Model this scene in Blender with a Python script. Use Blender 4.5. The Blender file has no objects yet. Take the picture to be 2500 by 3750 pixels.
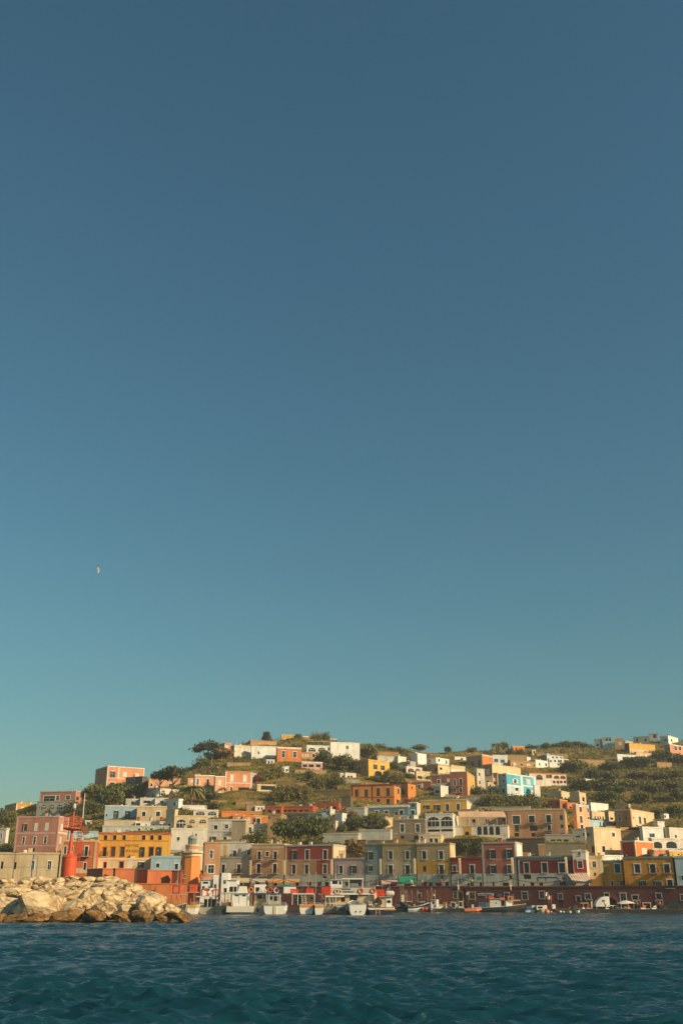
import bpy, math, random
from math import radians, sin, cos, tan, pi, sqrt
from mathutils import Vector, Matrix, noise
import numpy as np

# ------------------------------------------------------------ camera, sky, sun, exposure
SC = bpy.context.scene
HCAM, HORIZON, FPX = 2.6, 3295.0, 3646.0
PITCH = math.atan((HORIZON - 1875.0) / FPX)
cam_data = bpy.data.cameras.new('camera')
cam = bpy.data.objects.new('camera', cam_data)
SC.collection.objects.link(cam)
cam.location = (0, 0, HCAM)
cam.rotation_euler = (pi / 2 + PITCH, 0, 0)
cam_data.sensor_fit = 'VERTICAL'
cam_data.sensor_height = 36.0
cam_data.lens = 36.0 * FPX / 3750.0
cam_data.clip_start = 0.5
cam_data.clip_end = 20000
SC.camera = cam

SUN_EL, SUN_AZ = radians(28), radians(60)      # azimuth: to the right of the direction back to the camera
SUN_DIR = Vector((sin(SUN_AZ) * cos(SUN_EL), -cos(SUN_AZ) * cos(SUN_EL), sin(SUN_EL)))
world = bpy.data.worlds.new('World')
SC.world = world
world.use_nodes = True
wn, wl = world.node_tree.nodes, world.node_tree.links
wn.clear()
sky = wn.new('ShaderNodeTexSky')
sky.sky_type = 'NISHITA'
sky.sun_disc = False
sky.sun_elevation = SUN_EL
sky.sun_rotation = math.atan2(SUN_DIR.x, SUN_DIR.y)
sky.altitude = 0
sky.air_density = 1.5
sky.dust_density = 0.8
sky.ozone_density = 10.0
tint = wn.new('ShaderNodeMix')
tint.data_type = 'RGBA'
tint.blend_type = 'MULTIPLY'
tint.inputs['Factor'].default_value = 1.0
tint.inputs['B'].default_value = (0.80, 0.92, 0.645, 1)
bgn = wn.new('ShaderNodeBackground')
bgn.inputs['Strength'].default_value = 0.1025
wo = wn.new('ShaderNodeOutputWorld')
wl.new(sky.outputs[0], tint.inputs['A'])
wl.new(tint.outputs['Result'], bgn.inputs[0])
wl.new(bgn.outputs[0], wo.inputs[0])

sun_data = bpy.data.lights.new('sun', 'SUN')
sun_data.energy = 5.0
sun_data.angle = radians(0.5)
sun_data.color = (1.0, 0.77, 0.47)
sun = bpy.data.objects.new('sun', sun_data)
SC.collection.objects.link(sun)
sun.rotation_euler = (-SUN_DIR).to_track_quat('-Z', 'Y').to_euler()

vs = SC.view_settings
vs.view_transform = 'Standard'
vs.look = 'None'
vs.exposure = 0.13
vs.gamma = 1.0
vs.use_curve_mapping = False
SC.cycles.max_bounces = 6
SC.cycles.volume_bounces = 0
HAZE = 0.00019

# ------------------------------------------------------------ helpers
TILES = {'a': (0, 2780, 3.7333), 'b': (380, 2780, 3.7333), 'c': (760, 2900, 3.7333), 'd': (1140, 2900, 3.7333),
         'e': (1520, 2900, 3.7333), 'f': (1900, 2900, 3.7333), 'g': (2080, 2960, 3.7333), 'h': (660, 2660, 3.7333),
         'i': (1000, 2660, 3.7333), 'j': (1260, 2680, 3.7333), 'k': (1660, 2680, 3.7333), 'l': (2060, 2660, 3.5636),
         'm': (0, 3060, 3.7333), 'n': (300, 3060, 3.7333), 'o': (680, 3160, 3.7333), 'p': (1060, 3160, 3.7333),
         'q': (1400, 3160, 3.7333), 'r': (1760, 3160, 3.7333), 's': (2080, 3160, 3.7333), '0': (0, 0, 1.0),
         't': (600, 3220, 6.272), 'u': (800, 3220, 6.272), 'v': (1000, 3220, 6.272), 'w': (1200, 3220, 6.272),
         'x': (1440, 3240, 6.272), 'y': (1680, 3230, 6.272), 'z': (1920, 3230, 6.272), 'A': (2160, 3230, 4.612)}

def px(t, x, y):
    ox, oy, s = TILES[t]
    return ox + x / s, oy + y / s

def ray(u, v):
    a, b = (u - 1250.0) / FPX, (1875.0 - v) / FPX
    return Vector((a, cos(PITCH) - sin(PITCH) * b, sin(PITCH) + cos(PITCH) * b))

def P(u, v, D):
    """measured photo position at the ground distance D -> point of the place"""
    d = ray(u, v)
    k = D / d.y
    return Vector((d.x * k, D, HCAM + d.z * k))

def ppm(v, D):                      # photo pixels per metre
    d = ray(1250, v)
    return FPX * d.y / D

def Dz(v, z):                       # distance of a point at height z seen on photo row v
    d = ray(1250, v)
    return (z - HCAM) / d.z * d.y

def lin(c):
    return tuple((x / 255 / 12.92 if x / 255 <= 0.04045 else ((x / 255 + 0.055) / 1.055) ** 2.4) for x in c) + (1.0,)

COL = SC.collection
COLORS = dict(W=(226, 216, 200), CR=(226, 200, 158), BG=(204, 180, 140), TN=(196, 152, 104), OC=(214, 160, 60), YL=(228, 176, 74),
              OR=(220, 130, 66), RO=(196, 102, 54), RD=(180, 78, 54), DR=(128, 48, 42), PK=(192, 134, 108), PE=(236, 172, 130),
              SA=(220, 146, 104), BL=(158, 186, 198), SB=(92, 186, 208), DB=(100, 130, 146), GR=(168, 164, 150), LG=(190, 188, 176),
              BR=(190, 142, 102), OL=(192, 162, 114), LI=(206, 176, 164), MA=(112, 46, 40), ST=(178, 142, 96), PI=(214, 170, 160),
              TC=(184, 92, 56), GB=(134, 148, 142), WB=(200, 216, 220), DG=(96, 92, 84), GW=(198, 198, 184), LB=(176, 208, 220),
              BK=(30, 34, 34), GN=(40, 72, 62), WH=(242, 238, 228), SH=(52, 62, 54), OLV=(128, 120, 60), YO=(226, 170, 84), BN=(96, 62, 44))
MATS = {}

def new_mat(name):
    m = bpy.data.materials.new(name)
    m.use_nodes = True
    nt = m.node_tree
    return m, nt.nodes, nt.links, nt.nodes['Principled BSDF']

def plaster(c, var=0.16, scale=0.35, rough=0.85):
    key = (c, 'plaster', var)
    if key in MATS:
        return MATS[key]
    rgb = lin(COLORS[c] if isinstance(c, str) else c)
    m, n, l, b = new_mat('plaster')
    tc = n.new('ShaderNodeTexCoord')
    mp = n.new('ShaderNodeMapping')
    mp.inputs['Scale'].default_value = (1, 1, 0.45)
    nz = n.new('ShaderNodeTexNoise')
    nz.inputs['Scale'].default_value = scale
    nz.inputs['Detail'].default_value = 6
    nz.inputs['Roughness'].default_value = 0.7
    oi = n.new('ShaderNodeObjectInfo')
    add = n.new('ShaderNodeVectorMath')
    cr = n.new('ShaderNodeValToRGB')
    cr.color_ramp.elements[0].position = 0.33
    cr.color_ramp.elements[1].position = 0.62
    cr.color_ramp.elements[0].color = tuple(x * (1 - var * 1.6) for x in rgb[:3]) + (1,)
    cr.color_ramp.elements[1].color = tuple(min(1, x * (1 + var * 0.45)) for x in rgb[:3]) + (1,)
    mul = n.new('ShaderNodeVectorMath')
    mul.operation = 'SCALE'
    mul.inputs['Scale'].default_value = 40
    l.new(oi.outputs['Random'], mul.inputs[0])
    l.new(tc.outputs['Object'], mp.inputs[0])
    l.new(mp.outputs[0], add.inputs[0])
    l.new(mul.outputs[0], add.inputs[1])
    l.new(add.outputs[0], nz.inputs['Vector'])
    l.new(nz.outputs[0], cr.inputs[0])
    mp2 = n.new('ShaderNodeMapping')
    mp2.inputs['Scale'].default_value = (1.6, 1.6, 0.13)
    n2 = n.new('ShaderNodeTexNoise')
    n2.inputs['Scale'].default_value = 1.0
    n2.inputs['Detail'].default_value = 7
    n2.inputs['Roughness'].default_value = 0.75
    c2 = n.new('ShaderNodeValToRGB')
    c2.color_ramp.elements[0].position = 0.34
    c2.color_ramp.elements[1].position = 0.55
    c2.color_ramp.elements[0].color = (0.60, 0.55, 0.47, 1)
    c2.color_ramp.elements[1].color = (1, 1, 1, 1)
    mx = n.new('ShaderNodeMix')
    mx.data_type = 'RGBA'
    mx.blend_type = 'MULTIPLY'
    mx.inputs['Factor'].default_value = 0.45
    l.new(add.outputs[0], mp2.inputs[0])
    l.new(mp2.outputs[0], n2.inputs['Vector'])
    l.new(n2.outputs[0], c2.inputs[0])
    l.new(cr.outputs[0], mx.inputs['A'])
    l.new(c2.outputs[0], mx.inputs['B'])
    l.new(mx.outputs['Result'], b.inputs['Base Color'])
    b.inputs['Roughness'].default_value = rough
    MATS[key] = m
    return m

def paint(c, rough=0.5, metal=0.0):
    key = (c, 'paint', rough)
    if key in MATS:
        return MATS[key]
    rgb = lin(COLORS[c] if isinstance(c, str) else c)
    m, n, l, b = new_mat('paint')
    nz = n.new('ShaderNodeTexNoise')
    nz.inputs['Scale'].default_value = 1.7
    nz.inputs['Detail'].default_value = 4
    tc = n.new('ShaderNodeTexCoord')
    mx = n.new('ShaderNodeMix')
    mx.data_type = 'RGBA'
    mx.inputs['A'].default_value = tuple(x * 0.78 for x in rgb[:3]) + (1,)
    mx.inputs['B'].default_value = tuple(min(1, x * 1.1) for x in rgb[:3]) + (1,)
    l.new(tc.outputs['Object'], nz.inputs['Vector'])
    l.new(nz.outputs[0], mx.inputs['Factor'])
    l.new(mx.outputs['Result'], b.inputs['Base Color'])
    b.inputs['Roughness'].default_value = rough
    b.inputs['Metallic'].default_value = metal
    MATS[key] = m
    return m

def glass():
    if 'glass' not in MATS:
        m, n, l, b = new_mat('window_glass')
        b.inputs['Base Color'].default_value = (0.012, 0.014, 0.014, 1)
        b.inputs['Roughness'].default_value = 0.15
        MATS['glass'] = m
    return MATS['glass']

def tag(o, label=None, cat=None, group=None, kind=None):
    if label: o['label'] = label
    if cat: o['category'] = cat
    if group: o['group'] = group
    if kind: o['kind'] = kind
    return o

def empty(name, loc, rz=0.0, **kw):
    o = bpy.data.objects.new(name, None)
    o.empty_display_size = 0.3
    COL.objects.link(o)
    o.location = loc
    o.rotation_euler = (0, 0, rz)
    return tag(o, **kw)

class MB:
    def __init__(self):
        self.v, self.f, self.m = [], [], []
    def add(self, vs_, fs_, mi=0):
        k = len(self.v)
        self.v += [tuple(p) for p in vs_]
        self.f += [tuple(i + k for i in f) for f in fs_]
        self.m += [mi] * len(fs_)
        return self
    def box(self, a, b, mi=0):
        x0, y0, z0 = a
        x1, y1, z1 = b
        return self.add([(x0, y0, z0), (x1, y0, z0), (x1, y1, z0), (x0, y1, z0), (x0, y0, z1), (x1, y0, z1), (x1, y1, z1), (x0, y1, z1)],
                        [(0, 3, 2, 1), (4, 5, 6, 7), (0, 1, 5, 4), (1, 2, 6, 5), (2, 3, 7, 6), (3, 0, 4, 7)], mi)
    def hexa(self, pts, mi=0):
        return self.add(pts, [(0, 3, 2, 1), (4, 5, 6, 7), (0, 1, 5, 4), (1, 2, 6, 5), (2, 3, 7, 6), (3, 0, 4, 7)], mi)
    def tube(self, p, q, r0, r1=None, n=6, mi=0):
        p, q = Vector(p), Vector(q)
        r1 = r0 if r1 is None else r1
        d = (q - p).normalized()
        a = d.orthogonal().normalized()
        b = d.cross(a)
        vs_ = [p + (a * cos(2 * pi * k / n) + b * sin(2 * pi * k / n)) * r0 for k in range(n)]
        vs_ += [q + (a * cos(2 * pi * k / n) + b * sin(2 * pi * k / n)) * r1 for k in range(n)]
        return self.add(vs_, [(k, (k + 1) % n, n + (k + 1) % n, n + k) for k in range(n)] + [tuple(range(n - 1, -1, -1)), tuple(range(n, 2 * n))], mi)
    def lathe(self, prof, n=20, mi=0, c=(0, 0, 0), cap=True):
        vs_, fs_ = [], []
        for r, z in prof:
            vs_ += [(c[0] + r * cos(2 * pi * k / n), c[1] + r * sin(2 * pi * k / n), c[2] + z) for k in range(n)]
        for i in range(len(prof) - 1):
            fs_ += [(i * n + k, i * n + (k + 1) % n, (i + 1) * n + (k + 1) % n, (i + 1) * n + k) for k in range(n)]
        if cap: fs_ += [tuple(range(n - 1, -1, -1)), tuple(range((len(prof) - 1) * n, len(prof) * n))]
        return self.add(vs_, fs_, mi)
    def hoop(self, r0, r1, z, t, n=24, c=(0, 0, 0)):
        return self.lathe([(r0, z - t), (r1, z - t), (r1, z + t), (r0, z + t), (r0, z - t)], n, c=c, cap=False)
    def ring(self, c, R, r, axis='y', n=14, k=6, mi=0):
        c = Vector(c)
        vs_, fs_ = [], []
        for i in range(n):
            t = 2 * pi * i / n
            for j in range(k):
                s = 2 * pi * j / k
                rad = R + r * cos(s)
                x, z, y = rad * cos(t), rad * sin(t), r * sin(s)
                vs_.append(c + (Vector((x, y, z)) if axis == 'y' else Vector((y, x, z))))
        for i in range(n):
            for j in range(k):
                fs_.append((i * k + j, ((i + 1) % n) * k + j, ((i + 1) % n) * k + (j + 1) % k, i * k + (j + 1) % k))
        return self.add(vs_, fs_, mi)
    def build(self, name, mats, parent=None, loc=None, rz=0.0, smooth=False):
        me = bpy.data.meshes.new(name)
        me.from_pydata(self.v, [], self.f)
        if not isinstance(mats, (list, tuple)):
            mats = [mats]
        for m in mats:
            me.materials.append(m)
        if len(mats) > 1:
            me.polygons.foreach_set('material_index', self.m)
        if smooth:
            me.polygons.foreach_set('use_smooth', [True] * len(self.f))
        me.update()
        o = bpy.data.objects.new(name, me)
        COL.objects.link(o)
        if parent: o.parent = parent
        if loc is not None: o.location = loc
        o.rotation_euler = (0, 0, rz)
        return o

def np_mesh(name, V, F, mats, parent=None, smooth=False, mi=None):
    me = bpy.data.meshes.new(name)
    V = np.asarray(V, np.float32)
    F = np.asarray(F, np.int32)
    me.vertices.add(len(V))
    me.vertices.foreach_set('co', V.ravel())
    k = F.shape[1]
    me.loops.add(F.size)
    me.loops.foreach_set('vertex_index', F.ravel())
    me.polygons.add(len(F))
    me.polygons.foreach_set('loop_start', np.arange(0, F.size, k, dtype=np.int32))
    me.polygons.foreach_set('loop_total', np.full(len(F), k, np.int32))
    if smooth: me.polygons.foreach_set('use_smooth', np.ones(len(F), bool))
    for m in (mats if isinstance(mats, (list, tuple)) else [mats]): me.materials.append(m)
    if mi is not None: me.polygons.foreach_set('material_index', np.asarray(mi, np.int32))
    me.update(calc_edges=True)
    me.validate()
    o = bpy.data.objects.new(name, me)
    COL.objects.link(o)
    if parent: o.parent = parent
    return o

def copy_tree(o, parent=None):
    c = o.copy()
    COL.objects.link(c)
    if parent: c.parent = parent
    for ch in list(o.children):
        copy_tree(ch, c)
    return c

# ------------------------------------------------------------ the lie of the land
_U = [-900, 0, 100, 300, 400, 560, 700, 800, 900, 1100, 1300, 1400, 1600, 1700, 1850, 2000, 2100, 2200, 2300, 2500, 3400]
_VS = [3130, 2990, 2968, 2906, 2874, 2852, 2812, 2752, 2718, 2702, 2722, 2740, 2757, 2754, 2744, 2742, 2734, 2728, 2716, 2716, 2800]
_DS = [330, 400, 410, 420, 430, 440, 450, 465, 480, 500, 505, 510, 530, 540, 560, 585, 605, 625, 640, 650, 650]
def ip(u, X, Y): return float(np.interp(u, X, Y))
def v_sky(u): return ip(u, _U, _VS)
def D_sky(u): return ip(u, _U, _DS)
def D_wall(u): return ip(u, [-900, 690, 735, 900, 1700, 2500, 3400], [214, 218, 270, 274, 251, 231, 210])
def D_row(u): return D_wall(u) + ip(u, [690, 735], [16, 9])
def D_quay(u): return D_wall(u) + ip(u, [690, 735], [26, 14])
def z_street(u): return ip(u, [690, 740], [2.5, 5.6])
GEXP = 0.72
def v_street(u):
    D = D_quay(u)
    lo, hi = 3000.0, 3400.0
    z = z_street(u)
    for _ in range(40):
        m = (lo + hi) / 2
        if P(u, m, D).z > z: lo = m
        else: hi = m
    return (lo + hi) / 2
_vsu = list(range(-900, 3401, 50))
_vsv = [v_street(u) for u in _vsu]
def ground_v(u, D):
    t = (D - D_quay(u)) / (D_sky(u) - D_quay(u))
    vq = ip(u, _vsu, _vsv)
    return vq + (v_sky(u) - vq) * max(0.0, min(1.0, t)) ** GEXP
def ground_D(u, v):
    vq = ip(u, _vsu, _vsv)
    s = max(0.0, min(1.0, (vq - v) / (vq - v_sky(u))))
    return D_quay(u) + (D_sky(u) - D_quay(u)) * s ** (1 / GEXP)
def ground_P(u, D):
    Dq, Ds = D_quay(u), D_sky(u)
    if D <= Dq:
        p = P(u, ip(u, _vsu, _vsv), D)
        return Vector((p.x, p.y, z_street(u)))
    if D > Ds:
        p0 = P(u, v_sky(u), Ds)
        return Vector((p0.x * D / Ds, D, p0.z - (D - Ds) * 0.12))
    return P(u, ground_v(u, D), D)
# ------------------------------------------------------------ terrain
def hill_mat():
    m, n, l, b = new_mat('hillside')
    tc = n.new('ShaderNodeTexCoord')
    def nz(scale, detail=6, rough=0.65):
        q = n.new('ShaderNodeTexNoise')
        q.inputs['Scale'].default_value = scale
        q.inputs['Detail'].default_value = detail
        q.inputs['Roughness'].default_value = rough
        l.new(tc.outputs['Object'], q.inputs['Vector'])
        return q
    def ramp(src, stops):
        r = n.new('ShaderNodeValToRGB')
        while len(r.color_ramp.elements) < len(stops): r.color_ramp.elements.new(0.5)
        for e, (p_, c) in zip(r.color_ramp.elements, stops):
            e.position = p_
            e.color = lin(c)
        l.new(src.outputs[0], r.inputs[0])
        return r
    big = ramp(nz(0.09), [(0.3, (90, 96, 46)), (0.46, (132, 124, 60)), (0.58, (182, 150, 82)), (0.75, (134, 112, 62))])
    fine = ramp(nz(0.8, 8, 0.75), [(0.3, (110, 100, 80)), (0.7, (255, 250, 240))])
    mx = n.new('ShaderNodeMix')
    mx.data_type = 'RGBA'
    mx.blend_type = 'MULTIPLY'
    mx.inputs['Factor'].default_value = 1
    l.new(big.outputs[0], mx.inputs['A'])
    l.new(fine.outputs[0], mx.inputs['B'])
    l.new(mx.outputs['Result'], b.inputs['Base Color'])
    b.inputs['Roughness'].default_value = 1.0
    b.inputs['Specular IOR Level'].default_value = 0.1
    return m
us = list(range(-900, 3401, 14))
V, F = [], []
rows = None
for u in us:
    Dw, Dq, Ds = D_wall(u), D_quay(u), D_sky(u)
    Ds_list = [Dw + 0.6, (Dw + Dq) / 2, Dq] + [Dq + (Ds - Dq) * (k / 90.0) for k in range(1, 91)] + [Ds + q for q in (8, 25, 60, 150, 400, 800)]
    rows = len(Ds_list) + 1
    p = ground_P(u, Dw + 0.6)
    V.append((p.x, p.y, -4))
    for j, D in enumerate(Ds_list):
        p = ground_P(u, D)
        if 2 < j < 93:
            p.z += (noise.noise(Vector((p.x * 0.06, p.y * 0.06, 3))) * 1.3 + noise.noise(Vector((p.x * 0.25, p.y * 0.25, 9))) * 0.5) * min(1, (j - 2) / 12)
        V.append(tuple(p))
nu = len(us)
F = [(i * rows + j, (i + 1) * rows + j, (i + 1) * rows + j + 1, i * rows + j + 1) for i in range(nu - 1) for j in range(rows - 1)]
hill = np_mesh('hillside_terrain', V, F, hill_mat(), smooth=True)
tag(hill, 'dry grassy hillside rising in terraces behind the harbour town', kind='structure')

# ------------------------------------------------------------ sea
def sea_mat():
    m, n, l, b = new_mat('sea_water')
    b.inputs['Base Color'].default_value = (0.006, 0.046, 0.065, 1)
    b.inputs['Roughness'].default_value = 0.12
    b.inputs['IOR'].default_value = 1.33
    tc = n.new('ShaderNodeTexCoord')
    mp = n.new('ShaderNodeMapping')
    mp.inputs['Scale'].default_value = (0.6, 1.6, 1)
    nz = n.new('ShaderNodeTexNoise')
    nz.inputs['Scale'].default_value = 3.2
    nz.inputs['Detail'].default_value = 7
    nz.inputs['Roughness'].default_value = 0.6
    bp = n.new('ShaderNodeBump')
    bp.inputs['Strength'].default_value = 0.6
    bp.inputs['Distance'].default_value = 0.12
    l.new(tc.outputs['Object'], mp.inputs[0])
    l.new(mp.outputs[0], nz.inputs['Vector'])
    l.new(nz.outputs[0], bp.inputs['Height'])
    l.new(bp.outputs[0], b.inputs['Normal'])
    return m
rng = np.random.default_rng(5)
NA, NR = 860, 1200
ang = np.linspace(-0.74, 0.74, NA)
rr = 13.0 * (330 / 13.0) ** (np.linspace(0, 1, NR))
A, R = np.meshgrid(ang, rr)
X, Y = R * np.tan(A), R.copy()
Z = np.zeros_like(X)
DX, DY = np.zeros_like(X), np.zeros_like(X)
cell = np.maximum(R * (330 / 13.0) ** (1.0 / (NR - 1)) - R, R * 0.003)
patch = 0.72 + 0.42 * np.sin(X * 0.05 + 1.3 * np.sin(Y * 0.11 + 0.6)) * np.sin(Y * 0.16 + 0.8 * np.sin(X * 0.07)) + 0.22 * np.sin(X * 0.13 + Y * 0.31 + 2 * np.sin(X * 0.03))
for k in range(64):
    lam = 0.3 * (2.6 / 0.3) ** (k / 63.0)
    th = rng.normal(1.48, 0.42)
    kx, ky = 2 * pi / lam * cos(th), 2 * pi / lam * sin(th)
    ph = rng.uniform(0, 2 * pi)
    amp = 0.0132 * lam ** 0.72
    fade = np.clip((lam / cell - 2.2) / 1.5, 0, 1)
    gust = 0.75 + 0.5 * np.sin(X * 0.045 * rng.uniform(.5, 1.5) + Y * 0.05 * rng.uniform(.5, 1.5) + rng.uniform(0, 6))
    a_ = amp * fade * (0.32 * gust + 0.8 * patch)
    s = kx * X + ky * Y + ph
    Z += a_ * np.cos(s)
    DX -= 0.55 * a_ * cos(th) * np.sin(s)
    DY -= 0.55 * a_ * sin(th) * np.sin(s)
V = np.stack([X + DX, Y + DY, Z], -1).reshape(-1, 3)
idx = np.arange(NA * NR).reshape(NR, NA)
F = np.stack([idx[:-1, :-1], idx[:-1, 1:], idx[1:, 1:], idx[1:, :-1]], -1).reshape(-1, 4)
# flat far water beyond the choppy bay, one sheet out to the horizon
ring_in = [V[i] for i in idx[-1, :]]
far = np.array([(p[0] / p[1] * 1550, 1550, -0.05) for p in ring_in])
k0 = len(V)
V = np.concatenate([V, far])
F = np.concatenate([F, np.stack([idx[-1, :-1], idx[-1, 1:], k0 + np.arange(1, NA), k0 + np.arange(0, NA - 1)], -1)])
sea = np_mesh('sea', V, F, sea_mat(), smooth=True)
tag(sea, 'choppy dark blue harbour water', kind='structure')
side = MB().add([(-1600, -150, -0.3), (1600, -150, -0.3), (1600, 1600, -0.3), (-1600, 1600, -0.3)], [(0, 1, 2, 3)])
tag(side.build('deep_water', sea_mat()), 'dark water around the bay', kind='structure')
# ------------------------------------------------------------ houses
def solve_face(C, d, u, v):
    """where the sight line of a measured photo point meets the vertical plane through C along d: (s, z)"""
    r = ray(u, v)
    # C + s d = k r (horizontal part, camera above the origin)
    det = d.x * (-r.y) - d.y * (-r.x)
    s = ((-C.x) * (-r.y) - (-C.y) * (-r.x)) / det
    k = (d.x * (-C.y) - d.y * (-C.x)) / det
    return s, HCAM + k * r.z

SHUT = 'SH'
HOUSES = {}
RW = 'houses along the waterfront street'
def H(label, t, x0, x1, x2, yt, yb, psi, c, W=(), Z=(), cor=None, roof='LG', D=None, name='house', cat='house', group='houses of the hillside town',
      frame='WH', depth=8.0, found=4.0, corh=0.35, quoin=None, shut=SHUT, flat=False):
    if D == 'row' and psi == 18: psi = 22
    elif group != RW and psi < 30 and name != 'quay_wall': psi = max(9, psi - 9)
    ps = radians(psi)
    u1, vt = px(t, x1, yt)
    _, vb = px(t, x1, yb)
    if D is None: D = ground_D(u1, vb)
    elif D == 'row': D = D_row(u1)
    C = P(u1, vb, D)
    ztop = P(u1, vt, D).z - C.z
    ax, ay = Vector((cos(ps), -sin(ps), 0)), Vector((sin(ps), cos(ps), 0))
    base = Vector((C.x, C.y, C.z))
    def loc_s(face, x, y):
        s, z = solve_face(base, ax if face == 0 else ay, *px(t, x, y))
        return s, z - base.z
    ym = (yt + yb) / 2
    WL = max(1.5, min(130, -loc_s(0, x0, ym)[0])) if x0 < x1 else depth
    LR = max(1.5, min(40, loc_s(1, x2, ym)[0])) if x2 > x1 else depth
    root = empty(name, base, -ps, label=label, cat=cat, group=group, kind='thing')
    def pt(face, s, o, z): return (s, -o, z) if face == 0 else (o, s, z)
    rngs = [(-WL, 0.0), (0.0, LR)]
    holes = [[], []]
    wins = []
    for w in W:
        kind, xs, y0, y1, ww = w[:5]
        fr = w[5] if len(w) > 5 else frame
        if not isinstance(xs, (list, tuple)): xs = [xs]
        for x in xs:
            face = 0 if x < x1 else 1
            s0, z0 = loc_s(face, x - ww / 2, y1)
            s1, z1 = loc_s(face, x + ww / 2, y0)
            _, z0 = loc_s(face, x, y1)
            _, z1 = loc_s(face, x, y0)
            if s0 > s1: s0, s1 = s1, s0
            a, b = rngs[face]
            s0, s1 = max(a + 0.15, s0), min(b - 0.15, s1)
            z1 = min(z1, ztop - 0.3)
            if s1 - s0 < 0.25 or z1 - z0 < 0.25: continue
            wins.append((kind, face, s0, s1, z0, z1, fr))
            if kind not in 'ab': holes[face].append((s0, s1, z0, z1))
    zones = [[], []]
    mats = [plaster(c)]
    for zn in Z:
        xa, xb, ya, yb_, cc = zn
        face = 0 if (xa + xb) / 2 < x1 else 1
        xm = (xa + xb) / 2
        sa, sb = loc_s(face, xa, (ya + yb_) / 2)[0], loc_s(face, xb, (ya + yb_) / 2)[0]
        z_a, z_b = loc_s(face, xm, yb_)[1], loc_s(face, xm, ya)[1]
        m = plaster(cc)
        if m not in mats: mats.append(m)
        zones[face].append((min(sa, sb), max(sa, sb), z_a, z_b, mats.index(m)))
    zb = -found
    wall = MB()
    for face in (0, 1):
        a, b = rngs[face]
        S = {a, b}
        ZZ = {zb, ztop}
        for h in holes[face]:
            S |= {h[0], h[1]}
            ZZ |= {h[2], h[3]}
        for h in zones[face]:
            S |= {min(b, max(a, h[0])), min(b, max(a, h[1]))}
            ZZ |= {min(ztop, max(zb, h[2])), min(ztop, max(zb, h[3]))}
        S, ZZ = sorted(S), sorted(ZZ)
        for i in range(len(S) - 1):
            for j in range(len(ZZ) - 1):
                sm, zm = (S[i] + S[i + 1]) / 2, (ZZ[j] + ZZ[j + 1]) / 2
                if S[i + 1] - S[i] < 1e-4 or ZZ[j + 1] - ZZ[j] < 1e-4: continue
                if any(h[0] < sm < h[1] and h[2] < zm < h[3] for h in holes[face]): continue
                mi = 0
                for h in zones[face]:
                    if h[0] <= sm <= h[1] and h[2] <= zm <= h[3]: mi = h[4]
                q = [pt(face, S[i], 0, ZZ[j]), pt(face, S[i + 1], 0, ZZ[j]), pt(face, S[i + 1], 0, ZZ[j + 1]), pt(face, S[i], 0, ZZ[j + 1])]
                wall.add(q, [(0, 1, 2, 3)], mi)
        for (s0, s1, z0, z1) in holes[face]:
            for (p, q) in (((s0, z0), (s1, z0)), ((s1, z0), (s1, z1)), ((s1, z1), (s0, z1)), ((s0, z1), (s0, z0))):
                wall.add([pt(face, p[0], 0, p[1]), pt(face, q[0], 0, q[1]), pt(face, q[0], -0.22, q[1]), pt(face, p[0], -0.22, p[1])], [(0, 1, 2, 3)])
    wall.add([(-WL, 0, zb), (-WL, LR, zb), (-WL, LR, ztop), (-WL, 0, ztop)], [(0, 1, 2, 3)])
    wall.add([(-WL, LR, zb), (0, LR, zb), (0, LR, ztop), (-WL, LR, ztop)], [(0, 1, 2, 3)])
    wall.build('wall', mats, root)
    # roof slab behind the parapet, and the parapet coping / cornice
    MB().box((-WL + 0.1, 0.1, ztop - 0.55), (-0.1, LR - 0.1, ztop - 0.4)).build('roof', plaster(roof), root)
    hr = random.Random(int(abs(C.x) * 31 + C.y * 7))
    if cat in ('house', 'hotel', 'restaurant') and WL > 3 and LR > 3:
        for q in range(1 + (WL > 9) + (WL > 16)):
            cx_, cy_ = -WL * hr.uniform(0.1, 0.9), LR * hr.uniform(0.25, 0.8)
            a_, hh = hr.uniform(0.25, 0.45), hr.uniform(0.5, 1.3)
            ch = MB().box((cx_ - a_, cy_ - a_, ztop - 0.4), (cx_ + a_, cy_ + a_, ztop + hh)).build('chimney', plaster(hr.choice(['W', 'CR', 'BG', c])), root)
            MB().box((cx_ - a_ - 0.08, cy_ - a_ - 0.08, ztop + hh), (cx_ + a_ + 0.08, cy_ + a_ + 0.08, ztop + hh + 0.1)).build('chimney_cap', plaster('TC' if hr.random() < 0.4 else 'LG'), ch)
        if hr.random() < 0.55:
            cx_, cy_ = -WL * hr.uniform(0.2, 0.8), LR * hr.uniform(0.3, 0.7)
            an = MB().tube((cx_, cy_, ztop - 0.4), (cx_, cy_, ztop + 2.2), 0.035, n=5)
            for zz in (1.7, 2.0): an.tube((cx_ - 0.5, cy_, ztop + zz), (cx_ + 0.5, cy_, ztop + zz), 0.025, n=4)
            an.build('aerial', paint('DG'), root)
        if hr.random() < 0.3 and WL > 6:
            cx_ = -WL * hr.uniform(0.3, 0.7)
            MB().lathe([(0.45, ztop - 0.4), (0.45, ztop + 0.55), (0.3, ztop + 0.7)], 12, c=(cx_, LR * 0.5, 0)).build('water_tank', paint(hr.choice([(90, 140, 190), 'W', 'LG'])), root)
    cn = MB()
    o, i_ = 0.1, -0.25
    z0, z1 = ztop - corh, ztop + 0.06
    cn.box((-WL - o, -o, z0), (o, -i_, z1))
    cn.box((-WL - o, LR + i_, z0), (o, LR + o, z1))
    cn.box((-WL - o, -i_, z0), (-WL - i_, LR + i_, z1))
    cn.box((i_, -i_, z0), (o, LR + i_, z1))
    cn.build('cornice', plaster(cor or c), root)
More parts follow.
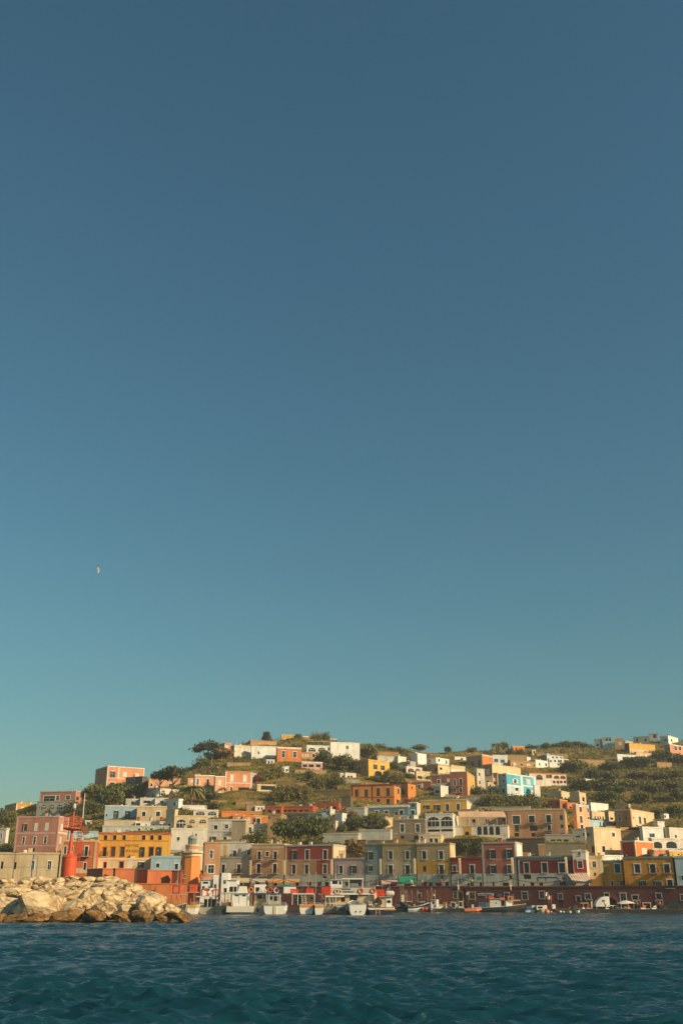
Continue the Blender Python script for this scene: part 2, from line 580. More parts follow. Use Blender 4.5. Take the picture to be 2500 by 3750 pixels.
    if quoin:
        for ok, a_, b_ in ((1, (-0.35, -0.05), (0.05, 0.35)), (x0 < x1, (-WL - 0.05, -0.05), (-WL + 0.4, 0.2)), (x2 > x1, (-0.2, LR - 0.4), (0.05, LR + 0.05))):
            if ok: MB().box(a_ + (zb,), b_ + (z0 - 0.003,)).build('corner_trim', plaster(quoin), root)
    def bx(mb, face, s0, s1, o0, o1, z0, z1):
        a, b = pt(face, s0, o0, z0), pt(face, s1, o1, z1)
        return mb.box(tuple(min(p, q) for p, q in zip(a, b)), tuple(max(p, q) for p, q in zip(a, b)))
    for kind, face, s0, s1, z0, z1, fr in wins:
        wd = s1 - s0
        if kind in 'ab':
            mb = MB()
            n = 10
            if kind == 'a':
                rise = min(wd / 2, (z1 - z0) * 0.45)
                ol = [(s0, z0), (s1, z0)] + [((s0 + s1) / 2 + cos(pi * k / n) * wd / 2, z1 - rise + sin(pi * k / n) * rise) for k in range(n + 1)]
            else:
                ol = [(s0, z0), (s1, z0), (s1, z1), (s0, z1)]
            m_ = len(ol)
            f_ = [pt(face, s, 0.05, z) for s, z in ol] + [pt(face, s, -0.05, z) for s, z in ol]
            mb.add(f_, [tuple(range(m_))] + [(k, (k + 1) % m_, m_ + (k + 1) % m_, m_ + k) for k in range(m_)])
            win = mb.build('window', glass() if kind == 'a' else plaster('W'), root)
            if kind == 'a' and fr:
                g = MB()
                for sx in ([0.33, 0.66] if wd > 1.6 else []):
                    bx(g, face, s0 + wd * sx - 0.04, s0 + wd * sx + 0.04, 0.05, 0.09, z0, z0 + (z1 - z0) * 0.85)
                if wd > 1.6:
                    bx(g, face, s0, s1, 0.05, 0.088, z0 + (z1 - z0) * 0.55, z0 + (z1 - z0) * 0.62)
                bx(g, face, s0 - 0.1, s1 + 0.1, 0.0, 0.14, z0 - 0.12, z0)
                g.build('frame', plaster(fr), win)
            continue
        pane = MB()
        bx(pane, face, s0, s1, -0.24, -0.2 if kind != 's' else -0.08, z0, z1)
        if kind in 'sd' and kind == 's':
            win = pane.build('window', paint(shut), root)
        else:
            win = pane.build('window', glass(), root)
        if fr:
            g = MB()
            k = min(0.2, wd * 0.16)
            bx(g, face, s0 - k, s0, -0.01, 0.05, z0, z1)
            bx(g, face, s1, s1 + k, -0.01, 0.05, z0, z1)
            bx(g, face, s0 - k - 0.05, s1 + k + 0.05, -0.01, 0.09, z1, z1 + k * 1.2)
            if kind not in 'dn': bx(g, face, s0 - k, s1 + k, -0.01, 0.12, z0 - k * 0.8, z0)
            g.build('frame', plaster(fr), win)
        if kind in 'go':
            bar = MB()
            sm = (s0 + s1) / 2
            bx(bar, face, sm - 0.035, sm + 0.035, -0.2, -0.16, z0, z1)
            bx(bar, face, s0, s1, -0.199, -0.165, z0 + (z1 - z0) * 0.62, z0 + (z1 - z0) * 0.67)
            bar.build('sash', paint('LG'), win)
        if kind == 'o':
            for sg in (0, 1):
                sh = MB()
                hw = wd * 0.48
                if sg == 0: bx(sh, face, s0 - hw, s0 - 0.02, 0.06, 0.11, z0, z1)
                else: bx(sh, face, s1 + 0.02, s1 + hw, 0.06, 0.11, z0, z1)
                sh.build('shutter', paint(shut), win)
        if kind == 'd':
            bl = MB()
            ex = 0.45
            bx(bl, face, s0 - ex, s1 + ex, 0.0, 0.95, z0 - 0.18, z0 - 0.02)
            bo = bl.build('balcony', plaster('GR'), root)
            rl = MB()
            n = max(4, int((wd + 2 * ex) / 0.22))
            for q in range(n + 1):
                s = s0 - ex + 0.03 + (wd + 2 * ex - 0.06) * q / n
                bx(rl, face, s - 0.018, s + 0.018, 0.88, 0.915, z0 - 0.02, z0 + 0.95)
            bx(rl, face, s0 - ex, s1 + ex, 0.875, 0.92, z0 + 0.95, z0 + 1.0)
            for s in (s0 - ex + 0.02, s1 + ex - 0.02):
                bx(rl, face, s - 0.018, s + 0.018, 0.0, 0.88, z0 + 0.951, z0 + 0.999)
                for q in range(3): bx(rl, face, s - 0.016, s + 0.016, 0.2 + q * 0.22, 0.235 + q * 0.22, z0 - 0.02, z0 + 0.95)
            rl.build('railing', paint('BK'), bo)
    root['_dim'] = (WL, LR, ztop)
    HOUSES[label] = (root, WL, LR, ztop)
    return root
RW = 'houses along the waterfront street'
# --- left shore
H('low ochre house with a whitewashed pilaster on the far left ridge', 'a', 70, 215, 500, 600, 735, 55, 'OC', [('b', 310, 650, 700, 45), ('n', 475, 670, 700, 18, None)], [(215, 240, 600, 735, 'W')])
H('grey arched terrace wall under the dusty pink villa on the left ridge', 'a', 505, 905, 905, 572, 765, 18, 'GR', [('a', 602, 628, 685, 62), ('a', 712, 625, 690, 70), ('a', 820, 625, 690, 80), ('n', 545, 655, 670, 18, None)], name='terrace_wall', cat='terrace', D=384, depth=5)
H('dusty pink villa with a wide glazed veranda above grey arches on the left ridge', 'a', 547, 1030, 1165, 432, 610, 22, 'PK', [('g', 675, 505, 590, 165), ('g', 790, 505, 562, 45), ('g', 932, 500, 555, 62), ('n', 1060, 515, 560, 45, None)], cor='PI', quoin='PI', D=396, found=1)
H('two storey dusty pink house with pale stone trim left of the red beacon', 'a', 215, 768, 925, 778, 1290, 18, 'PK',
  [('o', 345, 888, 985, 42), ('b', 495, 875, 985, 58), ('b', 643, 870, 980, 62), ('g', 325, 1065, 1160, 44), ('g', 475, 1062, 1160, 46), ('g', 622, 1058, 1155, 46), ('b', 845, 885, 985, 36), ('b', 828, 1060, 1155, 32), ('a', 458, 1215, 1270, 46)],
  [(200, 768, 1000, 1022, 'PI'), (200, 768, 1175, 1192, 'PI'), (768, 925, 1000, 1018, 'W')], cor='PI', quoin='PI', name='house')
H('small whitewashed house cut by the left edge of the photo', 'a', -120, 70, 118, 945, 1175, 25, 'W', [('n', 22, 1018, 1085, 26)])
H('long low beige waterfront building left of the red beacon', 'a', -260, -260, 806, 1275, 1600, 82, 'BG', [('n', 210, 1408, 1505, 44, None), ('g', 452, 1392, 1510, 52), ('g', 680, 1395, 1512, 60), ('n', 32, 1400, 1500, 44, None)],
  [(-260, 806, 1470, 1485, 'GR')], D=222, group=RW)
H('burnt orange house with white window surrounds behind the red beacon', 'a', 812, 812, 1312, 1105, 1560, 82, 'RO', [('s', 895, 1190, 1300, 46), ('s', 985, 1190, 1300, 40), ('d', 1183, 1192, 1325, 58), ('n', 1163, 1415, 1512, 44), ('n', 900, 1415, 1500, 40)],
  [(812, 1312, 1330, 1342, 'BR'), (812, 1312, 1490, 1560, 'BG')], cor='BG', quoin='BG', D=224, group=RW)
H('pale blue terrace house behind the burnt orange one', 'a', 935, 935, 1335, 985, 1130, 80, 'LB', [('b', 1040, 1045, 1090, 60), ('b', 1245, 1060, 1100, 70)])
H('small white shed with a dark carport on the left slope', 'a', 1165, 1165, 1255, 838, 900, 70, 'W', [('n', 1215, 862, 895, 50, None)], depth=5, name='shed', cat='shed')
H('two storey peach villa with white corner trim alone on the left ridge', 'b', -112, 36, 552, 92, 372, 58, 'SA',
  [('o', 125, 168, 252, 44), ('b', 290, 178, 242, 60), ('b', 455, 190, 245, 60), ('n', 118, 318, 372, 74), ('g', -60, 150, 240, 34), ('n', 330, 320, 360, 60, None)],
  [(-112, 36, 262, 272, 'PI'), (36, 552, 262, 272, 'W'), (200, 216, 92, 262, 'W')], cor='W', quoin='W')
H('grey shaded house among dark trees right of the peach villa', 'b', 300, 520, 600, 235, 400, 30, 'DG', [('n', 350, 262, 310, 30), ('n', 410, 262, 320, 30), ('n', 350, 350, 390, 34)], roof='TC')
H('salmon upper house behind the umbrella pines', 'b', 585, 610, 1045, 258, 420, 78, 'PE', [('n', 915, 335, 400, 50), ('n', 1005, 345, 405, 34), ('n', 655, 330, 370, 30)])
H('white house with two arched loggias under the umbrella pines', 'b', 500, 700, 1050, 390, 545, 40, 'W', [('n', 545, 320, 365, 28), ('n', 637, 408, 462, 22), ('n', 670, 480, 520, 20), ('a', 815, 430, 500, 62), ('a', 926, 436, 492, 60), ('n', 1018, 442, 496, 15, None)])
H('light blue house with white cornice and two green shuttered windows above the hotel', 'b', 5, 5, 445, 632, 850, 82, 'BL', [('o', 172, 705, 815, 42), ('o', 330, 705, 815, 42), ('n', 42, 745, 780, 24)], cor='W')
H('white cube terrace room on the light blue house, leftmost of three', 'b', 300, 300, 495, 542, 640, 80, 'LG', [('n', 395, 578, 610, 40, None)], cor='W')
H('white stepped house with a wide dark window above the beige terrace', 'b', 495, 495, 700, 528, 645, 80, 'W', [('n', 592, 566, 600, 100)])
H('white block with one brown window left of the tall white gable room', 'b', 698, 698, 884, 530, 650, 80, 'W', [('n', 796, 568, 606, 42)])
H('bright white end block of the stepped houses below the big palm', 'b', 884, 1020, 1082, 542, 672, 30, 'WH', [('n', 970, 595, 632, 38)])
H('beige house with a terrace of orange pots beside the light blue house', 'b', 447, 447, 855, 640, 860, 82, 'BG', [('n', 550, 718, 778, 55), ('n', 744, 718, 778, 58)], cor='CR')
H('sand coloured house with a flowered roof terrace right of the orange pots', 'b', 850, 960, 1010, 690, 960, 30, 'CR', [('n', 897, 880, 948, 44), ('n', 980, 880, 940, 30, None)])
H('long white wall of a garden terrace right of the stepped white houses', 'b', 1075, 1075, 1410, 632, 700, 80, 'WH', name='terrace_wall', cat='terrace')
H('pale stone terrace house with low rooms above the hotel roof', 'b', -20, -20, 905, 905, 1020, 82, 'LG', [('n', 487, 945, 985, 34), ('n', 655, 945, 985, 40)])
H('white row of small windows under the terrace of orange pots', 'b', 430, 430, 850, 850, 960, 82, 'W', [('n', 473, 875, 915, 62), ('n', 583, 890, 925, 24), ('g', 680, 890, 925, 28), ('g', 776, 885, 935, 34)])
H('cream house with three arched verandas in the middle of the left slope', 'b', 955, 955, 1425, 770, 960, 80, 'CR', [('a', 1060, 825, 940, 132), ('a', 1210, 825, 880, 76), ('a', 1356, 825, 880, 90)])
H('white arcade terrace with two wide flat arches above the cream house', 'b', 1225, 1225, 1570, 690, 790, 80, 'W', [('a', 1322, 715, 766, 118), ('a', 1485, 718, 768, 118)])
H('tall white house with one green window right of the yellow hotel', 'b', 905, 905, 1415, 945, 1310, 80, 'W', [('s', 1020, 1065, 1115, 44), ('n', 1265, 1018, 1052, 22, None), ('n', 1268, 920, 945, 22, None), ('b', 1370, 1060, 1100, 40)], [(905, 1090, 1240, 1310, 'GR')])
hotel = H('mustard yellow hotel with dark green shutters and faded painted lettering', 'b', -94, -94, 908, 1003, 1348, 82, 'OC',
  [('n', [27, 152, 280, 548, 660, 770], 1040, 1105, 50, 'YL'), ('d', 15, 1205, 1330, 56, 'RO'), ('s', [130, 257], 1200, 1330, 64, 'RO'), ('o', 527, 1205, 1335, 44, 'RO'), ('n', 650, 1205, 1335, 66, 'RO'), ('o', 752, 1205, 1335, 46, 'RO')],
  [(-94, 908, 1110, 1124, 'TC')], cor='TC', quoin='YO', D=232, name='hotel', cat='hotel', group=RW)
H('cream ground floor with awnings under the yellow hotel', 'b', -122, -122, 640, 1352, 1560, 82, 'CR', [('n', 245, 1402, 1490, 60, 'RO'), ('o', 510, 1408, 1485, 46), ('n', 20, 1410, 1490, 44, 'RO')], [(345, 400, 1350, 1490, 'W')], D=231, group=RW)
H('light blue shop house between the hotel and the orange lighthouse', 'b', 636, 636, 1045, 1325, 1560, 82, 'BL', [('n', 740, 1425, 1480, 50), ('n', 995, 1430, 1505, 50)], D=226, group=RW)
H('narrow grey brown house with white framed window right of the lighthouse', 'c', -60, -60, 172, 685, 1220, 80, 'BR', [('g', 52, 800, 905, 46), ('g', 48, 1002, 1110, 84), ('n', -25, 1002, 1100, 20)], D=272, group=RW)
# --- centre left
H('tall white block with laundry on its balcony in the centre of the slope', 'c', 0, 497, 525, 372, 700, 14, 'W', [('n', 112, 458, 512, 54), ('g', 258, 446, 500, 52), ('d', 376, 446, 538, 92), ('o', 78, 612, 664, 46), ('n', 237, 614, 674, 50), ('s', 383, 612, 664, 46)], [(0, 497, 540, 556, 'LG')])
H('white house with a yellow arched niche above the grey ground floor', 'c', 172, 598, 598, 680, 900, 12, 'W', [('n', 370, 800, 882, 50), ('g', 565, 792, 860, 46)], [(212, 255, 720, 880, 'YL')])
H('grey plastered house with two tall balcony windows behind the tour boats', 'c', 160, 592, 592, 888, 1290, 12, 'GR', [('d', 215, 992, 1105, 52), ('d', 428, 990, 1110, 58), ('n', 250, 1210, 1280, 60, None), ('n', 450, 1210, 1280, 90, None)], D='row', group=RW)
H('brown plaster house with white window surrounds left of the red house', 'c', 597, 1040, 1040, 708, 1290, 15, 'BR', [('d', 705, 815, 920, 50), ('g', 815, 818, 880, 48), ('d', 924, 815, 920, 50), ('d', 697, 985, 1110, 56), ('d', 918, 985, 1110, 56), ('n', [680, 800, 920], 1215, 1285, 60, None)],
  [(597, 1040, 930, 942, 'GR'), (597, 1040, 1130, 1290, 'GR'), (597, 1040, 708, 770, 'BG')], cor='BG', D='row', group=RW)
H('red house with white framed green shutters and a cream side wall', 'd', -360, 297, 465, 716, 1290, 18, 'RD',
  [('o', -235, 800, 925, 46), ('s', -58, 795, 925, 52), ('s', 187, 795, 922, 52), ('s', -240, 995, 1120, 52), ('s', -66, 995, 1120, 52), ('g', 185, 992, 1115, 52), ('n', 182, 1150, 1182, 50, None), ('n', [385, 415, 440], 800, 890, 12, None), ('n', [-190, -30, 110, 210], 1232, 1285, 55, None)],
  [(-360, 72, 930, 1130, 'TN'), (-360, 297, 924, 936, 'LG'), (-360, 297, 1132, 1290, 'GW'), (255, 297, 930, 1132, 'CR'), (297, 465, 700, 1290, 'CR')], cor='LG', quoin='CR', D='row', group=RW)
H('low pale lilac house beside the red house', 'd', 312, 732, 732, 900, 1290, 18, 'LI', [('s', 403, 1010, 1115, 48), ('o', 575, 1010, 1115, 46), ('n', [380, 480, 660], 1230, 1285, 50, None)], [(312, 732, 1135, 1290, 'GW')], cor='LI', D='row', group=RW)
H('narrow blue grey house with a small upper balcony', 'd', 735, 970, 970, 706, 1290, 18, 'GB', [('o', 798, 822, 930, 46), ('o', 797, 1008, 1085, 40), ('n', 905, 1225, 1285, 50, None)], [(735, 970, 1135, 1290, 'GW')], D='row', group=RW)
H('olive and beige house with tall white framed windows above the green awning', 'd', 970, 1440, 1440, 698, 1290, 18, 'OL', [('s', [1080, 1310], 810, 920, 50), ('d', [1080, 1312], 1002, 1120, 56), ('n', [1090, 1330], 1225, 1285, 140, None)], [(970, 1440, 930, 940, 'LG'), (970, 1440, 942, 1130, 'BG'), (970, 1440, 1132, 1290, 'GW')], D='row', group=RW)
H('ochre and olive house with a bright cream side wall in the waterfront row', 'e', 22, 490, 552, 697, 1290, 18, 'OL', [('s', [120, 350], 810, 920, 52), ('s', 124, 1015, 1090, 44, None), ('d', 356, 998, 1120, 56), ('n', 365, 1150, 1188, 30, None), ('n', [130, 210, 430], 1235, 1288, 46, None), ('n', 320, 1240, 1288, 80, None)],
  [(22, 490, 926, 936, 'LG'), (22, 490, 938, 1118, 'OC'), (22, 490, 1120, 1290, 'GW'), (490, 552, 690, 1290, 'CR')], D='row', group=RW)
# second row behind
H('orange house with shady balconies on the centre of the slope', 'c', 478, 478, 826, 322, 455, 82, 'OR', [('b', 563, 352, 435, 50), ('n', 695, 362, 435, 54), ('n', 640, 360, 430, 40, None)], cor='YO')
H('white lower house with green shuttered windows under the orange house', 'c', 520, 520, 826, 445, 600, 82, 'W', [('s', 583, 482, 568, 42), ('s', 732, 485, 545, 40)])
H('long orange terrace parapet with chairs above the orange house', 'c', 160, 190, 750, 262, 340, 80, 'OR', name='terrace_wall', cat='terrace')
H('small orange house with one white window beneath the terrace parapet', 'c', 310, 345, 480, 318, 390, 78, 'OR', [('b', 435, 345, 375, 50)])
H('long terracotta arcade house with dark openings, left half with a lit end', 'c', 785, 1010, 1470, 197, 300, 20, 'TC', [('n', [845, 965], 245, 290, 52, None), ('n', [1060], 240, 280, 40, None)])
H('long terracotta arcade house, middle length under white chimneys', 'c', 1010, 1440, 1440, 190, 300, 22, 'TC', [('n', [1055, 1120, 1185, 1275, 1350], 242, 280, 52, None)])
H('sloping terracotta wing with grey arches at the right end of the arcade', 'd', -60, 375, 405, 148, 250, 24, 'TC', [('a', [95, 155, 235, 320], 195, 235, 42, None)])
H('small red brown house with two dark doors above the tan wall', 'c', 885, 1040, 1060, 308, 430, 22, 'TC', [('n', 928, 352, 418, 44, None), ('n', 1000, 368, 402, 26, None)])
H('tan plaster house end behind the white flowering terrace', 'c', 822, 1000, 1000, 300, 620, 14, 'ST', [('n', 842, 335, 370, 26, None)])
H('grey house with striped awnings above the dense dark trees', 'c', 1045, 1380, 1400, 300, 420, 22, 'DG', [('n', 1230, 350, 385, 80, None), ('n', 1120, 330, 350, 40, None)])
H('blue painted low house with a yellow awning left of the white stair tower', 'd', -60, 110, 300, 290, 420, 24, 'DB', [('n', 20, 340, 385, 60, None)])
# middle
H('white stair tower with stepped walls in the middle of the slope', 'd', 320, 420, 480, 292, 520, 40, 'WH', [], depth=5)
H('grey white garden wall on the left of the two round trees', 'd', 155, 640, 640, 562, 700, 22, 'LG', name='garden_wall', cat='wall', depth=5)
H('grey white terrace wall with pillars below the blue house', 'd', 650, 1080, 1080, 512, 690, 22, 'LG', name='garden_wall', cat='wall', depth=5)
H('pale grey garden wall at the left end of the long blue house', 'j', 38, 278, 278, 1032, 1190, 24, 'LG', name='garden_wall', cat='wall', depth=5)
H('long blue house with white framed windows in the middle of the slope', 'j', 272, 878, 878, 1000, 1160, 24, 'DB', [('n', 444, 1080, 1145, 46), ('n', 577, 1080, 1145, 50), ('n', 710, 1090, 1132, 36, 'YO'), ('n', 780, 1072, 1130, 50)], [(272, 878, 1145, 1160, 'LG')], cor='W', corh=0.7)
H('blue tower end of the long blue house with a white side', 'j', 880, 992, 1040, 962, 1165, 24, 'DB', [('s', 937, 970, 1022, 38, None), ('n', 935, 1072, 1126, 50)], [(992, 1040, 900, 1165, 'W')], cor='W')
H('grey brown palazzo with white window surrounds below the long blue house', 'd', 1112, 1560, 1575, 368, 690, 22, (142, 122, 100), [('g', 1240, 442, 548, 50), ('g', 1450, 442, 548, 50), ('n', 1242, 600, 640, 50, None), ('n', 1430, 600, 640, 60, None)], [(1112, 1560, 560, 572, 'GR')], cor='GR')
H('sunlit cream wall of a small house left of the grey brown palazzo', 'd', 985, 1008, 1110, 352, 480, 75, 'CR', depth=4)
H('white roof terrace with orange doors behind the ochre waterfront house', 'e', 48, 355, 398, 582, 720, 20, 'CR', [('n', 90, 600, 685, 24, 'W'), ('n', 215, 635, 690, 40), ('n', 285, 635, 690, 40)], [(48, 100, 582, 720, 'W')])
H('orange house with maroon trim and four green doors in the upper middle', 'j', 92, 685, 772, 712, 1010, 24, (214, 138, 62), [('s', [167, 298], 788, 890, 46, None), ('s', [463, 597], 770, 878, 46, None), ('n', [165, 300, 463, 597], 918, 990, 44, None), ('n', 738, 772, 850, 26), ('n', 735, 930, 985, 40, None)],
  [(92, 685, 890, 904, 'DR'), (92, 118, 712, 1010, 'DR'), (368, 392, 712, 1010, 'DR')], cor='DR', corh=0.5)
H('orange tower with an arched window right of the maroon trimmed house', 'j', 772, 872, 978, 692, 905, 30, (214, 138, 62), [('a', 802, 770, 850, 46, 'DR'), ('n', 925, 750, 782, 14, None)], cor='DR')
H('yellow house with green shutters above the white arched hall', 'e', 72, 705, 828, 100, 290, 22, 'OC', [('o', 155, 182, 272, 38), ('o', 300, 178, 266, 40), ('s', 437, 166, 260, 42), ('s', 583, 162, 250, 42)], [(705, 828, 80, 290, 'W')], cor='LG')
H('white hall with two big arched glazed windows in the middle right', 'e', 142, 522, 604, 292, 640, 22, 'W', [('a', 248, 342, 475, 150), ('a', 432, 337, 470, 150), ('n', 252, 512, 545, 165, None), ('n', 436, 508, 540, 170, None)])
H('white restaurant with four slim arches and an orange entrance bay', 'e', 528, 1268, 1268, 452, 640, 22, 'W', [('a', [877, 958, 1040, 1126], 472, 585, 50, None), ('a', 707, 540, 612, 50, None)], [(650, 765, 452, 620, 'OC')], name='restaurant', cat='restaurant', cor='LG')
H('stone upper storey of the restaurant behind its covered terrace', 'e', 585, 1262, 1262, 290, 470, 22, 'BG', [('n', [797, 985], 375, 430, 42, None), ('n', 1207, 365, 400, 30, None)], depth=6, D=ground_D(1650, 3062) + 6)
H('large brown palazzo with dark balconies and a yellow bay windowed side', 'f', -158, 642, 785, 228, 640, 23, 'BR',
  [('s', -42, 328, 440, 92), ('d', 170, 325, 420, 72), ('d', 400, 316, 420, 58), ('s', 573, 318, 384, 38, None), ('s', -35, 455, 545, 50, None), ('n', 195, 458, 532, 98, None), ('d', 408, 452, 525, 44), ('s', 582, 446, 494, 38, None), ('n', [-35, 195, 410, 590], 562, 610, 56, None), ('n', 672, 320, 420, 16), ('n', 715, 315, 430, 34), ('n', 765, 360, 400, 12)],
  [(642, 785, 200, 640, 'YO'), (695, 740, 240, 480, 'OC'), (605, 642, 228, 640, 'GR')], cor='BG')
H('brick red house with two white framed balcony windows in the waterfront row', 'e', 490, 922, 925, 893, 1290, 18, (150, 62, 50), [('d', 535, 1008, 1085, 44), ('d', 775, 1000, 1118, 52), ('n', 792, 1155, 1195, 26, None), ('n', [775, 900], 1235, 1288, 42, None), ('n', 725, 1245, 1288, 22, None)], [(490, 925, 1118, 1290, 'GW')], D='row', group=RW)
H('rose pink house with pale corner trim and a bright white side', 'e', 918, 1395, 1470, 682, 1290, 18, (190, 108, 84), [('o', 1047, 792, 915, 46), ('o', 1277, 787, 910, 48), ('o', 1057, 1005, 1115, 50), ('o', 1285, 1002, 1115, 48), ('n', 1235, 1240, 1288, 80, None), ('n', 1065, 1230, 1288, 24, None), ('n', 1300, 1140, 1190, 36, None)],
  [(918, 1395, 918, 928, 'LG'), (918, 1395, 1116, 1290, 'GW'), (1395, 1470, 600, 1290, 'WH')], cor='LI', quoin='LG', D='row', group=RW)
H('dark red house with white window surrounds and a grey parapet', 'f', -15, 738, 738, 872, 1295, 18, (124, 40, 42), [('s', 100, 972, 1108, 56, 'W'), ('s', 345, 970, 1104, 60, 'W'), ('s', 590, 972, 1104, 86, 'W'), ('n', 110, 1132, 1190, 92, None), ('n', [180, 300], 1238, 1290, 46, None), ('n', 610, 1225, 1288, 46, None), ('n', 60, 1255, 1288, 18, None), ('n', 603, 1165, 1200, 26, None)],
  [(-15, 738, 872, 928, 'GB'), (-15, 738, 1112, 1295, 'GW'), (-15, 5, 928, 1112, 'LG')], cor='GB', D='row', group=RW)
H('narrow red and white house with one white framed window at the row end', 'f', 738, 940, 962, 796, 1240, 16, 'W', [('g', 818, 812, 872, 32), ('g', 830, 948, 1042, 56), ('n', 848, 1122, 1158, 28, None)], [(745, 938, 926, 1106, (178, 52, 42))], cor='W', D='row', group=RW)
# --- right slope
H('tan terrace house with pale doors behind the dark red house', 'f', 263, 890, 920, 708, 900, 20, 'ST', [('b', 412, 800, 875, 52), ('n', 610, 800, 868, 26, 'W'), ('b', 665, 800, 870, 40)], cor='BG')
H('tiny orange roof room beside the rose pink house', 'f', 50, 155, 160, 828, 890, 18, 'OR', [('n', 200, 800, 860, 30, None)], depth=3)
H('grey roof terrace house with glass greenhouse frames', 'f', 360, 740, 745, 575, 700, 20, 'GR', [('n', [460, 545, 640], 650, 700, 60, None)])
H('grey stone wing with a dark doorway behind the greenhouse frames', 'f', 735, 905, 940, 500, 690, 24, 'GR', [('n', 880, 560, 600, 20, None), ('n', 800, 600, 622, 60, None)])
H('brown red house with a lit orange end above the brown palazzo', 'f', 388, 560, 660, 100, 240, 35, (176, 104, 66), [('s', 530, 132, 192, 32, None), ('n', 435, 160, 200, 12, None), ('n', 632, 172, 205, 32, None)], cor='YO')
H('orange gable house with three windows wedged above the yellow bay side', 'f', 640, 660, 800, 145, 240, 60, 'OR', [('n', 700, 200, 225, 30, None)], depth=4)
H('tall peach house with green shutters at the top of the stepped cluster', 'f', 738, 800, 958, 168, 520, 48, 'PE', [('s', 836, 206, 275, 28), ('s', 936, 222, 280, 16), ('s', 845, 330, 425, 26), ('n', 945, 340, 372, 16), ('n', 855, 450, 500, 30)], cor='WB')
H('cream turret house with one slim window above the peach house', 'f', 690, 830, 912, 5, 180, 40, 'CR', [('n', 875, 75, 130, 24, 'PE')], cor='CR')
H('low cream roof room left of the cream turret house', 'f', 380, 580, 720, -15, 110, 35, 'CR', [], [(380, 580, -20, 110, 'BG')])
H('bright white tall wall house right of the peach house', 'f', 928, 985, 1216, 145, 280, 50, 'WH', [('n', 968, 195, 225, 14, None)], depth=6)
H('cream house with a row of slit windows below the bright white wall', 'f', 945, 1000, 1185, 262, 400, 50, 'CR', [('n', [1035, 1075, 1105, 1145], 335, 375, 12, None)])
H('pale blue flat block in front of the slit window house', 'f', 870, 940, 1284, 382, 500, 52, 'LB', [('n', [1105, 1150], 405, 470, 8, None)])
H('small brown house with a cream side between white and stone houses', 'f', 1170, 1230, 1300, 265, 420, 45, 'CR', [('n', 1262, 350, 380, 40, None)], [(1170, 1230, 250, 420, 'BR')])
H('large cream cubic house with a grey left side in the right middle', 'f', 925, 1045, 1398, 478, 900, 48, 'CR', [('n', 940, 560, 605, 34, None), ('b', 1137, 552, 612, 38), ('g', 1283, 556, 612, 36), ('n', 1010, 742, 832, 30, 'BG'), ('n', 1152, 742, 822, 32, 'W'), ('n', 1252, 765, 790, 14, None)])
H('low beige house with blue shutters in the shadowed gap of the right slope', 'f', 1395, 1400, 1600, 485, 680, 60, 'ST', [('n', 1435, 575, 600, 14, None)])
H('tan stone house with a dark shuttered front and a long cream side', 'g', 640, 866, 1172, 12, 275, 38, (176, 134, 84), [('g', 698, 82, 170, 26), ('n', 790, 120, 150, 16, None), ('n', 748, 235, 256, 20, None), ('b', 925, 85, 165, 28), ('s', 976, 115, 210, 18, 'W'), ('s', 1042, 130, 218, 18, 'W'), ('n', 888, 120, 140, 12, None)], [(866, 1172, -20, 275, 'CR')], cor='CR')
H('beige roof hut on top of the tan stone house', 'l', 683, 860, 880, 1012, 1085, 30, 'BG', [('n', 835, 1050, 1075, 36, None)], depth=4)
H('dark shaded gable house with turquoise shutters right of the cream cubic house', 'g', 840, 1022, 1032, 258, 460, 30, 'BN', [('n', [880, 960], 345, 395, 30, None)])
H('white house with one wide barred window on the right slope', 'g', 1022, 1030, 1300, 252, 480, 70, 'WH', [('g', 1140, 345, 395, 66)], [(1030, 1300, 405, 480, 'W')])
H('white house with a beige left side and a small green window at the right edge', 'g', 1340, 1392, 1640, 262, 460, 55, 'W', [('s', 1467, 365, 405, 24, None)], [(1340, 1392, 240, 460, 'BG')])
H('white vaulted terrace house with two broad arches at the right edge', 'g', 1148, 1155, 1640, 405, 600, 70, 'W', [('a', 1215, 458, 545, 110, None), ('a', 1405, 455, 545, 130, None)])
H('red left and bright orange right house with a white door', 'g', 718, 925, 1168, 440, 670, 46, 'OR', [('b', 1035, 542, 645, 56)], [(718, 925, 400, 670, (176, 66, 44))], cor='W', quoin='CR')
H('low orange wall house right of the bright orange one', 'g', 1168, 1175, 1370, 570, 680, 60, 'SA', [], depth=4)
H('low yellow house with a round window at the right edge', 'g', 1362, 1385, 1640, 575, 680, 70, 'YL', [('n', 1503, 622, 642, 24, None)], cor='W')
H('cream house with white shutters above the striped awning', 'g', 275, 480, 500, 650, 960, 20, 'CR', [('o', 352, 728, 808, 40), ('n', 362, 880, 925, 26, None)], shut='W', D=258, group=RW)
H('white boundary wall above the yellow building', 'g', 488, 490, 745, 640, 730, 70, 'WH', name='terrace_wall', cat='terrace', depth=4)
H('blue white house end right of the yellow building', 'g', 1468, 1640, 1640, 655, 1092, 22, 'WB', [('n', 1560, 920, 980, 30)], D=231, group=RW, found=0.2, depth=12)
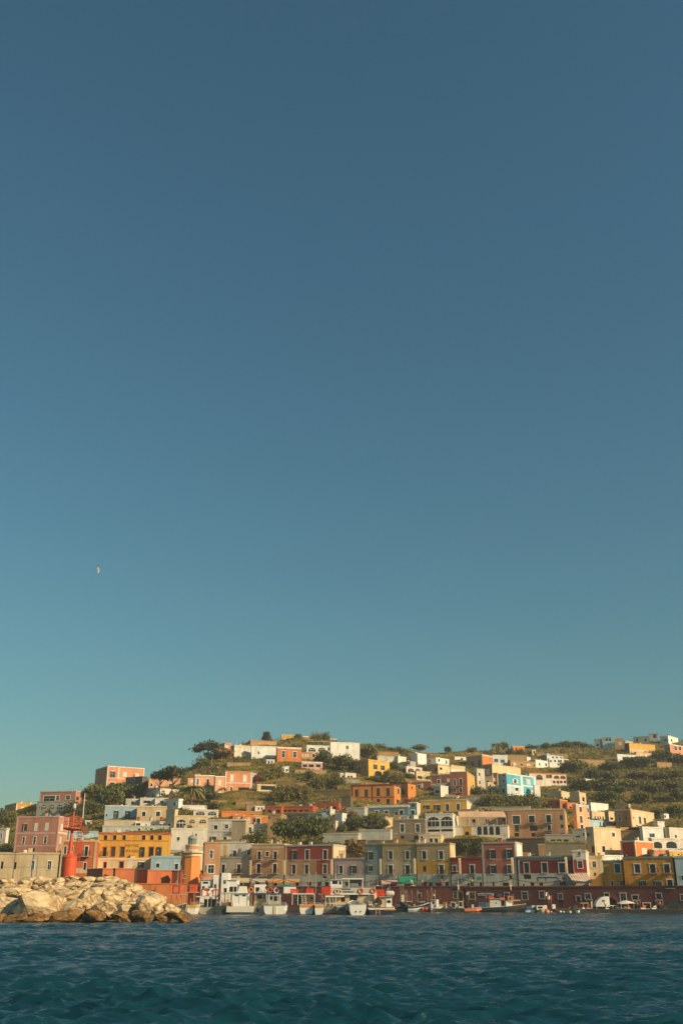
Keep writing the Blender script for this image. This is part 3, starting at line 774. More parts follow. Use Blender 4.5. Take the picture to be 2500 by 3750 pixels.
# --- hilltop
H('peach tower house with a dark left side beside the leaning pine', 'h', 528, 605, 700, 226, 360, 55, 'SA', [('b', 640, 265, 300, 40)], [(605, 620, 200, 360, 'W')])
H('white hilltop house with a beige left end below a tall mast', 'h', 688, 735, 972, 255, 420, 62, 'W', [], [(688, 735, 200, 420, 'BG'), (735, 972, 250, 300, 'CR')])
H('long white hilltop house with one small dark window', 'h', 968, 972, 1322, 266, 430, 75, 'WH', [('n', 1072, 342, 380, 20)], depth=6)
H('ochre wall of the topmost garden on the hill', 'h', 930, 962, 1320, 188, 250, 70, 'TN', name='garden_wall', cat='wall', depth=4)
H('orange hilltop house with two white framed windows and balconies', 'i', 40, 55, 385, 282, 490, 75, 'OR', [('g', 140, 338, 425, 44, 'WH'), ('g', 295, 348, 425, 46, 'WH')], [(210, 222, 300, 430, 'YO')], cor='WH', corh=0.6)
H('ochre house on the very top of the hill among bushes', 'i', 104, 110, 390, 112, 200, 75, 'OC', [('b', 150, 165, 192, 50)], [(235, 242, 100, 200, 'CR')], cor='CR', D=515)
H('pink roof house half hidden by the hilltop bushes', 'i', 390, 400, 530, 135, 200, 75, 'SA', [], cor='WH', D=518)
H('small orange house behind the hilltop bushes, on their right', 'i', 760, 770, 866, 168, 215, 75, 'SA', [('n', 820, 180, 200, 14, None)], cor='WH', D=516)
H('white hilltop house with two arched windows under a pergola', 'i', 448, 458, 782, 256, 375, 75, 'WH', [('a', 532, 292, 346, 98), ('a', 665, 292, 346, 98), ('g', 758, 287, 330, 26)], depth=6)
H('brown ground floor with white framed windows under the arched hilltop house', 'i', 382, 388, 790, 352, 440, 75, 'BR', [('b', [400, 445, 475], 375, 418, 20), ('n', 550, 375, 418, 34), ('b', 640, 375, 412, 30)], depth=5)
H('big plain white block at the right end of the hilltop', 'i', 770, 782, 1182, 212, 450, 75, 'WH', [('g', 1012, 266, 308, 30)])
H('low pink house with a long covered porch below the hilltop', 'i', 380, 390, 676, 482, 580, 75, 'PI', [('n', [435], 520, 555, 60, None), ('n', 520, 520, 558, 70, None), ('n', 615, 520, 558, 60, None)], cor='WH')
H('tiny white hut with a red door on the upper terraces', 'i', 110, 118, 215, 545, 640, 70, 'WH', [('n', 190, 585, 608, 34, None)], depth=4, name='hut', cat='hut')
H('long row house of salmon plaster with white shutters below the pine', 'h', 180, 192, 468, 662, 900, 72, 'PE', [('o', 240, 718, 798, 32), ('d', 378, 722, 802, 36), ('b', 370, 840, 880, 60)], cor='WH', quoin='PI', shut='WH')
H('paler peach middle section of the row house with one blind window', 'h', 462, 472, 606, 680, 925, 72, 'PE', [('b', 533, 735, 815, 50), ('b', 535, 875, 910, 40)], cor='WH', shut='WH')
H('taller peach house with two blind balcony windows at the end of the row', 'h', 598, 610, 985, 608, 900, 72, 'SA', [('b', 708, 658, 755, 54), ('b', 882, 665, 765, 54), ('g', 700, 828, 878, 38), ('n', 870, 835, 880, 150, None)], [(610, 985, 770, 782, 'W'), (960, 985, 620, 900, 'W')], cor='TN', quoin='W')  # the wide dark lower opening stands in for the terrace awning's shadow
H('small white annexe beside the bougainvillea', 'h', 980, 985, 1052, 640, 720, 72, 'WH', [], depth=4)
H('small salmon annexe with a white blind left of the row house', 'h', 95, 105, 192, 708, 800, 72, 'PE', [('b', 160, 730, 772, 44)], depth=4)
# --- upper right of centre
H('yellow villa with arches below and a left side painted darker for shade', 'j', 132, 332, 618, 374, 620, 44, 'YL', [('s', 150, 475, 530, 22), ('d', 203, 468, 535, 28), ('s', 283, 455, 520, 24), ('o', 423, 446, 512, 26), ('o', 525, 460, 525, 26), ('a', 465, 535, 605, 95, None), ('a', 560, 540, 600, 60, None)], [(132, 332, 350, 620, (196, 142, 66))], cor='YO', corh=0.6)  # left face in a darker yellow, its shade put into the colour
H('grey white porch with columns left of the yellow villa', 'j', -30, 15, 160, 560, 650, 60, 'W', [('n', [60, 100], 600, 640, 30, None)], depth=4)
H('low white roofs above the yellow villa', 'j', 385, 450, 720, 325, 400, 62, 'LG', [], [])
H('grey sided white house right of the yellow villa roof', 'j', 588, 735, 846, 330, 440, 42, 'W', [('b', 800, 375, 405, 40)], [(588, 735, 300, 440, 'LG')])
H('grey lower wing with a planted terrace below the grey sided house', 'j', 740, 900, 975, 402, 490, 42, 'LG', [])
H('white cube house high on the upper middle slope', 'j', 905, 1002, 1122, 290, 440, 44, 'WH', [('b', 1050, 350, 390, 20)])
H('white house with two small windows right of the white cube', 'j', 1122, 1255, 1430, 350, 470, 44, 'WH', [('n', 1293, 372, 405, 18), ('s', 1395, 392, 440, 18, None), ('n', 1165, 380, 415, 18)])
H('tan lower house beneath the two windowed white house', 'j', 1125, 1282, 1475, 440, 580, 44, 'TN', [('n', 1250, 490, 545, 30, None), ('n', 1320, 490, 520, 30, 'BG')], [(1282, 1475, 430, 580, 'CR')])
H('white framed orange veranda house with two arches', 'j', 770, 850, 1062, 470, 580, 50, 'W', [('a', 910, 500, 548, 80, 'SA'), ('a', 1005, 506, 548, 64, 'SA'), ('a', 815, 495, 560, 40, None)])
H('white terraced parapets stepping down below the veranda house', 'j', 960, 985, 1172, 535, 650, 60, 'CR', [('n', 1030, 605, 640, 60, None)])
H('cream terrace house left of the dusty red house', 'j', 1370, 1460, 1650, 455, 560, 50, 'CR', [], [(1460, 1650, 520, 560, 'WH')])
H('long dusty red shed house with pale coping in the upper middle', 'j', 900, 1185, 1195, 672, 800, 24, (158, 88, 72), [('n', 1020, 725, 768, 32), ('b', 1065, 705, 768, 26)], cor='BG')
H('dusty red house with a blind window left of the yellow sided house', 'j', 1195, 1455, 1460, 582, 760, 24, (158, 88, 72), [('g', 1287, 655, 706, 34), ('b', 1420, 638, 690, 40)], [(1312, 1322, 560, 720, 'LI'), (1195, 1460, 705, 760, 'LG')], cor='GR')
H('white gabled roof house with its left side greyed for shade in front of the dusty red house', 'j', 1225, 1320, 1420, 732, 900, 40, 'W', [('n', 1270, 800, 835, 60, None)], [(1225, 1320, 700, 900, 'LG')])  # left face of the white house painted grey to stand for shade
H('dusty rose palazzo with four dark doors and a yellow side', 'k', -45, 190, 320, 540, 890, 26, (172, 104, 80), [('s', 15, 648, 735, 24), ('d', 97, 640, 732, 30), ('s', 15, 772, 830, 24), ('d', 97, 762, 828, 30)], [(190, 320, 500, 890, (222, 176, 104))], cor='BG')
H('white tower house with two small windows right of the yellow side', 'k', 318, 330, 428, 505, 800, 74, 'W', [('n', 352, 560, 602, 18), ('n', 357, 670, 712, 18)], depth=5)
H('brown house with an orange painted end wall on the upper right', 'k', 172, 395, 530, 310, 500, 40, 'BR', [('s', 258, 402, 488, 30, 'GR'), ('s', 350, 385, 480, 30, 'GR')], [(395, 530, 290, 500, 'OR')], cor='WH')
H('pale blue white house with red framed windows beside the orange end wall', 'k', 528, 538, 738, 316, 460, 74, 'WB', [('g', 580, 375, 408, 44, 'TC'), ('g', 668, 385, 418, 44, 'TC')], cor='WH')
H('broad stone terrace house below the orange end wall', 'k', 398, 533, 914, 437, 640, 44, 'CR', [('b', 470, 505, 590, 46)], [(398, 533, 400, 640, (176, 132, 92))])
H('tan long house right of the stone terrace on the upper right', 'k', 740, 778, 1122, 388, 490, 62, 'ST', [('b', 832, 425, 450, 36), ('n', 930, 440, 462, 26, None), ('b', 1020, 440, 462, 40), ('n', 1100, 448, 472, 16, None)])
H('small white roof block above the tan long house', 'k', 925, 985, 1048, 342, 400, 50, 'WH', [], depth=5)
H('white single storey house with two doors at the upper right', 'k', 1040, 1122, 1320, 380, 480, 50, 'WH', [('s', 1173, 422, 462, 16), ('n', 1262, 430, 472, 18)], [(1040, 1122, 340, 480, 'GR')])
H('grey blue upper storey of the big white upper right house', 'k', 1188, 1275, 1495, 310, 390, 50, 'WB', [('n', [1355, 1410, 1465], 340, 360, 26, None)], [(1188, 1275, 290, 390, 'GB')])
H('big white house with many small windows at the upper right', 'k', 1300, 1312, 1580, 362, 480, 70, 'WH', [('n', [1325, 1385, 1437, 1463], 385, 415, 22), ('g', 1527, 400, 425, 26)], depth=6)
H('bright sky blue house with white corner trim', 'k', 612, 737, 1120, 566, 885, 46, 'SB', [('g', 682, 565, 612, 34), ('g', 685, 648, 695, 34), ('o', 838, 648, 702, 32), ('b', 1018, 645, 722, 50), ('n', 862, 765, 812, 40), ('s', 862, 815, 860, 40), ('b', 1062, 800, 868, 50), ('n', 680, 770, 838, 40)],
  [(612, 945, 722, 740, 'WH'), (612, 945, 740, 885, 'WB'), (720, 750, 540, 885, 'WH'), (918, 948, 540, 885, 'WH'), (1098, 1120, 540, 885, 'WH'), (945, 1120, 736, 752, 'WH')], cor='WH', shut='WH')
H('white annexe on the right of the sky blue house', 'k', 1105, 1112, 1182, 726, 885, 74, 'WH', [], depth=5)
H('beige shed house left of the sky blue house', 'k', 540, 600, 640, 560, 740, 40, 'TN', [('n', 592, 675, 690, 12, None)])
H('long white and orange arcaded house behind the sky blue house', 'k', 1030, 1040, 1538, 560, 720, 74, 'W', [('a', 1170, 588, 652, 80, 'OR'), ('s', 1280, 592, 630, 26, 'TC'), ('n', 1322, 592, 632, 28, 'TC'), ('a', 1405, 598, 638, 66, 'OR'), ('a', 1492, 600, 642, 66, 'OR'), ('n', [1372, 1422, 1468, 1520], 672, 704, 26, 'OR')], cor='OR')
H('low white house with a brown side in the green valley', 'l', 245, 285, 410, 684, 740, 60, 'W', [('n', 350, 700, 725, 60, None)], [(245, 285, 660, 740, 'TN')], depth=4)
H('orange long house on the skyline right of the palm', 'k', 795, 805, 968, 192, 250, 70, 'OR', [('n', 855, 212, 240, 10, None)], cor='YO', D=560, depth=5)
H('tiny white arched shrine hut below the skyline', 'k', 1066, 1074, 1122, 245, 310, 70, 'CR', [('n', 1100, 262, 300, 24, None)], depth=3, name='hut', cat='hut')
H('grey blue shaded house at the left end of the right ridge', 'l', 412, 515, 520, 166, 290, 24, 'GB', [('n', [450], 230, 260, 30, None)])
H('grey and blue house with a pale open loggia on the right ridge', 'l', 515, 640, 648, 136, 300, 24, 'LB', [('n', [570, 610], 160, 190, 22, None)], [(515, 640, 100, 195, 'GR')])
H('tan house with one pale arched window on the right ridge', 'l', 678, 800, 818, 150, 320, 24, 'TN', [('b', 742, 200, 250, 34)], cor='CR')
H('pale low house between the tan and the yellow ridge houses', 'l', 812, 820, 918, 188, 290, 60, 'LG', [('n', 835, 250, 285, 20, None)], [])
H('long grey blue house on the top of the right ridge', 'l', 920, 1135, 1145, 128, 240, 24, 'GB', [('n', [965, 1075], 160, 195, 24, None)])
H('grey white turret with a brown canopy on the right ridge', 'l', 1120, 1250, 1270, 95, 200, 26, 'LG', [('n', 1195, 110, 150, 40, None)], cor='TC')
H('white and pale blue house with an arched window at the top right', 'l', 1265, 1380, 1500, 118, 245, 40, 'WH', [('a', 1340, 160, 195, 54), ('n', 1415, 168, 198, 14)], [(1265, 1380, 90, 245, 'WB')])
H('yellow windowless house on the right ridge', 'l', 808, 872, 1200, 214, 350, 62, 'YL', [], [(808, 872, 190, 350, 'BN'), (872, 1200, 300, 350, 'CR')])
H('long beige house with pale pillars below the yellow ridge house', 'l', 930, 965, 1205, 332, 450, 62, 'CR', [('b', [1020, 1075], 370, 415, 24), ('n', 1120, 385, 415, 20, None)], cor='PE')
H('white house half hidden by trees below the right ridge', 'l', 705, 715, 952, 362, 460, 70, 'WH', [('n', 800, 400, 440, 50, None)], depth=5)
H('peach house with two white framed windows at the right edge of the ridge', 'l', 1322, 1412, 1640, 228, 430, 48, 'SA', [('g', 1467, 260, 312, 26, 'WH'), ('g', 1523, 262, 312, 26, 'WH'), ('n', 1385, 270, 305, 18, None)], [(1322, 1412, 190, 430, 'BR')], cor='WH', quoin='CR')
# --- the big yellow building on the quay wall
yb = H('long yellow building with white framed doors standing on the maroon quay wall', 'g', 760, 1462, 1500, 658, 1092, 22, (224, 150, 50),
  [('s', [940], 765, 882, 62), ('d', 1150, 765, 882, 62), ('d', 1343, 765, 882, 62), ('o', 1010, 995, 1056, 44), ('o', 1215, 1000, 1058, 50), ('d', 1387, 978, 1090, 60)], [(1440, 1462, 660, 890, 'GB')], cor='GB', D=D_wall(2470) + 0.4, group=RW, found=0.2)
yw = H('lower left wing of the yellow building with a grey stepped edge', 'g', 478, 759, 762, 712, 1090, 22, (224, 150, 50), [('s', 668, 762, 882, 62), ('n', 480, 988, 1055, 26), ('n', 597, 992, 1060, 22), ('o', 742, 990, 1054, 34)], [(478, 500, 712, 890, 'GB')], cor='GB', D=D_wall(2280) + 0.5, group=RW, found=0.2)
H('ruined stone enclosure with tan walls on the right hillside', 'l', 120, 125, 545, 425, 500, 74, 'ST', [], name='garden_wall', cat='wall', depth=4, corh=0.2)
H('tan terrace wall in the green valley right of the low white house', 'l', 375, 380, 530, 735, 800, 74, 'CR', [], name='garden_wall', cat='wall', depth=3, corh=0.2)
H('narrow stone wall ledge in the middle of the green hillside', 'l', 730, 735, 915, 792, 835, 76, 'ST', [], name='garden_wall', cat='wall', depth=2, corh=0.2)
H('stone retaining wall with tan top near the right edge of the green hillside', 'l', 1225, 1230, 1420, 468, 540, 76, 'ST', [], name='garden_wall', cat='wall', depth=3, corh=0.2)
H('tall dark stone terrace wall left of the orange maroon house', 'i', 520, 1060, 1070, 868, 990, 22, (122, 104, 66), [], name='terrace_wall', cat='terrace', depth=3, corh=0.2)
H('white planted terrace with a dark porch below the bougainvillea', 'h', 1035, 1050, 1310, 790, 900, 70, 'CR', [('n', 1200, 815, 870, 200, None)], depth=5)
H('white shack among the trees at the right edge', 'g', 1275, 1310, 1370, 75, 150, 50, 'WH', [('n', 1320, 95, 130, 20, None)], depth=4, name='hut', cat='hut')
H('white rounded rooftop blocks below the tan stone house', 'g', 1210, 1225, 1310, 180, 280, 60, 'WH', [], depth=5)

# retaining and terrace walls that fill the slope between the houses
SW = 'retaining walls of the slope'
def WALL(label, t, x0, x1, y0, y1, c, psi=80, D=None, dep=2.5):
    if psi > 45: H(label, t, x0, x0, x1, y0, y1, psi, c, [], name='retaining_wall', cat='wall', group=SW, depth=dep, corh=0.15, D=D)
    else: H(label, t, x0, x1, x1, y0, y1, psi + 9, c, [], name='retaining_wall', cat='wall', group=SW, depth=dep, corh=0.15, D=D)
WALL('dark rocky retaining wall under the large brown palazzo', 'f', -160, 360, 632, 860, (92, 80, 62), 16)
WALL('dark rocky wall under the white restaurant behind the brick red house', 'e', 400, 930, 640, 880, (104, 84, 58), 16)
WALL('brown stone wall behind the low lilac house', 'd', 455, 740, 655, 890, (120, 98, 66), 16, 296)
WALL('tan wall strip below the grey white garden walls', 'd', 640, 1130, 660, 800, (150, 128, 96), 16)
WALL('grey plaster wall under the long blue house', 'd', 690, 1010, 325, 500, (164, 158, 142), 16)
WALL('pale wall with small pillars below the thick hedge', 'e', 850, 1568, 196, 300, (196, 182, 152), 16)
WALL('pale garden wall left of the sky blue house hedge', 'k', 172, 625, 866, 1010, (186, 176, 154), 16)
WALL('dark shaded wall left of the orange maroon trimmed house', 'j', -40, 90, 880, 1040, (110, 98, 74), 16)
WALL('cream wall bay below the right end of the yellow house', 'e', 600, 850, 235, 320, (190, 170, 132), 16)
WALL('tan plaster wall under the green awning terraces behind the tall white block', 'c', 330, 520, 390, 560, (190, 170, 136), 16, 312)
WALL('sandy terrace wall under the terracotta arcade', 'c', 1040, 1460, 285, 360, (140, 118, 84), 16)
WALL('grey stone ruin wall with steps above the terracotta arcade', 'h', 900, 1160, 1062, 1150, (150, 134, 104))
WALL('tan dry stone wall below the white hilltop house', 'h', 640, 960, 495, 560, (184, 152, 104))
WALL('low dry stone wall right of the big date palm', 'h', 410, 640, 1010, 1060, (170, 136, 88))
WALL('long dry stone wall in the middle of the terraces', 'h', 760, 1130, 1018, 1062, (158, 128, 82))
WALL('short dry stone wall below the tiny white hut', 'i', 325, 500, 775, 830, (180, 142, 88))
WALL('ochre dry stone wall left of the grove tree', 'i', 730, 945, 690, 745, (186, 140, 80))
WALL('dark dry stone wall above the cane thicket', 'i', 30, 320, 750, 830, (116, 100, 62))
WALL('ochre terrace edge under the pink porch house', 'i', 300, 730, 590, 640, (178, 146, 96))
WALL('stone terrace wall below the white cube house', 'j', 850, 1110, 455, 520, (170, 148, 108), 40)
WALL('pale wall left of the yellow villa below the hilltop block', 'j', -30, 210, 640, 720, (150, 146, 128), 60)
WALL('ochre garden wall on the slope behind the white cube house', 'j', 460, 740, 270, 330, (178, 138, 84))
WALL('tan garden wall below the orange skyline house', 'k', 720, 1000, 312, 380, (168, 138, 90))
WALL('stone terrace wall below the skyline tree line', 'k', 1130, 1560, 290, 320, (158, 132, 86))
WALL('grey beige wall under the grey greenhouse roof terrace', 'f', 350, 900, 690, 760, (150, 138, 112), 14, 283)
WALL('tan wall behind the peach house cluster', 'f', 1190, 1320, 470, 560, (176, 150, 106), 60)
WALL('weathered wall below the low beige house on the right slope', 'g', 690, 1030, 300, 470, (168, 138, 94), 16)
WALL('pale terrace wall under the white vaulted terrace house', 'g', 1150, 1600, 560, 640, (206, 196, 176), 70)
WALL('rough tan wall above the hotel terraces', 'b', 0, 440, 830, 960, (196, 180, 148))

# sloping foot of the yellow wing
_ps = -yw.rotation_euler.z
_ax = Vector((cos(_ps), -sin(_ps), 0))
_q = [solve_face(yw.location, _ax, *px('g', *p_)) for p_ in ((238, 1092), (478, 1092), (478, 872), (420, 905))]
_v = [(s_, -0.02, z_ - yw.location.z) for s_, z_ in _q]
MB().add(_v + [(x_, 3.0, z_) for x_, y_, z_ in _v], [(0, 1, 2, 3), (7, 6, 5, 4), (0, 4, 5, 1), (1, 5, 6, 2), (2, 6, 7, 3), (3, 7, 4, 0)]).build('sloping_buttress', plaster((224, 150, 50)), yw)

H('white flat roofed strip house left of the brown house with the orange end', '0', 1660, 1664, 1709, 2771, 2786, 70, 'WH', [('n', 1690, 2776, 2782, 8, None)], depth=5)
H('beige stepped terrace house right of the white tower house', 'k', 425, 540, 600, 610, 780, 24, 'BG', [('n', 470, 665, 720, 30), ('n', 560, 680, 720, 24, None)])
H('small cream lean to house below the stone terrace of the orange end wall', 'k', 430, 470, 530, 690, 800, 50, 'CR', [('n', 500, 720, 760, 20, None)], depth=4)
H('small white house with one door among bushes left of the yellow villa', 'i', 900, 915, 1000, 640, 720, 70, 'W', [('n', 955, 670, 715, 24, None)], depth=5)
H('white plastered cottage above the thick hedge, left of the sky blue house', 'k', 455, 470, 580, 745, 840, 70, 'WH', [('n', 500, 770, 815, 22), ('n', 550, 770, 800, 22)], depth=5)
H('long low cream house under the dusty rose palazzo', 'k', -120, 60, 80, 870, 960, 24, 'CR', [('n', [-80, -30, 20], 890, 930, 24)], D=ground_D(1670, 2925))
H('pale stone house tucked behind the two round trees', 'd', 500, 640, 700, 405, 520, 30, 'LG', [('n', 560, 430, 480, 30), ('n', 620, 430, 480, 30)])
H('cream roof room on the grey brown palazzo', 'd', 1300, 1400, 1460, 318, 380, 30, 'W', [('n', 1350, 335, 365, 24, None)], depth=4)
H('white terrace house between the long arcade and the white stair tower', 'd', 130, 260, 320, 235, 330, 30, 'W', [('n', 180, 260, 310, 24), ('n', 235, 260, 310, 24)])
H('sunlit cream house below the terracotta wing, right of the dark trees', 'd', 240, 330, 345, 395, 560, 30, 'CR', [('n', 290, 430, 490, 26)])
H('low white house on the green slope left of the long arcade', 'c', 640, 650, 780, 195, 260, 75, 'W', [('n', 700, 212, 245, 24), ('n', 745, 212, 245, 24)], depth=5)
H('white garden house beside the cane clump below the hilltop', 'h', 1160, 1175, 1290, 452, 520, 72, 'W', [('n', 1210, 470, 512, 22), ('n', 1255, 470, 500, 22)], depth=5)
# ------------------------------------------------------------ trees and scrub
def leaf_mat(name, c1, c2, c3):
    if name in MATS: return MATS[name]
    m, n, l, b = new_mat(name)
    tc = n.new('ShaderNodeTexCoord')
    oi = n.new('ShaderNodeObjectInfo')
    nz = n.new('ShaderNodeTexNoise')
    nz.inputs['Scale'].default_value = 3.2 if name != 'scrub_leaves' else 0.2
    nz.inputs['Detail'].default_value = 5
    nz.inputs['Roughness'].default_value = 0.8
    add = n.new('ShaderNodeVectorMath')
    sc = n.new('ShaderNodeVectorMath')
    sc.operation = 'SCALE'
    sc.inputs['Scale'].default_value = 30
    r = n.new('ShaderNodeValToRGB')
    r.color_ramp.elements.new(0.5)
    for e, p_, c in zip(r.color_ramp.elements, (0.36, 0.5, 0.64), (c1, c2, c3)):
        e.position = p_
        e.color = lin(c)
    l.new(oi.outputs['Random'], sc.inputs[0])
    l.new(tc.outputs['Object'], add.inputs[0])
    l.new(sc.outputs[0], add.inputs[1])
    l.new(add.outputs[0], nz.inputs['Vector'])
    l.new(nz.outputs[0], r.inputs[0])
    l.new(r.outputs[0], b.inputs['Base Color'])
    b.inputs['Roughness'].default_value = 0.7
    b.inputs['Specular IOR Level'].default_value = 0.25
    MATS[name] = m
    return m
LEAF = {'dark': leaf_mat('dark_leaves', (54, 62, 34), (86, 94, 48), (130, 124, 64)),
        'olive': leaf_mat('olive_leaves', (76, 82, 40), (116, 112, 54), (156, 140, 70)),
        'pine': leaf_mat('pine_needles', (46, 56, 36), (74, 82, 48), (112, 108, 60)),
        'dry': leaf_mat('dry_leaves', (96, 80, 44), (134, 108, 60), (168, 136, 80)),
        'cane': leaf_mat('cane_leaves', (74, 74, 38), (118, 110, 56), (156, 140, 78)),
        'pink': leaf_mat('bougainvillea_flowers', (86, 40, 40), (160, 36, 72), (190, 60, 96))}
BARK = paint((92, 72, 54), 0.9)

def leaves(C, size, rg, flat=0.35):
    """one quad per centre, random tilt"""
    n = len(C)
    N = rg.normal(size=(n, 3))
    N[:, 2] = np.abs(N[:, 2]) + flat
    N /= np.linalg.norm(N, axis=1)[:, None]
    T = np.cross(N, rg.normal(size=(n, 3)))
    T /= np.linalg.norm(T, axis=1)[:, None]
    B = np.cross(N, T)
    s = (size * rg.uniform(0.6, 1.4, n))[:, None]
    q = rg.uniform(0.5, 0.9, n)[:, None]
    V = np.stack([C - T * s, C - B * s * q, C + T * s, C + B * s * q], 1).reshape(-1, 3)
    return V, np.arange(4 * n).reshape(n, 4)

def crown_pts(kind, rg):
    if kind == 'umbrella':
        k = 34
        a, r = rg.uniform(0, 2 * pi, k), np.sqrt(rg.uniform(0, 1, k)) * 0.85
        c = np.stack([r * np.cos(a), r * np.sin(a), 0.80 + 0.13 * (1 - r * r) + rg.normal(0, 0.025, k)], 1)
        sp = np.array([0.2, 0.2, 0.06])
    elif kind == 'cone':
        k = 40
        z = rg.uniform(0.15, 1, k) ** 0.8
        a, r = rg.uniform(0, 2 * pi, k), (1.05 - z) * 0.9 * np.sqrt(rg.uniform(0.2, 1, k))
        c = np.stack([r * np.cos(a), r * np.sin(a), z * 0.92], 1)
        sp = np.array([0.16, 0.16, 0.06])
    elif kind == 'bush':
        k = 36
        d = rg.normal(size=(k, 3))
        d[:, 2] = np.abs(d[:, 2])
        d /= np.linalg.norm(d, axis=1)[:, None]
        c = d * rg.uniform(0.45, 0.85, k)[:, None] * np.array([1, 1, 0.95]) * (1 + 0.25 * np.sin(3 * np.arctan2(d[:, 1], d[:, 0]) + rg.uniform(0, 6)))[:, None]
        sp = np.array([0.2, 0.2, 0.12])
    elif kind == 'cane':
        k = 60
        a, r = rg.uniform(0, 2 * pi, k), np.sqrt(rg.uniform(0, 1, k))
        c = np.stack([r * np.cos(a), r * np.sin(a), rg.uniform(0.1, 0.95, k) * (1 - 0.25 * r)], 1)
        sp = np.array([0.07, 0.07, 0.14])
    elif kind == 'lean':
        k = 40
        c = []
        for i in range(k):
            t = rg.uniform(0, 1)
            if rg.uniform() < 0.55: c.append((rg.uniform(-0.55, 0.75), rg.uniform(-0.5, 0.5), rg.uniform(0.62, 0.95)))
            elif rg.uniform() < 0.5: c.append((-0.5 - 0.5 * t, rg.uniform(-0.2, 0.2), 0.66 - 0.14 * t + rg.normal(0, 0.03)))
            else: c.append((rg.uniform(0.1, 1.0), rg.uniform(-0.5, 0.5), rg.uniform(0.15, 0.6)))
        c = np.array(c)
        sp = np.array([0.17, 0.17, 0.06])
    else:                                   # round, many lobes
        k = 46
        d = rg.normal(size=(k, 3))
        d /= np.linalg.norm(d, axis=1)[:, None]
        c = d * rg.uniform(0.4, 0.82, k)[:, None] * np.array([1, 1, 0.36]) + np.array([0, 0, 0.6])
        c *= (1 + 0.2 * np.sin(2.6 * np.arctan2(d[:, 1], d[:, 0]) + rg.uniform(0, 6)))[:, None] * np.array([1, 1, 0]) + np.array([0, 0, 1])
        sp = np.array([0.21, 0.21, 0.085])
    per = 38
    pts = np.repeat(c, per, 0) + rg.normal(size=(len(c) * per, 3)) * sp
    pts[:, 2] = np.clip(pts[:, 2], 0.02, 1.02)
    return pts
PROTO = {}
def tree_mesh(kind, col, var):
    key = (kind, col, var)
    if key in PROTO: return PROTO[key]
    rg = np.random.default_rng(abs(hash(kind)) % 1000 * 0 + sum(map(ord, kind)) * 7 + var)
    if kind == 'palm':
        mb = MB()
        for f in range(34):
            a, up = rg.uniform(0, 2 * pi), rg.uniform(-0.35, 1.1)
            prev = None
            for s in range(7):
                t = s / 6
                r = 1.0 * t
                z = 0.72 + 0.34 * sin(up) * t - 0.42 * t * t * (1.1 - 0.4 * up)
                p = Vector((r * cos(a), r * sin(a), z))
                w = 0.11 * (1 - t * 0.75)
                e = Vector((-sin(a) * w, cos(a) * w, -0.04))
                if prev is not None:
                    mb.add([prev[0], prev[0] + prev[1], p + e, p], [(0, 1, 2, 3)])
                    mb.add([prev[0], prev[0] - prev[1] * 1 + Vector((0, 0, -0.08)), p - e + Vector((0, 0, -0.08)), p], [(0, 1, 2, 3)])
                prev = (p, e)
        o = mb.build('crown', LEAF[col])
        t_ = MB().tube((0, 0, -0.1), (0, 0, 0.74), 0.09, 0.07, 8).build('trunk', BARK)
    else:
        pts = crown_pts(kind, rg)
        V, F = leaves(pts, 0.075 if kind != 'cane' else 0.06, rg, 0.2 if kind != 'umbrella' else 0.6)
        V[:, 2] = np.where(V[:, 2] < -0.02, -0.02, V[:, 2])
        o = np_mesh('crown', V, F, LEAF[col])
        tb = MB()
        if kind == 'lean':
            tb.tube((0.35, 0, -0.1), (0.1, 0, 0.6), 0.06, 0.04)
            tb.tube((0.1, 0, 0.6), (-0.6, 0, 0.66), 0.035, 0.015)
            tb.tube((0.12, 0, 0.5), (0.5, 0.1, 0.8), 0.03, 0.012)
        elif kind in ('bush', 'cane'):
            for k in range(5):
                a = k * 1.26
                tb.tube((0.05 * cos(a), 0.05 * sin(a), -0.15), (0.5 * cos(a), 0.5 * sin(a), 0.5), 0.035, 0.012, 5)
        else:
            top = 0.78 if kind == 'umbrella' else (0.9 if kind == 'cone' else 0.5)
            tb.tube((0, 0, -0.12), (0.03, 0.0, top * 0.6), 0.06, 0.045)
            tb.tube((0.03, 0, top * 0.6), (0, 0.02, top), 0.045, 0.02)
            for k in range(6):
                a = k * 1.05 + 0.3
                h0 = top * (0.55 + 0.06 * k)
                tb.tube((0.02, 0, h0), (0.55 * cos(a), 0.55 * sin(a), min(0.84, h0 + 0.22)), 0.03, 0.008, 5)
        t_ = tb.build('trunk', BARK)
    PROTO[key] = (o.data, t_.data)
    bpy.data.objects.remove(o)
    bpy.data.objects.remove(t_)
    return PROTO[key]
NTREE = 0
def T(label, kind, t, xc, yb, w, h, col='dark', D=None, cat='tree', group=None, name=None, rz=None):
    global NTREE
    NTREE += 1
    u, v = px(t, xc, yb)
    D = D or ground_D(u, v)
    s = TILES[t][2]
    k = ppm(v, D)
    cm, tm = tree_mesh(kind, col, NTREE % 3)
    nm = name or {'palm': 'palm_tree', 'umbrella': 'umbrella_pine', 'lean': 'leaning_pine', 'bush': 'bush', 'cane': 'cane_thicket', 'cone': 'conifer'}.get(kind, 'tree')
    r = empty(nm, P(u, v, D), (NTREE * 2.399) % 6.28 if (rz is None and kind != 'lean') else (rz or 0), label=label, cat=cat, group=group)
    r.scale = (w * 1.22 / s / k / 2, w * 1.22 / s / k / 2, h * 1.16 / s / k)
    for nm, me in (('trunk', tm), ('crown', cm)):
        o = bpy.data.objects.new(nm, me)
        COL.objects.link(o)
        o.parent = r
    return r
T('dark pine leaning out to the left over the ridge against the sky', 'lean', 'h', 350, 470, 310, 215, 'pine', D=452)
T('dark dense bush mass below the leaning pine', 'bush', 'h', 320, 610, 260, 190, 'dark', D=448, cat='bush')
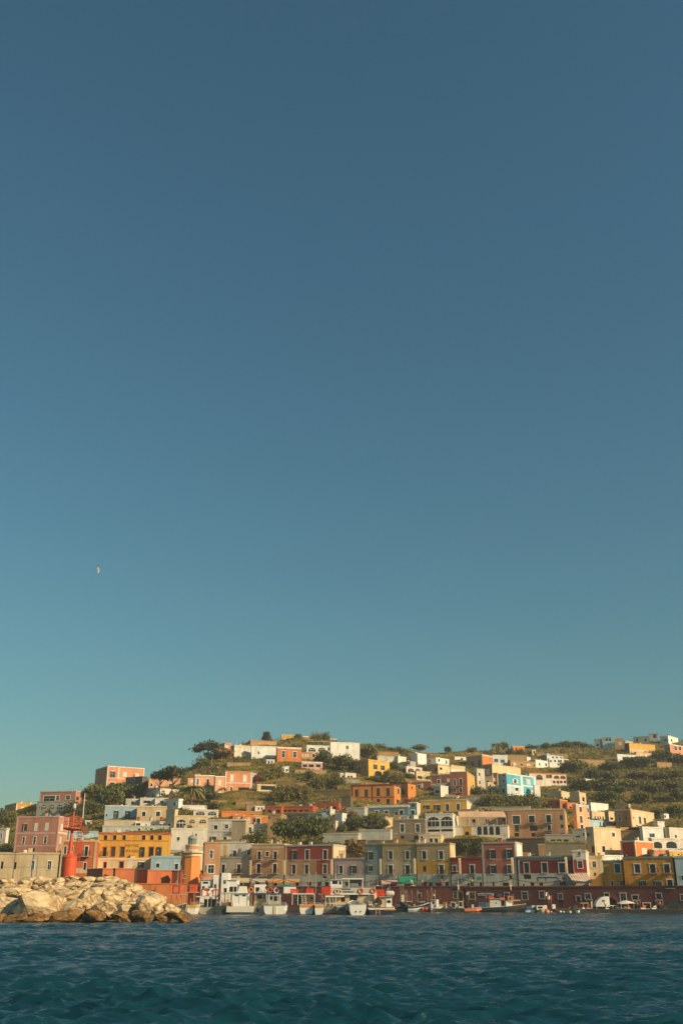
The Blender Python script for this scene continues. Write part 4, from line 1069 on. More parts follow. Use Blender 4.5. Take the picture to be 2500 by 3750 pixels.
T('scruffy brownish pine right of the leaning pine under the peach tower', 'round', 'h', 590, 440, 230, 130, 'dry')
T('umbrella pine with a flat crown, left one of the pair over the white loggia house', 'umbrella', 'b', 762, 535, 230, 290, 'pine', D=ground_D(585, 2925) - 3)
T('umbrella pine with a wide crown, right one of the pair over the loggia house', 'umbrella', 'b', 925, 545, 300, 355, 'pine', D=ground_D(628, 2925) - 3)
T('big feathery date palm right of the white loggia house', 'palm', 'b', 1195, 620, 320, 270, 'olive')
T('small palm in front of the row house terrace', 'palm', 'h', 575, 905, 120, 75, 'olive')
T('small palm on the skyline with a bare trunk at the upper right', 'palm', 'k', 598, 325, 135, 185, 'olive', D=ground_D(1820, 2763))
T('scraggly bush on the skyline right of the small palm', 'round', 'k', 690, 265, 110, 110, 'olive', cat='bush', D=565)
T('pointed conifer on the hilltop', 'cone', 'h', 1180, 235, 170, 135, 'pine', D=500)
T('rounded bush group on top of the hill beside the pink roof house', 'bush', 'i', 570, 205, 190, 110, 'olive', D=512, cat='bush')
T('rounded bush on top of the hill, right of the previous bush group', 'bush', 'i', 690, 205, 170, 105, 'olive', D=511, cat='bush')
T('small dark tree in front of the ochre hilltop house', 'round', 'i', 335, 205, 110, 90, 'dark', D=508)
T('purple brown shrub left of the small dark hilltop tree', 'bush', 'i', 210, 245, 130, 70, 'dry', D=500, cat='bush')
T('dark tree directly below the arched hilltop house', 'round', 'i', 690, 560, 220, 200, 'dark')
T('dark wide tree below the big white hilltop block', 'round', 'i', 960, 610, 280, 190, 'dark')
T('round bush against the foot of the big white hilltop block', 'bush', 'i', 985, 412, 130, 66, 'dark', cat='bush', D=ground_D(1264, 2776) - 3)
T('bush left of the yellow villa below the white hilltop block', 'bush', 'i', 1130, 600, 150, 130, 'dark', cat='bush')
T('magenta bougainvillea beside the end of the row house', 'bush', 'h', 1045, 755, 120, 78, 'pink', cat='bush', name='bougainvillea')
T('magenta bougainvillea on the terrace of the orange tower house', 'bush', 'j', 858, 965, 70, 70, 'pink', cat='bush', name='bougainvillea')
T('green bush cluster above the bougainvillea', 'bush', 'h', 1150, 740, 200, 150, 'olive', cat='bush')
T('tall pale green cane clump right of the bush above the bougainvillea', 'cane', 'i', 50, 730, 160, 190, 'cane', cat='cane thicket')
T('pale green cane thicket on the middle terrace, left part', 'cane', 'i', 110, 1020, 260, 170, 'cane', cat='cane thicket')
T('pale green cane thicket on the middle terrace, middle part', 'cane', 'i', 290, 1015, 240, 175, 'cane', cat='cane thicket')
T('pale green cane thicket on the middle terrace, right part', 'cane', 'i', 430, 1005, 200, 165, 'cane', cat='cane thicket')
T('green grove tree on the middle of the hill above the dark stone terrace wall', 'round', 'i', 860, 850, 240, 150, 'dark')
T('lighter leafy tree left of the grove tree above the dark stone terrace wall', 'cane', 'i', 640, 850, 220, 150, 'olive')
T('small dark tree on the terraces under the pink porch house', 'round', 'i', 480, 760, 150, 130, 'dark')
T('wide dark leafy tree behind the brown plaster house, left of the three', 'round', 'c', 1050, 700, 300, 290, 'dark', D=300)
T('wide dark leafy tree behind the red house, middle of the three', 'round', 'c', 1250, 705, 300, 300, 'dark', D=301)
T('wide dark leafy tree behind the red house, right of the three', 'round', 'c', 1460, 705, 320, 320, 'dark', D=302)
T('clipped low hedge on the roof line of the red house', 'bush', 'c', 1380, 715, 320, 90, 'olive', D=293, cat='hedge', name='hedge')
T('flowering white oleander on the terrace under the orange house', 'bush', 'c', 660, 690, 300, 140, 'olive', D=292, cat='bush')
T('dark round tree, right of the pair before the long blue house', 'round', 'd', 840, 520, 240, 200, 'dark')
T('dark round tree, left of the pair before the long blue house', 'round', 'd', 590, 545, 240, 190, 'dark')
T('brownish tree above the left one of the pair before the blue house', 'round', 'd', 545, 400, 150, 125, 'dry')
T('small round tree at the right foot of the long blue house', 'round', 'd', 1000, 515, 130, 120, 'dark')
T('thin bare stemmed small tree left of the round trees', 'round', 'd', 440, 560, 90, 110, 'olive')
T('dry brown tree in the gap behind the low lilac house', 'round', 'd', 545, 900, 210, 215, 'dry', D=292)
T('dry brown bush in the gap left of the blue grey house', 'bush', 'd', 675, 900, 150, 190, 'dry', D=292, cat='bush')
T('dark shrub on the rocky slope below the orange entrance bay', 'round', 'e', 690, 850, 170, 200, 'dark', D=300, cat='bush')
T('brown shrub on the rocky slope behind the brick red house', 'bush', 'e', 790, 800, 160, 160, 'dry', D=302, cat='bush')
T('dark shrub on the rocky slope left of the rose pink house', 'bush', 'e', 880, 830, 140, 180, 'dark', D=300, cat='bush')
for i, (x, lab) in enumerate([(1000, 'leftmost length of the thick dark hedge below the sky blue house'), (1130, 'hedge length with a few red flowers below the sky blue house'), (1280, 'middle length of the thick dark hedge below the sky blue house'), (1430, 'dark hedge length under the annexe of the sky blue house'), (1560, 'rusty right end of the thick hedge below the sky blue house')]):
    T(lab, 'bush', 'e', x, 190, 200, 150, 'dark' if i % 2 == 0 else 'olive', cat='hedge', group='hedge lengths below the sky blue house', name='hedge')
T('dark bush at the foot of the white tower house', 'bush', 'k', 310, 850, 220, 100, 'dark', cat='bush')
T('dark bush row left of the sky blue house', 'bush', 'k', 520, 850, 200, 70, 'dark', cat='bush')
T('green bush beside the yellow villa arches', 'bush', 'j', 590, 620, 110, 90, 'dark', cat='bush')
T('green bush behind the yellow villa on its right', 'bush', 'j', 690, 520, 130, 120, 'dark', cat='bush')
T('pale green cane clump under the yellow villa', 'cane', 'j', 720, 700, 200, 120, 'cane', cat='cane thicket')
T('long dark hedge in front of the yellow villa', 'bush', 'j', 470, 690, 300, 90, 'dark', cat='hedge', name='hedge')
T('bush beside the white terraced parapets', 'bush', 'j', 870, 650, 130, 90, 'dark', cat='bush')
T('palm like bush in front of the tan lower house', 'bush', 'j', 1110, 650, 130, 75, 'olive', cat='bush')
T('skyline tree just right of the big white hilltop block', 'round', 'j', 330, 370, 220, 175, 'olive')
T('skyline bush above the low white roofs', 'bush', 'j', 500, 245, 170, 75, 'olive', D=512, cat='bush')
T('skyline bush left of the low white roofs', 'bush', 'j', 415, 250, 110, 78, 'olive', D=510, cat='bush')
T('skyline bush behind the grey sided house', 'bush', 'j', 750, 300, 180, 82, 'olive', D=512, cat='bush')
T('small skyline bush left of the grey sided house', 'bush', 'j', 625, 270, 110, 55, 'dark', D=512, cat='bush')
T('skyline bush left of the white cube house', 'bush', 'j', 880, 330, 130, 100, 'olive', D=515, cat='bush')
T('wide skyline tree above the white cube house', 'round', 'j', 1030, 275, 160, 90, 'olive', D=522)
T('single round skyline tree above the two windowed white house', 'round', 'j', 1420, 300, 95, 85, 'dark', D=528)
T('low skyline bush pair above the brown house with the orange end', 'bush', 'k', 255, 270, 130, 60, 'olive', D=540, cat='bush')
T('dark bush on the slope below the small palm', 'bush', 'k', 780, 310, 110, 80, 'dark', cat='bush')
T('dark bush on the slope below the orange skyline house', 'bush', 'k', 900, 320, 150, 85, 'dark', cat='bush')
T('skyline bush right of the orange skyline house', 'bush', 'k', 1060, 235, 160, 60, 'dark', D=580, cat='bush')
for i, (x, w, h, lab) in enumerate([(1270, 130, 100, 'left tree of the skyline line above the big white house'), (1370, 120, 90, 'second tree of the skyline line above the big white house'), (1450, 110, 105, 'third tree of the skyline line above the big white house'), (1545, 150, 120, 'largest tree of the skyline line at its right end')]):
    T(lab, 'round', 'k', x, 265, w, h, 'dark', D=598, group='trees along the right skyline')
T('dark flat topped tree where the right ridge line begins', 'round', 'l', 170, 275, 150, 68, 'dark', D=606)
T('flat dark hedge left of the shaded house on the right ridge', 'bush', 'l', 255, 265, 120, 52, 'dark', D=608, cat='hedge', name='hedge')
for x, y, w, h, c, lab in [(150, 610, 330, 150, 'olive', 'pale olive tree left of the dark valley tree'), (420, 690, 200, 120, 'dark', 'round dark valley tree right above the low white valley house'),
        (620, 590, 260, 110, 'dark', 'broad dark tree on the valley slope below the stone enclosure'), (880, 540, 240, 120, 'dark', 'broad tree below the white half hidden ridge house'),
        (1060, 540, 260, 130, 'dark', 'dark tree below the long beige ridge house'), (1300, 445, 230, 110, 'dark', 'dark tree left of the peach ridge house'), (1500, 520, 240, 140, 'dark', 'dark tree under the peach ridge house at the right edge'),
        (620, 730, 220, 120, 'dark', 'dark tree right of the low white valley house'), (520, 850, 340, 150, 'dark', 'largest dark tree behind the low white valley house'), (700, 900, 240, 120, 'dark', 'dark tree above the bright white tall wall house'),
        (230, 850, 260, 130, 'dark', 'dark tree left of the largest dark valley tree'), (590, 975, 260, 120, 'dark', 'dark tree rising behind the peach house cluster'), (880, 830, 260, 110, 'olive', 'olive tree at the narrow stone wall ledge'),
        (1150, 900, 280, 140, 'dark', 'dark tree in the middle of the green hillside'), (1390, 860, 280, 140, 'dark', 'dark tree on the right of the green hillside'), (1050, 1000, 220, 130, 'olive', 'olive tree above the tan stone house'),
        (1300, 960, 260, 60, 'olive', 'long low vineyard hedge on the right green hillside'), (1540, 1000, 220, 160, 'dark', 'dark tree at the right edge of the green hillside'), (1250, 700, 230, 90, 'olive', 'olive tree below the stone retaining wall'),
        (1460, 700, 230, 110, 'dark', 'dark tree below and right of the stone retaining wall'), (980, 680, 250, 80, 'dry', 'rusty scrub patch in the middle of the green hillside'), (1240, 1180, 130, 90, 'dark', 'round tree beside the white shack'), (1480, 1180, 220, 130, 'dark', 'bushy tree right of the white shack at the edge'), (640, 1050, 130, 80, 'olive', 'bush left of the tan stone house')]:
    T(lab, 'round' if h > 70 else 'bush', 'l', x, y, w, h, c, group='trees of the green right hillside')
for x, y, w, h, c, lab in [(1260, 560, 220, 190, 'olive', 'bushy tree right of the dusty pink villa'), (1400, 650, 260, 250, 'dark', 'tall dark tree left under the peach villa'), (1530, 680, 260, 260, 'dark', 'tallest dark tree under the peach villa'), (1250, 740, 240, 160, 'dark', 'dark tree above the small white shed'), (980, 730, 200, 150, 'dark', 'brown green bush at the end of the arched terrace'), (690, 765, 110, 100, 'olive', 'small tree before the grey arched terrace'), (60, 870, 260, 160, 'dark', 'dark bush at the left edge above the small white house'), (170, 930, 150, 180, 'olive', 'olive bush between the white house and the pink house'), (110, 1225, 130, 80, 'dark', 'dark bush behind the beige building at the left edge')]:
    T(lab, 'round' if h > 170 else 'bush', 'a', x, y, w, h, c, cat='tree' if h > 170 else 'bush')
for x, y, w, h, c, lab in [(240, 560, 300, 200, 'dark', 'wide dark tree right of the tallest tree under the peach villa'), (430, 545, 240, 170, 'dark', 'dark tree under the grey shaded house'), (1450, 590, 240, 140, 'dark', 'dark tree right of the big date palm'), (1500, 690, 200, 100, 'olive', 'yellowish bush below the tree right of the date palm'), (100, 600, 200, 130, 'olive', 'olive bush above the light blue house')]:
    T(lab, 'round', 'b', x, y, w, h, c)
# scrub: nobody could count it
rg = np.random.default_rng(11)
FOOT = [(r.location.copy(), -r.rotation_euler.z, WL, LR) for r, WL, LR, zt in HOUSES.values()]
def in_house(p, m=0.4):
    for C, ps, WL, LR in FOOT:
        dx, dy = p.x - C.x, p.y - C.y
        if abs(dx) > 60 or abs(dy) > 60: continue
        lx, ly = dx * cos(ps) - dy * sin(ps), dx * sin(ps) + dy * cos(ps)
        if -WL - m < lx < m and -m - 1.2 < ly < LR + m: return True
    return False
pts = {0: [], 1: [], 2: []}
siz = {0: [], 1: [], 2: []}
cnt = 0
while cnt < 20000:
    u = rg.uniform(-120, 2620)
    t = rg.uniform(0, 1.02)
    D = D_quay(u) + 4 + (D_sky(u) - D_quay(u)) * t
    p = ground_P(u, D)
    g = noise.noise(Vector((p.x * 0.035, p.y * 0.035, 5)))
    right = 1.0 if (u > 2050 and t > 0.45) else 0.0
    if t < 0.25 and rg.uniform() < 0.5: continue
    if g + right * 0.45 + rg.uniform(-0.35, 0.35) < -0.12: continue
    if in_house(p): continue
    cnt += 1
    r = rg.uniform(0.5, 1.7) * (1.35 if right else 1.0)
    m = 2 if rg.uniform() < 0.40 + right * 0.3 + g * 0.7 else (1 if rg.uniform() < 0.66 + right * 0.3 else 0)
    k = 13
    d = rg.normal(size=(k, 3)) * np.array([r * 0.5, r * 0.5, r * 0.3])
    d[:, 2] = np.abs(d[:, 2])
    pts[m].append(d + np.array([p.x, p.y, p.z - 0.1]))
    siz[m].append(np.full(k, 0.26 * r ** 0.5))
Vs, Fs, Ms, off = [], [], [], 0
for m in (0, 1, 2):
    C = np.concatenate(pts[m])
    V, F = leaves(C, np.concatenate(siz[m]), rg, 0.1)
    Vs.append(V)
    Fs.append(F + off)
    Ms.append(np.full(len(F), m))
    off += len(V)
scrub = np_mesh('hillside_scrub', np.concatenate(Vs), np.concatenate(Fs), [leaf_mat('scrub_leaves', (128, 106, 56), (172, 138, 76), (204, 166, 98)), LEAF['olive'], LEAF['dark']], mi=np.concatenate(Ms))
tag(scrub, 'dry grass tufts and low green scrub covering the hillside terraces', kind='stuff')
# ------------------------------------------------------------ breakwater, beacon, lighthouse, quay
def rock_mat(name, c1, c2, c3):
    m, n, l, b = new_mat(name)
    tc = n.new('ShaderNodeTexCoord')
    oi = n.new('ShaderNodeObjectInfo')
    add = n.new('ShaderNodeVectorMath')
    sc = n.new('ShaderNodeVectorMath')
    sc.operation = 'SCALE'
    sc.inputs['Scale'].default_value = 25
    nz = n.new('ShaderNodeTexNoise')
    nz.inputs['Scale'].default_value = 1.3
    nz.inputs['Detail'].default_value = 9
    nz.inputs['Roughness'].default_value = 0.75
    r = n.new('ShaderNodeValToRGB')
    r.color_ramp.elements.new(0.5)
    for e, p_, c in zip(r.color_ramp.elements, (0.34, 0.5, 0.66), (c1, c2, c3)):
        e.position = p_
        e.color = lin(c)
    bp = n.new('ShaderNodeBump')
    bp.inputs['Strength'].default_value = 0.9
    bp.inputs['Distance'].default_value = 0.25
    l.new(oi.outputs['Random'], sc.inputs[0])
    l.new(tc.outputs['Object'], add.inputs[0])
    l.new(sc.outputs[0], add.inputs[1])
    l.new(add.outputs[0], nz.inputs['Vector'])
    l.new(nz.outputs[0], r.inputs[0])
    l.new(nz.outputs[0], bp.inputs['Height'])
    vo = n.new('ShaderNodeTexVoronoi')
    vo.feature = 'DISTANCE_TO_EDGE'
    vo.inputs['Scale'].default_value = 1.1
    n2 = n.new('ShaderNodeTexNoise')
    n2.inputs['Scale'].default_value = 2.2
    n2.inputs['Detail'].default_value = 6
    av = n.new('ShaderNodeMix')
    av.data_type = 'RGBA'
    av.inputs['Factor'].default_value = 0.45
    l.new(add.outputs[0], n2.inputs['Vector'])
    l.new(add.outputs[0], av.inputs['A'])
    l.new(n2.outputs['Color'], av.inputs['B'])
    l.new(av.outputs['Result'], vo.inputs['Vector'])
    cr2 = n.new('ShaderNodeValToRGB')
    cr2.color_ramp.elements[0].color = (0.42, 0.36, 0.28, 1)
    cr2.color_ramp.elements[1].position = 0.07
    cr2.color_ramp.elements[1].color = (1, 1, 1, 1)
    l.new(vo.outputs['Distance'], cr2.inputs[0])
    mx = n.new('ShaderNodeMix')
    mx.data_type = 'RGBA'
    mx.blend_type = 'MULTIPLY'
    mx.inputs['Factor'].default_value = 0.8
    l.new(r.outputs[0], mx.inputs['A'])
    l.new(cr2.outputs[0], mx.inputs['B'])
    b2 = n.new('ShaderNodeBump')
    b2.inputs['Strength'].default_value = 0.8
    b2.inputs['Distance'].default_value = 0.2
    l.new(cr2.outputs[0], b2.inputs['Height'])
    l.new(bp.outputs[0], b2.inputs['Normal'])
    l.new(b2.outputs[0], b.inputs['Normal'])
    l.new(mx.outputs['Result'], b.inputs['Base Color'])
    b.inputs['Roughness'].default_value = 0.95
    return m
ROCK = rock_mat('limestone', (150, 122, 86), (212, 184, 140), (234, 212, 174))
ROCKO = rock_mat('algae_stained_limestone', (78, 60, 34), (140, 104, 56), (182, 140, 82))
import bmesh
RV = []
for k in range(9):
    rgk = random.Random(40 + k)
    bm = bmesh.new()
    for i in range(26):
        d = Vector((rgk.gauss(0, 1), rgk.gauss(0, 1), rgk.gauss(0, 1))).normalized()
        m = max(abs(d.x), abs(d.y), abs(d.z))
        bm.verts.new(d / (m ** 0.62) * rgk.uniform(0.82, 1.06))
    r = bmesh.ops.convex_hull(bm, input=bm.verts)
    bmesh.ops.delete(bm, geom=[g for g in r['geom_interior'] if isinstance(g, bmesh.types.BMVert)], context='VERTS')
    bmesh.ops.bevel(bm, geom=list(bm.edges), offset=0.055, segments=1, affect='EDGES')
    bmesh.ops.triangulate(bm, faces=bm.faces)
    bmesh.ops.subdivide_edges(bm, edges=bm.edges, cuts=1, use_grid_fill=True)
    for v in bm.verts:
        v.co += v.normal * (noise.noise(v.co * 2.3 + Vector((k * 7, 0, 0))) * 0.09 + noise.noise(v.co * 6 + Vector((k * 7, 3, 0))) * 0.05)
    me = bpy.data.meshes.new('boulder')
    bm.to_mesh(me)
    bm.free()
    RV.append(me)
ROCKS = [  # tile m (second tile n: x - 1120 = m): left, right, top, bottom
    ('w', 0, -30, 75, 1085, 1190), ('w', 0, 90, 365, 1080, 1192), ('w', 0, 345, 660, 1100, 1190), ('w', 0, 700, 1095, 1055, 1180), ('w', 0, 1140, 1445, 1030, 1168),
    ('w', 1, 425, 695, 1070, 1160), ('w', 1, 690, 1010, 1055, 1155), ('w', 1, 1005, 1205, 1065, 1150), ('w', 1, 1185, 1445, 1075, 1152), ('w', 1, 1318, 1382, 1045, 1105),
    ('s', 0, -40, 275, 860, 1095), ('s', 0, 255, 815, 810, 1115), ('s', 0, 815, 1215, 885, 1070), ('s', 0, 1190, 1292, 930, 1050), ('s', 1, 170, 475, 920, 1115), ('s', 1, 455, 695, 935, 1085), ('s', 1, 688, 802, 1020, 1085), ('s', 1, 735, 1005, 850, 1105), ('s', 1, 955, 1145, 930, 1085), ('s', 1, 1125, 1325, 955, 1095),
    ('t', 0, -50, 140, 735, 905), ('t', 0, 70, 450, 715, 870), ('t', 0, 370, 625, 810, 940), ('t', 0, 505, 735, 695, 865), ('t', 0, 655, 885, 850, 1015), ('t', 0, 695, 1150, 795, 925), ('t', 1, 15, 345, 735, 965), ('t', 1, 265, 575, 805, 955), ('t', 1, 575, 750, 875, 1015), ('t', 1, 675, 955, 835, 965), ('t', 1, 925, 1140, 860, 960),
    ('u', 0, 90, 390, 690, 790), ('u', 0, 255, 505, 585, 715), ('u', 0, -60, 265, 605, 745), ('u', 0, 490, 730, 578, 715), ('u', 0, 710, 880, 590, 730), ('u', 0, 720, 1010, 710, 835), ('u', 0, 865, 1100, 640, 735), ('u', 0, 985, 1210, 715, 805), ('u', 0, 1085, 1300, 635, 740), ('u', 1, 75, 325, 740, 855), ('u', 1, 350, 680, 745, 880), ('u', 1, 175, 510, 665, 775), ('u', 1, 550, 705, 695, 810), ('u', 1, 690, 910, 760, 870), ('u', 1, 845, 1140, 790, 960),
    ('c', 0, 880, 1140, 565, 650), ('c', 0, 1105, 1355, 568, 660), ('c', 1, -10, 175, 635, 725), ('c', 1, 110, 250, 588, 665), ('c', 1, 205, 500, 567, 655), ('c', 1, 480, 630, 615, 700), ('c', 1, 610, 830, 665, 780), ('c', 1, 290, 600, 640, 725), ('c', 1, 440, 660, 660, 760)]
RWN = {'w': ('ochre stained boulder', 'waterline'), 's': ('pale boulder', 'second row above the water'), 't': ('pale boulder', 'third row above the water'), 'u': ('cream boulder', 'upper slope'), 'c': ('cream boulder', 'crest')}
ORD = ['leftmost', 'second', 'third', 'fourth', 'fifth', 'sixth', 'seventh', 'eighth', 'ninth', 'tenth', 'eleventh', 'twelfth', 'thirteenth', 'fourteenth', 'fifteenth', 'sixteenth', 'seventeenth']
def rock_D(y): return 131.0 + (1185 - y) / 615.0 * 14.5
rrng = random.Random(3)
for row in 'wstuc':
    rs = sorted([(x0 + (0 if tt == 0 else 1120), x1 + (0 if tt == 0 else 1120), y0, y1) for q, tt, x0, x1, y0, y1 in ROCKS if q == row], key=lambda r: r[0] + r[1])
    for i, (x0, x1, y0, y1) in enumerate(rs):
        D = rock_D(y1 - 6 if row != 'w' else 1185) + (0.8 if row == 'w' else 1.6)
        u, v = px('m', (x0 + x1) / 2, (y0 + y1) / 2)
        k = ppm(v, D) * TILES['m'][2]
        w, h = (x1 - x0) / k, (y1 - y0) / k
        big = ' large' if w > 3.2 else (' small' if w < 1.4 else '')
        tw = 'rightmost' if i == len(rs) - 1 else (ORD[i] + ('' if i == 0 else ' from left'))
        o = bpy.data.objects.new('boulder', RV[(i * 5 + ord(row)) % 9].copy() if row == 'w' else RV[(i * 5 + ord(row)) % 9])
        if row == 'w':
            o.data.materials.clear()
            o.data.materials.append(ROCKO)
        elif not o.data.materials: o.data.materials.append(ROCK)
        COL.objects.link(o)
        o.location = P(u, v, D)
        yaw = rrng.uniform(-0.5, 0.5)
        o.rotation_euler = (rrng.uniform(-0.2, 0.2), rrng.uniform(-0.25, 0.25) + (0.12 if x0 > 1300 else 0), yaw)
        o.scale = (w * 0.61, min(3.0, w * 0.45 + 0.5), h * 0.66)
        tag(o, f'{(big + " " + RWN[row][0]).strip()}, {tw} on the breakwater {RWN[row][1]}', 'boulder', 'boulders of the breakwater')
# smaller stones wedged between the big ones
for i in range(64):
    y = rrng.uniform(640, 1090)
    top = 575 if y < 700 else 600
    xr = 1500 + (y - 600) * 2.0
    x = rrng.uniform(-20, min(2500, xr))
    u, v = px('m', x, y)
    D = rock_D(y) + rrng.uniform(0.0, 0.6)
    o = bpy.data.objects.new('small_boulder', RV[i % 9])
    COL.objects.link(o)
    o.location = P(u, v, D)
    r_ = rrng.uniform(0.35, 0.8)
    o.scale = (r_ * rrng.uniform(0.9, 1.5), r_, r_ * rrng.uniform(0.6, 0.9))
    o.rotation_euler = (rrng.uniform(-0.6, 0.6), rrng.uniform(-0.6, 0.6), rrng.uniform(0, 6))
    tag(o, 'small pale stone wedged between the larger breakwater boulders', 'boulder', 'small stones of the breakwater')
# the mound under the boulders
mb = MB()
prof = []
for X_, top in ((-60, 4.0), (-48, 4.2), (-34, 4.3), (-28, 3.9), (-24, 2.8), (-21, 1.3), (-18.5, 0.0)):
    prof.append((X_, top))
vs_, fs_ = [], []
for X_, top in prof:
    vs_ += [(X_, 133.5, -1.0), (X_, 133.8, 0.1), (X_, 146, top - 0.7), (X_, 152, top - 0.7), (X_, 158, -1)]
for i in range(len(prof) - 1):
    for j in range(4):
        fs_.append((i * 5 + j, (i + 1) * 5 + j, (i + 1) * 5 + j + 1, i * 5 + j + 1))
mound = MB().add(vs_, fs_).build('rubble_mound_terrain', rock_mat('rubble', (70, 56, 40), (110, 90, 64), (150, 126, 92)))
tag(mound, 'rubble core of the breakwater under the boulders', kind='structure')

# red harbour beacon
RED = plaster((216, 84, 44), 0.14, 0.5, 0.5)
D = 149.0
k = ppm(3150, D)
cx, cy = px('m', 928, 600)
B0 = P(cx, cy, D)
bc = empty('harbour_beacon', B0, label='red harbour beacon with a railed basket and lamp standing on the breakwater', cat='beacon')
def bz(y, t='a'): return P(cx, px(t, 0, y)[1], D).z - B0.z
def bxm(x, y, t='a'):
    u, v = px(t, x, y)
    p = P(u, v, D)
    return p.x - B0.x
lean = 0.02
R = 1.03
zc = bz(300, 'm')
MB().lathe([(R, -0.6), (R, zc), (R * 1.05, zc), (R * 1.05, zc + 0.07)], 32).build('drum', RED, bc, smooth=False)
MB().lathe([(R * 1.045, zc + 0.071), (0.6, zc + 0.35), (0.32, zc + 0.55), (0.26, zc + 0.9)], 32).build('cone_top', RED, bc)
zb, zt = bz(955), bz(795)
MB().lathe([(0.25, zc + 0.88), (0.19, zb - 0.5), (0.26, zb - 0.15), (0.16, zb - 0.02)], 16).build('stem', RED, bc)
MB().lathe([(0.5, zb - 0.24), (1.27, zb), (1.27, zb + 0.14), (1.22, zb + 0.14), (1.22, zb + 0.06), (0.2, zb + 0.05)], 28).build('basket_floor', RED, bc)
g = MB()
for q in range(22):
    a = 2 * pi * q / 22
    g.tube((1.24 * cos(a), 1.24 * sin(a), zb + 0.1), (1.24 * cos(a), 1.24 * sin(a), zt), 0.02, n=5)
for z in (zb + 0.62, zb + 0.95, zt):
    g.hoop(1.22, 1.26, z, 0.025, 28)
g.build('basket_railing', RED, bc)
MB().lathe([(0.15, zb), (0.11, bz(720)), (0.17, bz(712))], 14).build('lamp_mast', RED, bc)
MB().lathe([(0.30, bz(700)), (0.34, bz(690)), (0.30, bz(680)), (0.24, bz(670))], 18).build('lamp_base', paint('DG'), bc)
MB().lathe([(0.22, bz(672)), (0.24, bz(640)), (0.21, bz(612)), (0.1, bz(606))], 18).build('lamp', paint((206, 200, 186), 0.2), bc)
lad = MB()
xl, yl = 1.02, 0.7
for sx in (-0.24, 0.24):
    lad.tube((xl + sx, yl, 1.6), (xl + sx, yl, zb + 0.1), 0.035, n=5)
z = 1.7
while z < zb:
    lad.tube((xl - 0.24, yl, z), (xl + 0.24, yl, z), 0.022, n=5)
    z += 0.32
lad.build('ladder', RED, bc)
cg = MB()
z = 3.6
while z < zb:
    cg.hoop(0.42, 0.45, z, 0.025, 12, (xl, yl - 0.05, 0))
    z += 0.55
for q in range(6):
    a = pi * q / 5 + pi
    cg.tube((xl + 0.43 * cos(a), yl - 0.05 + 0.43 * sin(a), 3.6), (xl + 0.43 * cos(a), yl - 0.05 + 0.43 * sin(a), zb), 0.02, n=4)
cg.build('ladder_cage', RED, bc)
sp = MB().box((-0.42, -0.03, -0.62), (0.42, 0.03, 0.62)).build('solar_panel', paint((128, 84, 56), 0.3), bc, (1.95, -0.4, zb - 0.25))
sp.rotation_euler = (radians(-35), radians(-20), radians(25))
MB().tube((1.3, -0.2, zb + 0.15), (1.9, -0.3, zb - 0.1), 0.04).build('panel_bracket', RED, bc)
MB().tube((-0.6, -0.6, 0), (-0.85, -0.5, 0.3), 0.04).build('cable_box', paint('DG'), bc)

# orange lighthouse and the fort walls below it
LHO = plaster((228, 144, 72), 0.12)
D = 216.5
lc, lb = px('b', 1177, 1500)
L0 = P(lc, 3272, D)
lh = empty('lighthouse', L0, radians(9), label='orange eight sided lighthouse tower with white bands and a small glass lantern', cat='lighthouse')
def lz(y, t='b'): return P(lc, px(t, 0, y)[1], D).z - L0.z
R = 35.5 / ppm(3180, D)
MB().lathe([(R * 1.10, -3.2), (R * 1.03, lz(700, 'n') - 0.02)], 8).build('base', LHO, lh)
MB().lathe([(R * 1.07, lz(700, 'n')), (R * 1.07, lz(662, 'n'))], 8).build('white_band', plaster('W'), lh)
MB().lathe([(R, lz(661, 'n')), (R * 0.93, lz(1335))], 8).build('shaft', LHO, lh)
MB().lathe([(R * 1.02, lz(1334)), (R * 1.02, lz(1318)), (R * 0.95, lz(1316)), (R * 0.95, lz(1300)), (R * 1.18, lz(1285)), (R * 1.18, lz(1262))], 8).build('gallery_cornice', plaster('CR'), lh)
MB().lathe([(R * 0.66, lz(1261)), (R * 0.66, lz(1230))], 16).build('drum_base', plaster('W'), lh)
MB().lathe([(R * 0.68, lz(1229)), (R * 0.68, lz(1188))], 16).build('drum', LHO, lh)
MB().lathe([(R * 0.72, lz(1187)), (R * 0.72, lz(1172))], 16).build('drum_cap', plaster('W'), lh)
MB().lathe([(R * 0.42, lz(1171)), (R * 0.42, lz(1092))], 12).build('lantern', paint((120, 128, 112), 0.15), lh)
g = MB()
for q in range(12):
    a = 2 * pi * q / 12
    g.tube((R * 0.44 * cos(a), R * 0.44 * sin(a), lz(1171)), (R * 0.44 * cos(a), R * 0.44 * sin(a), lz(1092)), 0.04, n=4)
g.build('lantern_bars', paint('LG'), lh)
MB().lathe([(R * 0.52, lz(1091)), (R * 0.50, lz(1080)), (R * 0.34, lz(1052)), (R * 0.1, lz(1040)), (R * 0.06, lz(1020)), (0.03, lz(995))], 16).build('dome', paint((150, 152, 138), 0.35), lh)
g = MB()
for q in range(24):
    a = 2 * pi * q / 24
    g.tube((R * 1.12 * cos(a), R * 1.12 * sin(a), lz(1262)), (R * 1.12 * cos(a), R * 1.12 * sin(a), lz(1262) + 0.9), 0.02, n=4)
for zz in (0.45, 0.88):
    g.hoop(R * 1.11, R * 1.125, lz(1262) + zz, 0.015, 24)
g.build('gallery_railing', paint('GR'), lh)
po = MB().ring((-0.62 * R, -0.72 * R, lz(565, 'n')), 0.42, 0.09, 'y').build('porthole', plaster('GR'), lh)
po.location = (0, -0.10, 0)
